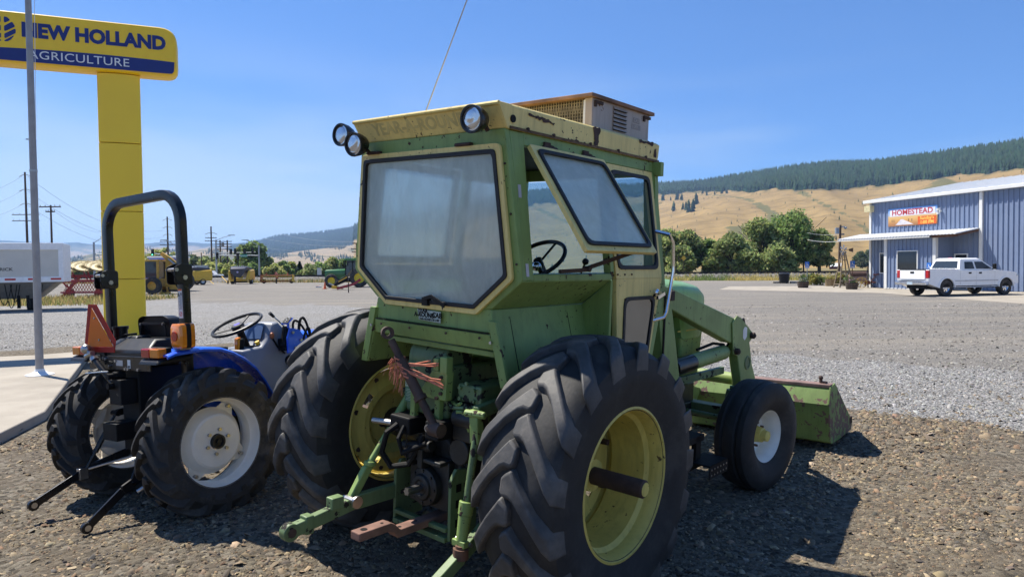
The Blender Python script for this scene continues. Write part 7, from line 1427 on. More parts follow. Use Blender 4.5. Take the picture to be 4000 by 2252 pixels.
CBN = machine('equipment_cabinet', 'large pale grey roadside equipment cabinet beside the white vehicle', 'cabinet', 787, 118, 0); z = at(787, 1037, 118).z; MB().bb((-.9, -.6, -.1), (.9, .6, z)).build('cabinet_body', mat('cabinet_grey', (.42, .48, .52), .5, var=.05), CBN, 0, .02); MB().bb((-.95, -.65, z), (.95, .65, z + .07)).build('cabinet_roof', M_white, CBN, 0); MB().bb((.2, -.61, .3), (.8, -.603, z - .2)).build('door', mat('cabinet_grey2', (.45, .51, .55), .5), CBN, 0)
CBN = machine('control_cabinet', 'small pale cabinet by the railway left of the distant green tractor', 'cabinet', 1247, 112, 0); z = at(1247, 1046, 112).z; MB().bb((-.28, -.3, -.1), (.28, .3, z)).build('cabinet_body', mat('cabinet_white', (.6, .62, .62), .5, var=.05), CBN, 0, .02); MB().bb((-.31, -.33, z), (.31, .33, z + .05)).build('cabinet_roof', M_galv, CBN, 0)
SV = machine('parked_suv', 'white and maroon vehicle on the road behind the track', 'car', 838, 121, 0)
MB().prism([(x, -.9, z) for x, z in ((-1.5, .5), (-1.5, 1.0), (1.1, .98), (1.3, .75), (1.3, .45))], (0, 1.8, 0)).build('body', M_white, SV, 0, .05); MB().bb((-1.5, -.93, .35), (1.3, -.89, .62)).build('maroon_stripe', mat('maroon', (.2, .02, .03), .4), SV, 0); MB().prism([(x, -.8, z) for x, z in ((-1.5, 1.0), (-1.4, 1.62), (-.3, 1.62), (.3, 1.0))], (0, 1.6, 0)).build('cab', M_white, SV, 0, .05); MB().prism([(x, -.82, z) for x, z in ((-.95, 1.05), (-.95, 1.52), (-.35, 1.52), (.1, 1.05))], (0, .01, 0)).build('window', M_dgl, SV, 0)
for x in (-1.0, .85): wheel(SV, (x, -.8, .33), .33, .25, .18, M_steel)
for (ax_, ay, bx, by), lb in (((783, 1063, 838, 1112), 'yellow guy wire guard left of the front baler'), ((866, 1078, 895, 1106), 'yellow guy wire guard touching the front baler')):
    a, b = at(ax_, ay, 93), at(bx, by, 89); t_ = thing('guy_guard', lb, 'guy guard', (b.x, b.y, 0)); MB().cyl((a.x - b.x, a.y - b.y, a.z), (0, 0, -.1), .04, n=6).build('sleeve', M_mny, t_)
SGN = machine('warning_sign', 'small yellow warning sign in front of the willow row', 'sign', 2671, 92, 0); z0 = at(2671, 1008, 92).z; MB().bb((-.035, 0, 0), (.035, .05, z0 + .3)).build('post', M_rustd, SGN, 0); MB().prism([(0, -.02, z0 + .35), (.32, -.02, z0), (0, -.02, z0 - .35), (-.32, -.02, z0)], (0, .015, 0)).build('plate', M_mny, SGN, 0)
M_wire = mat('power_wire', (.16, .17, .18), .6, var=0); M_wireb = mat('bright_cable', (.55, .55, .56), .5, var=0)
def wire(label, a, b, sag, r_=.012, m_=None, grp='overhead wires'):
    a, b = Vector(a), Vector(b); o = MB().tube([a.lerp(b, t) + Vector((0, 0, -4 * sag * t * (1 - t))) for t in np.linspace(0, 1, 22)], r_, 4).build('overhead_wire', m_ or M_wire, None); tag(o, label, 'wire', grp)
def wpx(label, x0, y0, Y0_, x1, y1, Y1_, sag, r_=.014, m_=None): wire(label, at(x0, y0, Y0_), at(x1, y1, Y1_), sag, r_, m_)
wpx('upper wire from the tall left pole down towards the sign column', 107, 688, 120, 640, 900, 150, 3.0, .02); wpx('middle wire from the tall left pole down towards the sign column', 107, 745, 120, 640, 925, 150, 3.0, .02); wpx('lower wire from the tall left pole behind the crossarm pole', 107, 800, 120, 640, 952, 150, 3.0, .02)
wpx('top wire running off the left edge from the tall pole', 88, 686, 120, -250, 760, 110, 1.5, .02); wpx('second wire running off the left edge from the tall pole', 88, 742, 120, -250, 810, 110, 1.5, .02); wpx('third wire running off the left edge from the tall pole', 88, 797, 120, -250, 850, 110, 1.5, .02)
wpx('faint wire from the crossarm pole to the lamp mast', 210, 822, 80, 410, 905, 120, .8, .012)
wpx('upper of the two wires in front of the wooded mountain', 1090, 912, 150, 1480, 938, 120, .8, .022, M_wireb); wpx('lower of the two wires in front of the wooded mountain', 1030, 930, 150, 1480, 955, 120, .8, .022, M_wireb); wpx('lowest wire crossing the dry foothill', 990, 960, 140, 1480, 985, 120, .6, .018, M_wireb)
wpx('thick pale cable sloping in front of the willow row', 2300, 992, 96, 3140, 932, 104, .9, .035, M_wireb); wpx('pale cable continuing right from the thin pole', 3140, 932, 104, 3280, 942, 70, .2, .03, M_wireb); wpx('thin upper wire in front of the willows', 2300, 945, 96, 3140, 905, 104, .8, .014, M_wireb); wpx('thin wire from the thin pole to the transformer pole', 3140, 905, 104, 3283, 915, 70, .2, .014, M_wireb)
# ================================================================== BLUE METAL BUILDING
WD = Vector((.33035, -.94386, 0)); WN = Vector((-.94386, -.33035, 0))      # along the wall (to the right), out of the wall
BLD = thing('metal_building', 'blue ribbed metal building with white roof and porch awning', 'building', M=frame((25.2, 50.0, 0), WD, (0, 0, 1)))
# local: x along the front wall to the right, y up, z out of the wall
mbl, n, b, o = nodes('blue_steel_siding'); P = coord(n)
c = ramp(n, nz(n, P, .6, 5, .6), [(.3, (.15, .20, .31)), (.7, (.195, .25, .375))]); c = mix(n, ramp(n, nz(n, coord(n, (3, .25, 3)), 2, 4), [(.5, 0.0), (.8, .35)]), c, (.25, .27, .36)); n.links.new(c, b.inputs['Base Color']); b.inputs['Roughness'].default_value = .5
M_sid = mbl; M_trim = mat('white_trim', (.72, .72, .69), .45, var=.06, scale=1); M_rfw = mat('white_roof_metal', (.70, .71, .71), .45, .1, var=.05)
def siding(x0, x1, y0, y1, z, name, par, holes=()):
    """ribbed sheets about a metre wide, each a piece of its own"""
    xs_ = list(np.arange(x0, x1 - .05, .915)) + [x1]
    for a, b_ in zip(xs_[:-1], xs_[1:]):
        pr = []; k_ = a
        while k_ < b_ - 1e-3:
            for dx, dz in ((0, 0), (.18, 0), (.20, .048), (.25, .048), (.27, 0)):
                if k_ + dx <= b_ + 1e-6: pr.append((k_ + dx, dz))
            k_ += .305
        pr.append((b_, 0)); m = MB(); m.loft([[Vector((x, y0, z + dz)) for x, dz in pr], [Vector((x, y1, z + dz)) for x, dz in pr]], False); m.build(name, M_sid, par, 0)
m = MB(); m.bb((0.0, 0, -18), (24, 5.95, -.02)); SH = m.build('wall', M_sid, BLD, 0)
siding(.16, 8.14, 0.04, 5.88, .0, 'siding_panel', SH); siding(8.36, 23, .04, 5.88, .0, 'siding_panel', SH)
m = MB(); m.bb((0, 0, -.015), (.15, 5.9, .06)); m.build('corner_trim', M_trim, SH, 0); MB().bb((8.15, 0, -.015), (8.35, 5.88, .12)).build('downspout', M_trim, SH, 0, .01)
m = MB(); m.loft([[Vector((-.3, y, z)) for z, y in ((.22, 5.92), (.22, 6.08), (-9, 7.65), (-18.2, 6.05), (-18.2, 5.9), (-9, 7.5))], [Vector((24.3, y, z)) for z, y in ((.22, 5.92), (.22, 6.08), (-9, 7.65), (-18.2, 6.05), (-18.2, 5.9), (-9, 7.5))]]); RFB = m.build('roof', M_rfw, BLD, 0)
MB().bb((-.33, 5.88, .221), (24.3, 6.09, .32)).build('gutter', M_trim, RFB, 0, .02)
for i in range(40): x = -.1 + i * .61; MB().bar([(x, 6.10, .2), (x, 7.665, -9)], .03, .03, (0, 1, 0)).build('roof_seam', M_rfw, RFB, 0)
# bump-out under the awning
OF = 1.5
m = MB(); m.bb((2.67, 0, .0), (6.45, 3.3, OF - .02)); BO_ = m.build('bump_out', M_sid, BLD, 0); siding(2.88, 6.28, .06, 3.28, OF, 'siding_panel', BO_)
for a in (2.66, 6.27): MB().bb((a, .03, OF - .15), (a + .22, 3.28, OF + .06)).build('corner_trim', M_trim, BO_, 0, .005)
MB().bb((2.88, .03, OF + .0), (6.27, .09, OF + .03)).build('base_trim', M_trim, BO_, 0)
M_bgl = mat('building_glass', (.012, .016, .02), .06, var=.2, scale=.8, coat=.5)
def bwin(par, x0, x1, y0, y1, z):
    F_ = MB().ring([(x0, y0, z), (x1, y0, z), (x1, y1, z), (x0, y1, z)], [(x0 + .06, y0 + .06, z), (x1 - .06, y0 + .06, z), (x1 - .06, y1 - .06, z), (x0 + .06, y1 - .06, z)], (0, 0, .05)).build('window', M_trim, par, 0); MB().bb((x0 + .06, y0 + .06, z + .005), (x1 - .06, y1 - .06, z + .015)).build('pane', M_bgl, F_, 0); return F_
bwin(BO_, 3.70, 5.26, 1.05, 2.50, OF + .052); bwin(SH, .92, 2.75, 1.0, 2.42, .052)
DR_ = MB().ring([(6.55, .05, .052), (7.45, .05, .052), (7.45, 2.25, .052), (6.55, 2.25, .052)], [(6.62, .10, .052), (7.38, .10, .052), (7.38, 2.18, .052), (6.62, 2.18, .052)], (0, 0, .06)).build('door', M_trim, SH, 0); MB().bb((6.62, .1, .053), (7.38, 2.18, .066)).build('door_leaf', M_bgl, DR_, 0); MB().bb((7.28, 1.0, .067), (7.33, 1.15, .12)).build('handle', M_steel, DR_, 0)
# awning with corrugated sheets
AWN = thing('porch_awning', 'white corrugated porch awning along the blue building', 'awning', M=frame((25.2, 50.0, 0), WD, (0, 0, 1)))
x = -.9; i = 0
while x < 8.15:
    x1 = min(x + .92, 8.18); pr = []; k_ = x
    while k_ < x1 - 1e-3: pr += [(k_, 0), (k_ + .06, .0), (k_ + .10, .03), (k_ + .16, .03), (k_ + .20, 0)]; k_ += .23
    pr.append((x1, 0)); pr = [(min(a, x1), b_) for a, b_ in pr]
    m = MB(); m.loft([[Vector((a, 3.74 + b_, .03)) for a, b_ in pr], [Vector((a, 3.40 + b_, 2.02)) for a, b_ in pr], [Vector((a, 3.375 + b_, 2.02)) for a, b_ in pr], [Vector((a, 3.72 + b_, .03)) for a, b_ in pr]], False); m.build('awning_sheet', M_rfw, AWN, 0); x = x1
MB().bb((-.88, 3.26, 1.93), (6.4, 3.37, 1.99)).build('fascia', M_trim, AWN, 0)
for xx_ in (6.7, 7.2, 7.7, 8.1): MB().hexa([(xx_, 3.55, .05), (xx_ + .05, 3.55, .05), (xx_ + .05, 3.24, 1.9), (xx_, 3.24, 1.9), (xx_, 3.70, .05), (xx_ + .05, 3.70, .05), (xx_ + .05, 3.36, 1.9), (xx_, 3.36, 1.9)]).build('rafter', M_rust, AWN, 0)
MB().bb((6.46, 3.22, 1.80), (8.15, 3.34, 1.88)).build('beam', M_rust, AWN, 0)
# banner
BAN = thing('homestead_banner', 'wide picture banner reading HOMESTEAD on the blue wall', 'banner', M=frame((25.2, 50.0, 0), WD, (0, 0, 1)))
mb_, n, b, o = nodes('banner_print'); P = coord(n); s = N(n, 'SeparateXYZ'); n.links.new(P, s.inputs[0]); mr = N(n, 'MapRange'); n.links.new(s.outputs[1], mr.inputs[0]); mr.inputs[1].default_value = 4.17; mr.inputs[2].default_value = 5.36
ad = N(n, 'Math', operation='MULTIPLY_ADD'); n.links.new(nz(n, P, 2.2, 4), ad.inputs[0]); ad.inputs[1].default_value = .16; n.links.new(mr.outputs[0], ad.inputs[2])
n.links.new(ramp(n, ad.outputs[0], [(.0, (.20, .10, .05)), (.22, (.42, .20, .08)), (.45, (.62, .36, .12)), (.66, (.66, .46, .22)), (.72, (.35, .45, .62)), (1, (.16, .36, .75))]), b.inputs['Base Color']); b.inputs['Roughness'].default_value = .4
m = MB(); m.bb((1.61, 4.17, .05), (5.34, 5.36, .06)); BNR = m.build('banner_sheet', mb_, BAN, 0)
MB().bb((1.75, 4.83, .061), (5.20, 5.27, .065)).build('title_panel', mat('banner_white', (.68, .68, .74), .4, var=.05), BNR, 0)
text('HOMESTEAD', .50, mat('banner_red', (.45, .035, .05), .4, var=.1), BNR, frame((3.47, 5.055, .067), (1, 0, 0), (0, 1, 0)), .003, .010, 1.08, 'banner_title')
PN = MB().bb((3.93, 4.19, .062), (5.28, 4.72, .068)).build('hours_panel', mat('banner_orange', (.62, .11, .02), .4, var=.15), BNR, 0)
for tx, y in (("Sunday's", 4.60), ('1:00 PM', 4.33)): text(tx, .29, mat('hours_yellow', (.85, .62, .12), .4, var=.05), PN, frame((4.6, y, .070), (1, 0, 0), (0, 1, 0)), .002, .003, 1.05, 'hours_lettering')
m = MB(); m.prism([(2.2, 4.25, .062), (3.6, 4.25, .062), (2.75, 4.62, .062), (2.62, 4.62, .062)], (0, 0, .001)); m.build('printed_road', mat('banner_road', (.62, .58, .62), .4, var=.15, scale=5), BNR, 0)
for x in (2.05, 3.2, 3.45, 1.9): MB().bb((x, 4.45, .062), (x + .05, 4.62, .063)).build('printed_post', mat('banner_dark', (.12, .07, .05), .5), BNR, 0)
LB = thing('wall_lamp', 'cream box lamp at the left corner of the blue building', 'lamp', M=frame((25.2, 50.0, 0), WD, (0, 0, 1))); MB().bb((-.1, 5.28, .05), (.42, 5.70, .42)).build('housing', mat('cream_lamp', (.62, .55, .32), .5), LB, 0, .02); MB().bb((.1, 5.40, .03), (.2, 5.5, .05)).build('bracket', M_galv, LB, 0)
LB = thing('security_lamp', 'small white twin floodlight right of the banner', 'lamp', M=frame((25.2, 50.0, 0), WD, (0, 0, 1))); MB().cyl((5.55, 4.95, .03), (5.55, 4.95, .1), .07, n=10).build('mount', M_trim, LB)
for y in (4.85, 5.08): MB().cyl((5.55, y, .1), (5.5, y - .05, .28), .05, .075, 10).build('flood_head', M_trim, LB)
M_ada = mat('access_blue', (.03, .16, .55), .4, var=.04)
def access_sign(M, label, name='access_sign', post=None, w=.32, h=.52, mat_post=None):
    t_ = thing(name, label, 'sign', M=M, group='wheelchair parking signs'); PLT_ = MB().bb((-w / 2, -h / 2, 0), (w / 2, h / 2, .006)).build('plate', M_ada, t_, 0)
    m = MB(); m.cyl((-.02, .13, .007), (-.02, .13, .010), .03, n=12); m.bar([(-.02, .10, .009), (0, -.0, .009), (.07, -.0, .009), (.10, -.08, .009)], .028, .003, (0, 0, 1)); m.lathe([(.007, .085), (.010, .085), (.010, .065), (.007, .065)], (.0, -.05, 0), (0, 0, 1), 20); o = m.build('wheelchair_symbol', M_white, PLT_, 0); MB().bb((-w * .4, -h * .45, .0065), (w * .4, -h * .32, .008)).build('text_strip', M_white, PLT_, 0)
    if post: MB().bb((-.025, -post, -.04), (.025, h / 2 - .02, -.005)).build('post', mat_post or M_galv, t_, 0)
    return t_
access_sign(frame(Vector((25.2, 50, 0)) + WD * 6.05 + WN * 1.57 + Vector((0, 0, 1.45)), WD, (0, 0, 1)), 'wheelchair parking sign on the blue wall beside the pickup cab')
p = at(3153, 1034, 56); access_sign(frame((p.x, 56, p.z), (1, -.1, 0), (0, 0, 1)), 'wheelchair sign on a dark post behind the left barrel planter', post=p.z)
p = at(3330, 1032, 51); access_sign(frame((p.x, 51, p.z), (1, -.15, 0), (0, 0, 1)), 'bright blue wheelchair sign on a reddish post by the windmill', post=p.z - .3, mat_post=M_rust)

# ================================================================== WHITE PICKUP
PK = thing('pickup_truck', 'white crew cab pickup parked before the blue building', 'pickup', M=posed(math.atan2(3.75, 1.08), 0, 0, (0, 0, .012)))
# local: x forward, y left, z up; rear wheels at x=1.22, front wheels at x=5.11
rw = gnd(3690, 1157); M0 = PK.matrix_world.copy(); off = M0.to_3x3() @ Vector((1.22, -.85, 0)); fw_ = Vector((21.95, 36.0, 0)); M0.translation = Vector((fw_.x - off.x, fw_.y - off.y, .012)); PK.matrix_world = M0
M_pk = mat('white_car_paint', (.90, .90, .89), .2, var=.03, coat=.5); M_pkd = mat('lower_trim_grey', (.5, .5, .51), .4)
def arch(cx, r_, n_=9): return [(cx + r_ * math.cos(t), .43 + r_ * math.sin(t)) for t in np.linspace(0, math.pi, n_)]
prof = [(.12, .62), (.06, .75), (.06, 1.36), (2.02, 1.36), (2.04, 1.30), (4.52, 1.30), (4.62, 1.29), (5.60, 1.20), (5.86, 1.10), (5.95, .95), (5.95, .60), (5.66, .55)] + arch(5.11, .50) + [(4.6, .52), (1.74, .52)] + arch(1.22, .50)
bd = MB()
hwid = .985
n_ = len(prof); bd.prism([(x, -hwid, z) for x, z in prof], (0, 2 * hwid, 0)); BODY = bd.build('body', M_pk, PK, 40, .05, 3)
MB().bb((.16, -.80, .80), (1.95, .80, 1.375)).build('cargo_bed', M_blackm, BODY, 0)
gh = MB(); lo_ = [(2.06, -.95), (4.55, -.93), (4.55, .93), (2.06, .95)]; hi_ = [(2.32, -.74), (3.62, -.74), (3.62, .74), (2.32, .74)]; gh.loft([[Vector((x, y, 1.29)) for x, y in lo_], [Vector((x, y, 1.87)) for x, y in hi_], [Vector((x + (.1 if x < 3 else -.1), y * .86, 1.93)) for x, y in hi_]]); CBN_ = gh.build('cab', M_pk, PK, 40, .03)
def gp(x, t, s): # point on the side glass plane
    return Vector((x, s * (.955 - .215 * t + .004), 1.29 + .58 * t))
for s in (-1, 1):
    for q in ([(2.42, .14), (3.06, .14), (3.06, .76), (2.54, .76)], [(3.18, .14), (4.20, .14), (3.70, .76), (3.18, .76)]):
        MB().prism([gp(x, t, s) for x, t in q], (0, s * .006, .002)).build('side_window', M_dgl, CBN_, 0)
    for x in (2.62, 3.30): MB().bb((x, s * .985, 1.12), (x + .17, s * 1.01, 1.20)).build('door_handle', M_blackm, BODY, 0, .01)
    for x in (2.08, 3.12, 4.35): MB().bb((x, s * .984, .56), (x + .012, s * .988, 1.29)).build('door_gap', M_pkd, BODY, 0)
    MB().bb((1.75, s * .983, .74), (4.58, s * .998, .80)).build('rub_strip', M_pkd, BODY, 0)
    m = MB(); m.bar([(4.15, s * .98, 1.34), (4.15, s * 1.12, 1.36)], .06, .05); m.bb((4.08, s * 1.06, 1.33), (4.20, s * 1.22, 1.62)); m.build('door_mirror', M_blackm, PK, 0, .03)
    for cx in (1.22, 5.11):
        m = MB(); m.sweep([Vector((x, s * .992, z)) for x, z in arch(cx, .505, 15)], [(-.03, -.04), (.03, -.04), (.03, .03), (-.03, .03)], (0, s, 0)); m.build('wheel_arch', M_pk, BODY, 50)
        w_ = wheel(PK, (cx, s * .84, .415), .42, .29, .225, M_chrome, (0, 1, 0)); 
        m = MB()
        for k_ in range(6): t = k_ * math.pi / 3; m.bar([(cx, s * .91, .405), (cx + .20 * math.cos(t), s * .90, .405 + .20 * math.sin(t))], .07, .02, (0, s, 0))
        m.cyl((cx, s * .90, .405), (cx, s * .94, .405), .06, n=12); m.build('wheel_spokes', M_chrome, w_, 0); MB().bb((cx - .45, s * .5, .45), (cx + .45, s * .94, .92)).build('wheel_well', M_blackm, BODY, 0)
    MB().bb((.045, s * .80, .92), (.16, s * .992, 1.32)).build('tail_lamp', M_red, BODY, 0, .02)
    m = MB(); m.bb((1.8, s * .90, .42), (4.5, s * 1.02, .48)); m.build('side_step', M_chrome, PK, 0, .02)
MB().prism([(2.10, -.76, 1.42), (2.265, -.66, 1.77), (2.265, .66, 1.77), (2.10, .76, 1.42)], (-.012, 0, .006)).build('rear_window', M_dgl, CBN_, 0); MB().prism([(4.545, -.85, 1.33), (3.66, -.68, 1.85), (3.66, .68, 1.85), (4.545, .85, 1.33)], (.01, 0, .01)).build('windscreen', M_dgl, CBN_, 0)
m = MB(); m.bb((.035, -.78, .86), (.058, .78, 1.33)); TG = m.build('tailgate', M_pk, BODY, 0, .01); MB().bb((.025, -.12, 1.16), (.034, .12, 1.26)).build('gate_handle', M_blackm, TG, 0, .01); MB().bb((.03, -.80, 1.335), (.12, .80, 1.37)).build('gate_cap', M_blackm, TG, 0)
m = MB(); m.prism([(-.12, -.98, .58), (-.12, .98, .58), (.10, .98, .58), (.10, -.98, .58)], (0, 0, .18)); BMP = m.build('rear_bumper', M_chrome, PK, 0, .03); MB().bb((-.125, -.17, .60), (-.121, .17, .74)).build('number_plate', mat('plate_blue_white', (.45, .55, .62), .4, var=.2, scale=30), BMP, 0); MB().bb((-.13, -.7, .755), (.05, .7, .775)).build('step_pad', M_blackm, BMP, 0)
m = MB(); m.bb((5.93, -.9, .62), (6.05, .9, .80)); m.build('front_bumper', M_chrome, PK, 0, .03); MB().bb((5.80, -.99, .95), (5.96, -.75, 1.08)).build('headlamp', M_lens, BODY, 0, .02); m = MB(); m.bb((.3, -.6, .38), (5.3, .6, .55)); m.cyl((1.22, -.7, .40), (1.22, .7, .40), .09, n=10); m.build('underbody', M_blackm, PK, 0); MB().cyl((.5, -.55, .42), (.75, -.55, .42), .05, n=10).build('exhaust_tip', M_rustd, PK); MB().bb((2.5, -.12, 1.925), (2.56, .12, 1.955)).build('brake_lamp', M_red, CBN_, 0)

# ================================================================== THINGS BEFORE THE BUILDING
M_stave = mat('barrel_stave', (.10, .07, .05), .85, var=.35, scale=5); M_hoop = mat('barrel_hoop', (.05, .042, .038), .6, .5)
def plantling(t_, c, n_l, h, r_, tint, sz=.06):
    cs = np.array([[rng.normal(0, r_ * .5), rng.normal(0, r_ * .5), c + rng.uniform(.1, .9) * h] for _ in range(12)]); v, f, cc = leaves(cs, np.full(12, r_ * .5), n_l, sz, np.array(tint)); o = rawmesh('foliage', v, f, M_leaf, t_); vcol(o, 'tint', cc); return o
def barrel(px, py, label, flowers=True):
    p = gnd(px, py); t_ = thing('barrel_planter', label, 'planter', (p.x, p.y, .012), group='half barrel planters')
    for k_ in range(18):
        a0, a1 = k_ * 2 * math.pi / 18, (k_ + .93) * 2 * math.pi / 18; m = MB()
        def rr(z): return .33 + .06 * math.sin(min(z / .5, 1) * 1.9)
        m.loft([[Vector((math.cos(a) * (rr(z) - d), math.sin(a) * (rr(z) - d), z)) for a, d in ((a0, 0), (a1, 0), (a1, .03), (a0, .03))] for z in (0, .15, .3, .45)]); m.build('stave', M_stave, t_, 0)
    for z in (.06, .22, .38): MB().lathe([(z, .345 + .06 * math.sin(z / .5 * 1.9) - .008), (z, .345 + .06 * math.sin(z / .5 * 1.9)), (z + .05, .345 + .06 * math.sin((z + .05) / .5 * 1.9)), (z + .05, .33)], (0, 0, 0), (0, 0, 1), 24).build('hoop', M_hoop, t_)
    MB().cyl((0, 0, .38), (0, 0, .40), .34, n=20).build('soil', M_rustd, t_); plantling(t_, .38, 260, .45, .3, (.10, .15, .06))
    if flowers: plantling(t_, .45, 60, .25, .25, flowers, .07)
    return t_
barrel(3137, 1124, 'half barrel planter at the left, with pale leafy plants', (.55, .55, .50)); barrel(3327, 1130, 'half barrel planter with pink flowers before the windmill', (.6, .3, .35))
p = gnd(3246, 1117); t_ = thing('rusty_tub', 'tall tan metal tub between the planters', 'tub', (p.x, p.y, .0)); MB().lathe([(0, .40), (.02, .41), (.5, .42), (.53, .44), (.53, .40), (.05, .38), (.05, 0)], (0, 0, 0), (0, 0, 1), 24).build('shell', mat('tan_tub', (.24, .17, .09), .7, var=.25), t_); plantling(t_, .45, 160, .3, .3, (.22, .20, .05))
p = gnd(3063, 1106); t_ = thing('wheelie_bin', 'black round rubbish bin with lid on the yard edge', 'bin', (p.x, p.y, 0)); s_ = p.y / F; MB().lathe([(0, 17 * s_), (35 * s_, 20.5 * s_), (35 * s_, 0)], (0, 0, 0), (0, 0, 1), 20).build('tub', M_plast, t_); MB().lathe([(35 * s_, 22 * s_), (37 * s_, 22 * s_), (41 * s_, 15 * s_), (42 * s_, 0)], (0, 0, 0), (0, 0, 1), 20).build('lid', M_plast, t_)
for sgn in (-1, 1): MB().bb((sgn * 14 * s_ - 3 * s_, -19.5 * s_, 20 * s_), (sgn * 14 * s_ + 3 * s_, -17 * s_, 22 * s_)).build('grip', M_blackm, t_, 0)
for px, lb in ((3031, 'concrete block left of the black bin'), (3100, 'concrete block right of the black bin')): p = gnd(px, 1106); t_ = MB().bb((-.3, -.15, 0), (.3, .15, .17)).build('concrete_block', M_conc, None, 0, .02); t_.location = (p.x, p.y, 0); tag(t_, lb, 'block', 'blocks beside the bin')
# windmill
p = gnd(3296, 1110); Y = 50.5; wx = sx(3295, Y); WM = thing('garden_windmill', 'weathered wooden garden windmill with silver vanes beside the building', 'windmill', (wx, Y, 0)); M_wood = mat('weathered_wood', (.20, .155, .105), .9, var=.25); zt = at(3295, 985, Y).z
for sx_, sy_ in ((-1, -1), (1, -1), (1, 1), (-1, 1)): MB().bar([(sx_ * .48, sy_ * .48, 0), (sx_ * .07, sy_ * .07, zt)], .07, .07, (1, 0, 0)).build('tower_leg', M_wood, WM, 0)
for f0, f1 in ((.10, None), (.45, None), (.78, None)):
    w_ = .48 - .41 * f0; z = zt * f0
    for a, b_ in (((-w_, -w_), (w_, -w_)), ((w_, -w_), (w_, w_)), ((w_, w_), (-w_, w_)), ((-w_, w_), (-w_, -w_))): MB().bar([(*a, z), (*b_, z)], .05, .06).build('cross_rail', M_wood, WM, 0)
for sgn in (-1, 1): w0, w1 = .48 - .41 * .1, .48 - .41 * .45; MB().bar([(-sgn * w0, -w0 - .03, zt * .1), (sgn * w1, -w1 - .03, zt * .45)], .05, .04).build('brace', M_wood, WM, 0)
zf = zt + .16
for k_ in range(6):
    t = k_ * math.pi / 3 + .4; d_ = Vector((math.cos(t) * .9, .45 * math.cos(t), math.sin(t))); e_ = Vector((-math.sin(t) * .9, -.45 * math.sin(t) - .25, math.cos(t))); c_ = Vector((-.08, -.15, zf)); MB().prism([c_ + d_ * .08 - e_ * .03, c_ + d_ * .36 - e_ * .10, c_ + d_ * .36 + e_ * .10, c_ + d_ * .08 + e_ * .03], (0, .008, 0)).build('vane', mat('silver_vane', (.6, .62, .66), .3, .6, var=.1), WM, 0)
m = MB(); m.tube([(-.08, -.15, zf), (.75, .2, zf + .02)], .015, 5); m.build('tail_boom', M_rustd, WM); MB().prism([(.42, .1, zf - .06), (.8, .24, zf - .16), (.8, .24, zf + .16), (.42, .1, zf + .07)], (0, .01, 0)).build('tail_fin', mat('brown_fin', (.16, .11, .08), .7), WM, 0)
# old horse mower
OM = thing('antique_mower', 'antique horse drawn mower with spoked iron wheels and red seat', 'mower', (sx(3395, 49.5), 49.5, 0), R(-25))
def iron_wheel(par, c, r_, m_, ns, ax):
    a = Vector(ax).normalized(); c = Vector(c); x_ = Vector((0, 0, 1)); y_ = a.cross(x_); m = MB(); m.lathe([(-.06, r_), (-.06, r_ - .03), (.06, r_ - .03), (.06, r_)], c, a, 32, True); W_ = m.build('iron_wheel', m_, par)
    for k_ in range(ns): t = k_ * 2 * math.pi / ns + .2; d_ = x_ * math.cos(t) + y_ * math.sin(t); MB().bar([c + d_ * .05, c + d_ * (r_ - .02)], .045, .03, a).build('spoke', m_, W_, 0)
    MB().cyl(c - a * .1, c + a * .1, .07, n=12).build('hub', m_, W_); return W_
M_iy = mat('faded_wheel_yellow', (.52, .34, .07), .7, var=.2); M_ir = mat('faded_wheel_red', (.20, .055, .03), .7, var=.25)
iron_wheel(OM, (-.48, -.1, .37), .37, M_iy, 6, (.25, 1, 0)); iron_wheel(OM, (.48, .25, .38), .38, mat('grey_iron', (.16, .14, .12), .7, var=.2), 8, (.25, 1, 0))
m = MB(); m.cyl((-.48, -.1, .38), (.48, .25, .38), .04, n=10); m.hexa([(-.3, -.15, .25), (.1, .0, .25), (.1, .25, .25), (-.3, .1, .25), (-.25, -.15, .5), (.05, .0, .5), (.05, .25, .5), (-.25, .1, .5)]); m.bar([(.1, .1, .4), (.35, .1, .75), (.42, .1, .85)], .05, .03); m.build('frame', M_ir, OM, 0, .01)
m = MB(); m.loft([[Vector((.45 + x, .1 + y, .86 + z)) for x, y, z in ((-.15, -.15, .03), (.15, -.15, .05), (.2, 0, .06), (.15, .15, .05), (-.15, .15, .03), (-.18, 0, .02))], [Vector((.45 + x, .1 + y, .90 + z)) for x, y, z in ((-.17, -.19, .06), (.17, -.19, .08), (.24, 0, .10), (.17, .19, .08), (-.17, .19, .06), (-.2, 0, .03))]]); m.build('seat', M_ir, OM, 40)
SBR = thing('sickle_bar', 'rusty toothed sickle bar leaning upright on the building corner', 'sickle bar', (25.2 + WD.x * .1 + WN.x * .25, 50 + WD.y * .1 + WN.y * .25, .0)); m = MB(); m.bb((-.03, -.03, 0), (.03, .03, 1.5)); m.build('bar', M_rustd, SBR, 0)
for k_ in range(14): z = .15 + k_ * .095; MB().prism([(-.03, -.02, z), (-.14, -.02, z + .035), (-.03, -.02, z + .07)], (0, .01, 0)).build('tooth', M_steel, SBR, 0)
TKK = thing('rusty_seeder', 'rusty barrel shaped seed box behind the planter', 'farm implement', (sx(3352, 52.5), 52.5, 0), R(-10)); m = MB(); m.cyl((-.62, 0, .62), (.55, 0, .62), .26, n=20); m.build('drum', mat('pinkish_rust', (.26, .17, .145), .7, var=.25), TKK); m = MB(); m.lathe([(-.58, .3), (.55, .3)], (0, 0, .82), (1, 0, 0), 14, False, -1.4, 1.4); m.bb((-.58, -.28, .80), (.55, .28, .95)); m.build('lid', mat('dark_brown_rust', (.07, .035, .025), .8, var=.3), TKK, 0, .03)
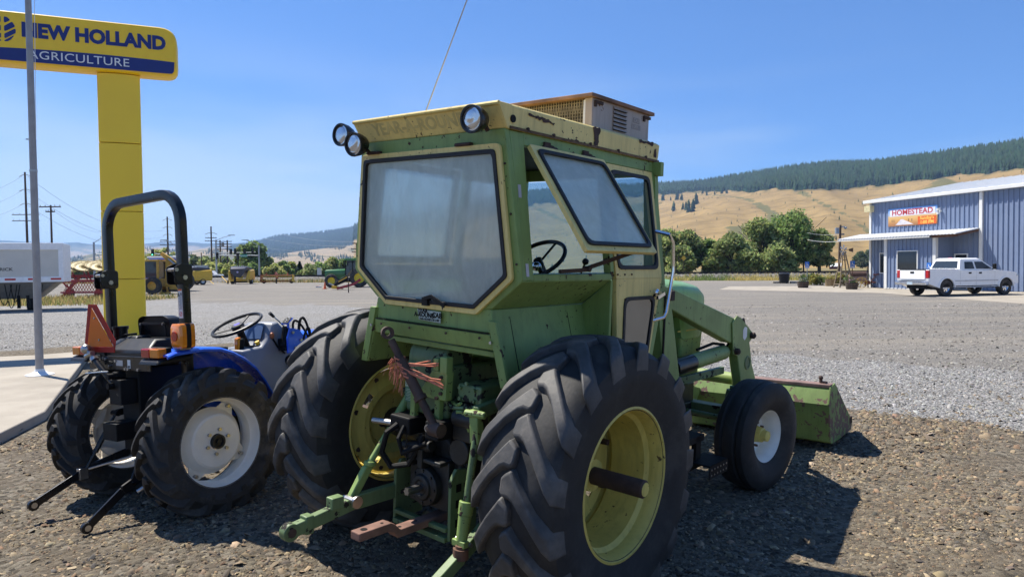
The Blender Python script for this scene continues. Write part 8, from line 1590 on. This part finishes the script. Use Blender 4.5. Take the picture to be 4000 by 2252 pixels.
for x in (-.5, .45): MB().bar([(x, -.2, 0), (x, -.05, .5)], .06, .06).build('leg', M_rustd, TKK, 0)
# rocks
for i, (px, py, s_, lb) in enumerate(((3262, 1114, .16, 'field rock at the left end of the rock pile'), (3270, 1108, .2, 'largest rock on top of the rock pile'), (3279, 1112, .17, 'middle rock of the pile below the windmill'), (3268, 1116, .12, 'smallest rock at the front of the rock pile'), (3288, 1110, .15, 'rock touching the windmill leg'), (3296, 1114, .13, 'rock at the right end of the rock pile'))):
    p = gnd(px, py); m = MB(); m.ball((0, 0, s_ * .6), (s_, s_ * .8, s_ * .7), 9, 6); m.v = [tuple(Vector(v) * (1 + .25 * mnoise.noise(Vector(v) * 6 + Vector((i * 3, 0, 0))))) for v in m.v]; o = m.build('rock', mat('field_rock', (.24, .19, .15), .9, var=.3, scale=4, bmp=.3), None, 50); o.location = (p.x, p.y, 0); tag(o, lb, 'rock', 'rock pile at the foot of the windmill')
for px, w_, h_, Yb, ti, lb in ((3180, 30, 40, 57, (.26, .24, .06), 'yellowish weed clump behind the tan tub'), (3205, 30, 34, 57, (.13, .17, .05), 'green weed clump left of the tan tub'), (3310, 60, 45, 53.5, (.28, .25, .07), 'yellow flowering weeds around the windmill foot'), (3160, 34, 40, 58, (.12, .16, .05), 'green weeds at the post of the left wheelchair sign'), (3285, 36, 50, 54, (.25, .23, .07), 'dry weeds left of the windmill legs')):
    t_ = thing('weed_clump', lb, 'plant', (sx(px, Yb), Yb, 0), group='weed clumps by the building'); s_ = Yb / F; cs = np.array([[rng.normal(0, w_ * .3 * s_), rng.normal(0, .3), rng.uniform(.1, 1) * h_ * s_] for _ in range(22)]); v, f, cc = leaves(cs, np.full(22, .16), 900, .07, np.array(ti)); o = rawmesh('foliage', v, f, M_leaf, t_); vcol(o, 'tint', cc); MB().cyl((0, 0, 0), (0, 0, h_ * s_ * .6), .02, n=5).build('stem', M_bark, t_)
# red barn far off
p = at(3262, 1036, 260); BR_ = thing('red_barn', 'small dark red barn with white roof in the far field', 'barn', (p.x, 260, -.6), R(-25)); MB().prism([(-1.9, -1.6, 0), (1.9, -1.6, 0), (1.9, -1.6, 1.3), (-1.9, -1.6, 1.3)], (0, 3.2, 0)).build('wall', mat('barn_red', (.10, .018, .02), .8), BR_, 0)
m = MB(); m.loft([[Vector((x, y, z)) for y, z in ((-1.9, 1.2), (0, 2.4), (1.9, 1.2))] for x in (-2.1, 2.1)], False); m.build('roof', M_white, BR_, 0); MB().prism([(1.9, -1.6, 1.3), (1.9, 1.6, 1.3), (1.9, 0, 2.3)], (-.05, 0, 0)).build('gable', mat('barn_red', (.10, .018, .02)), BR_, 0)
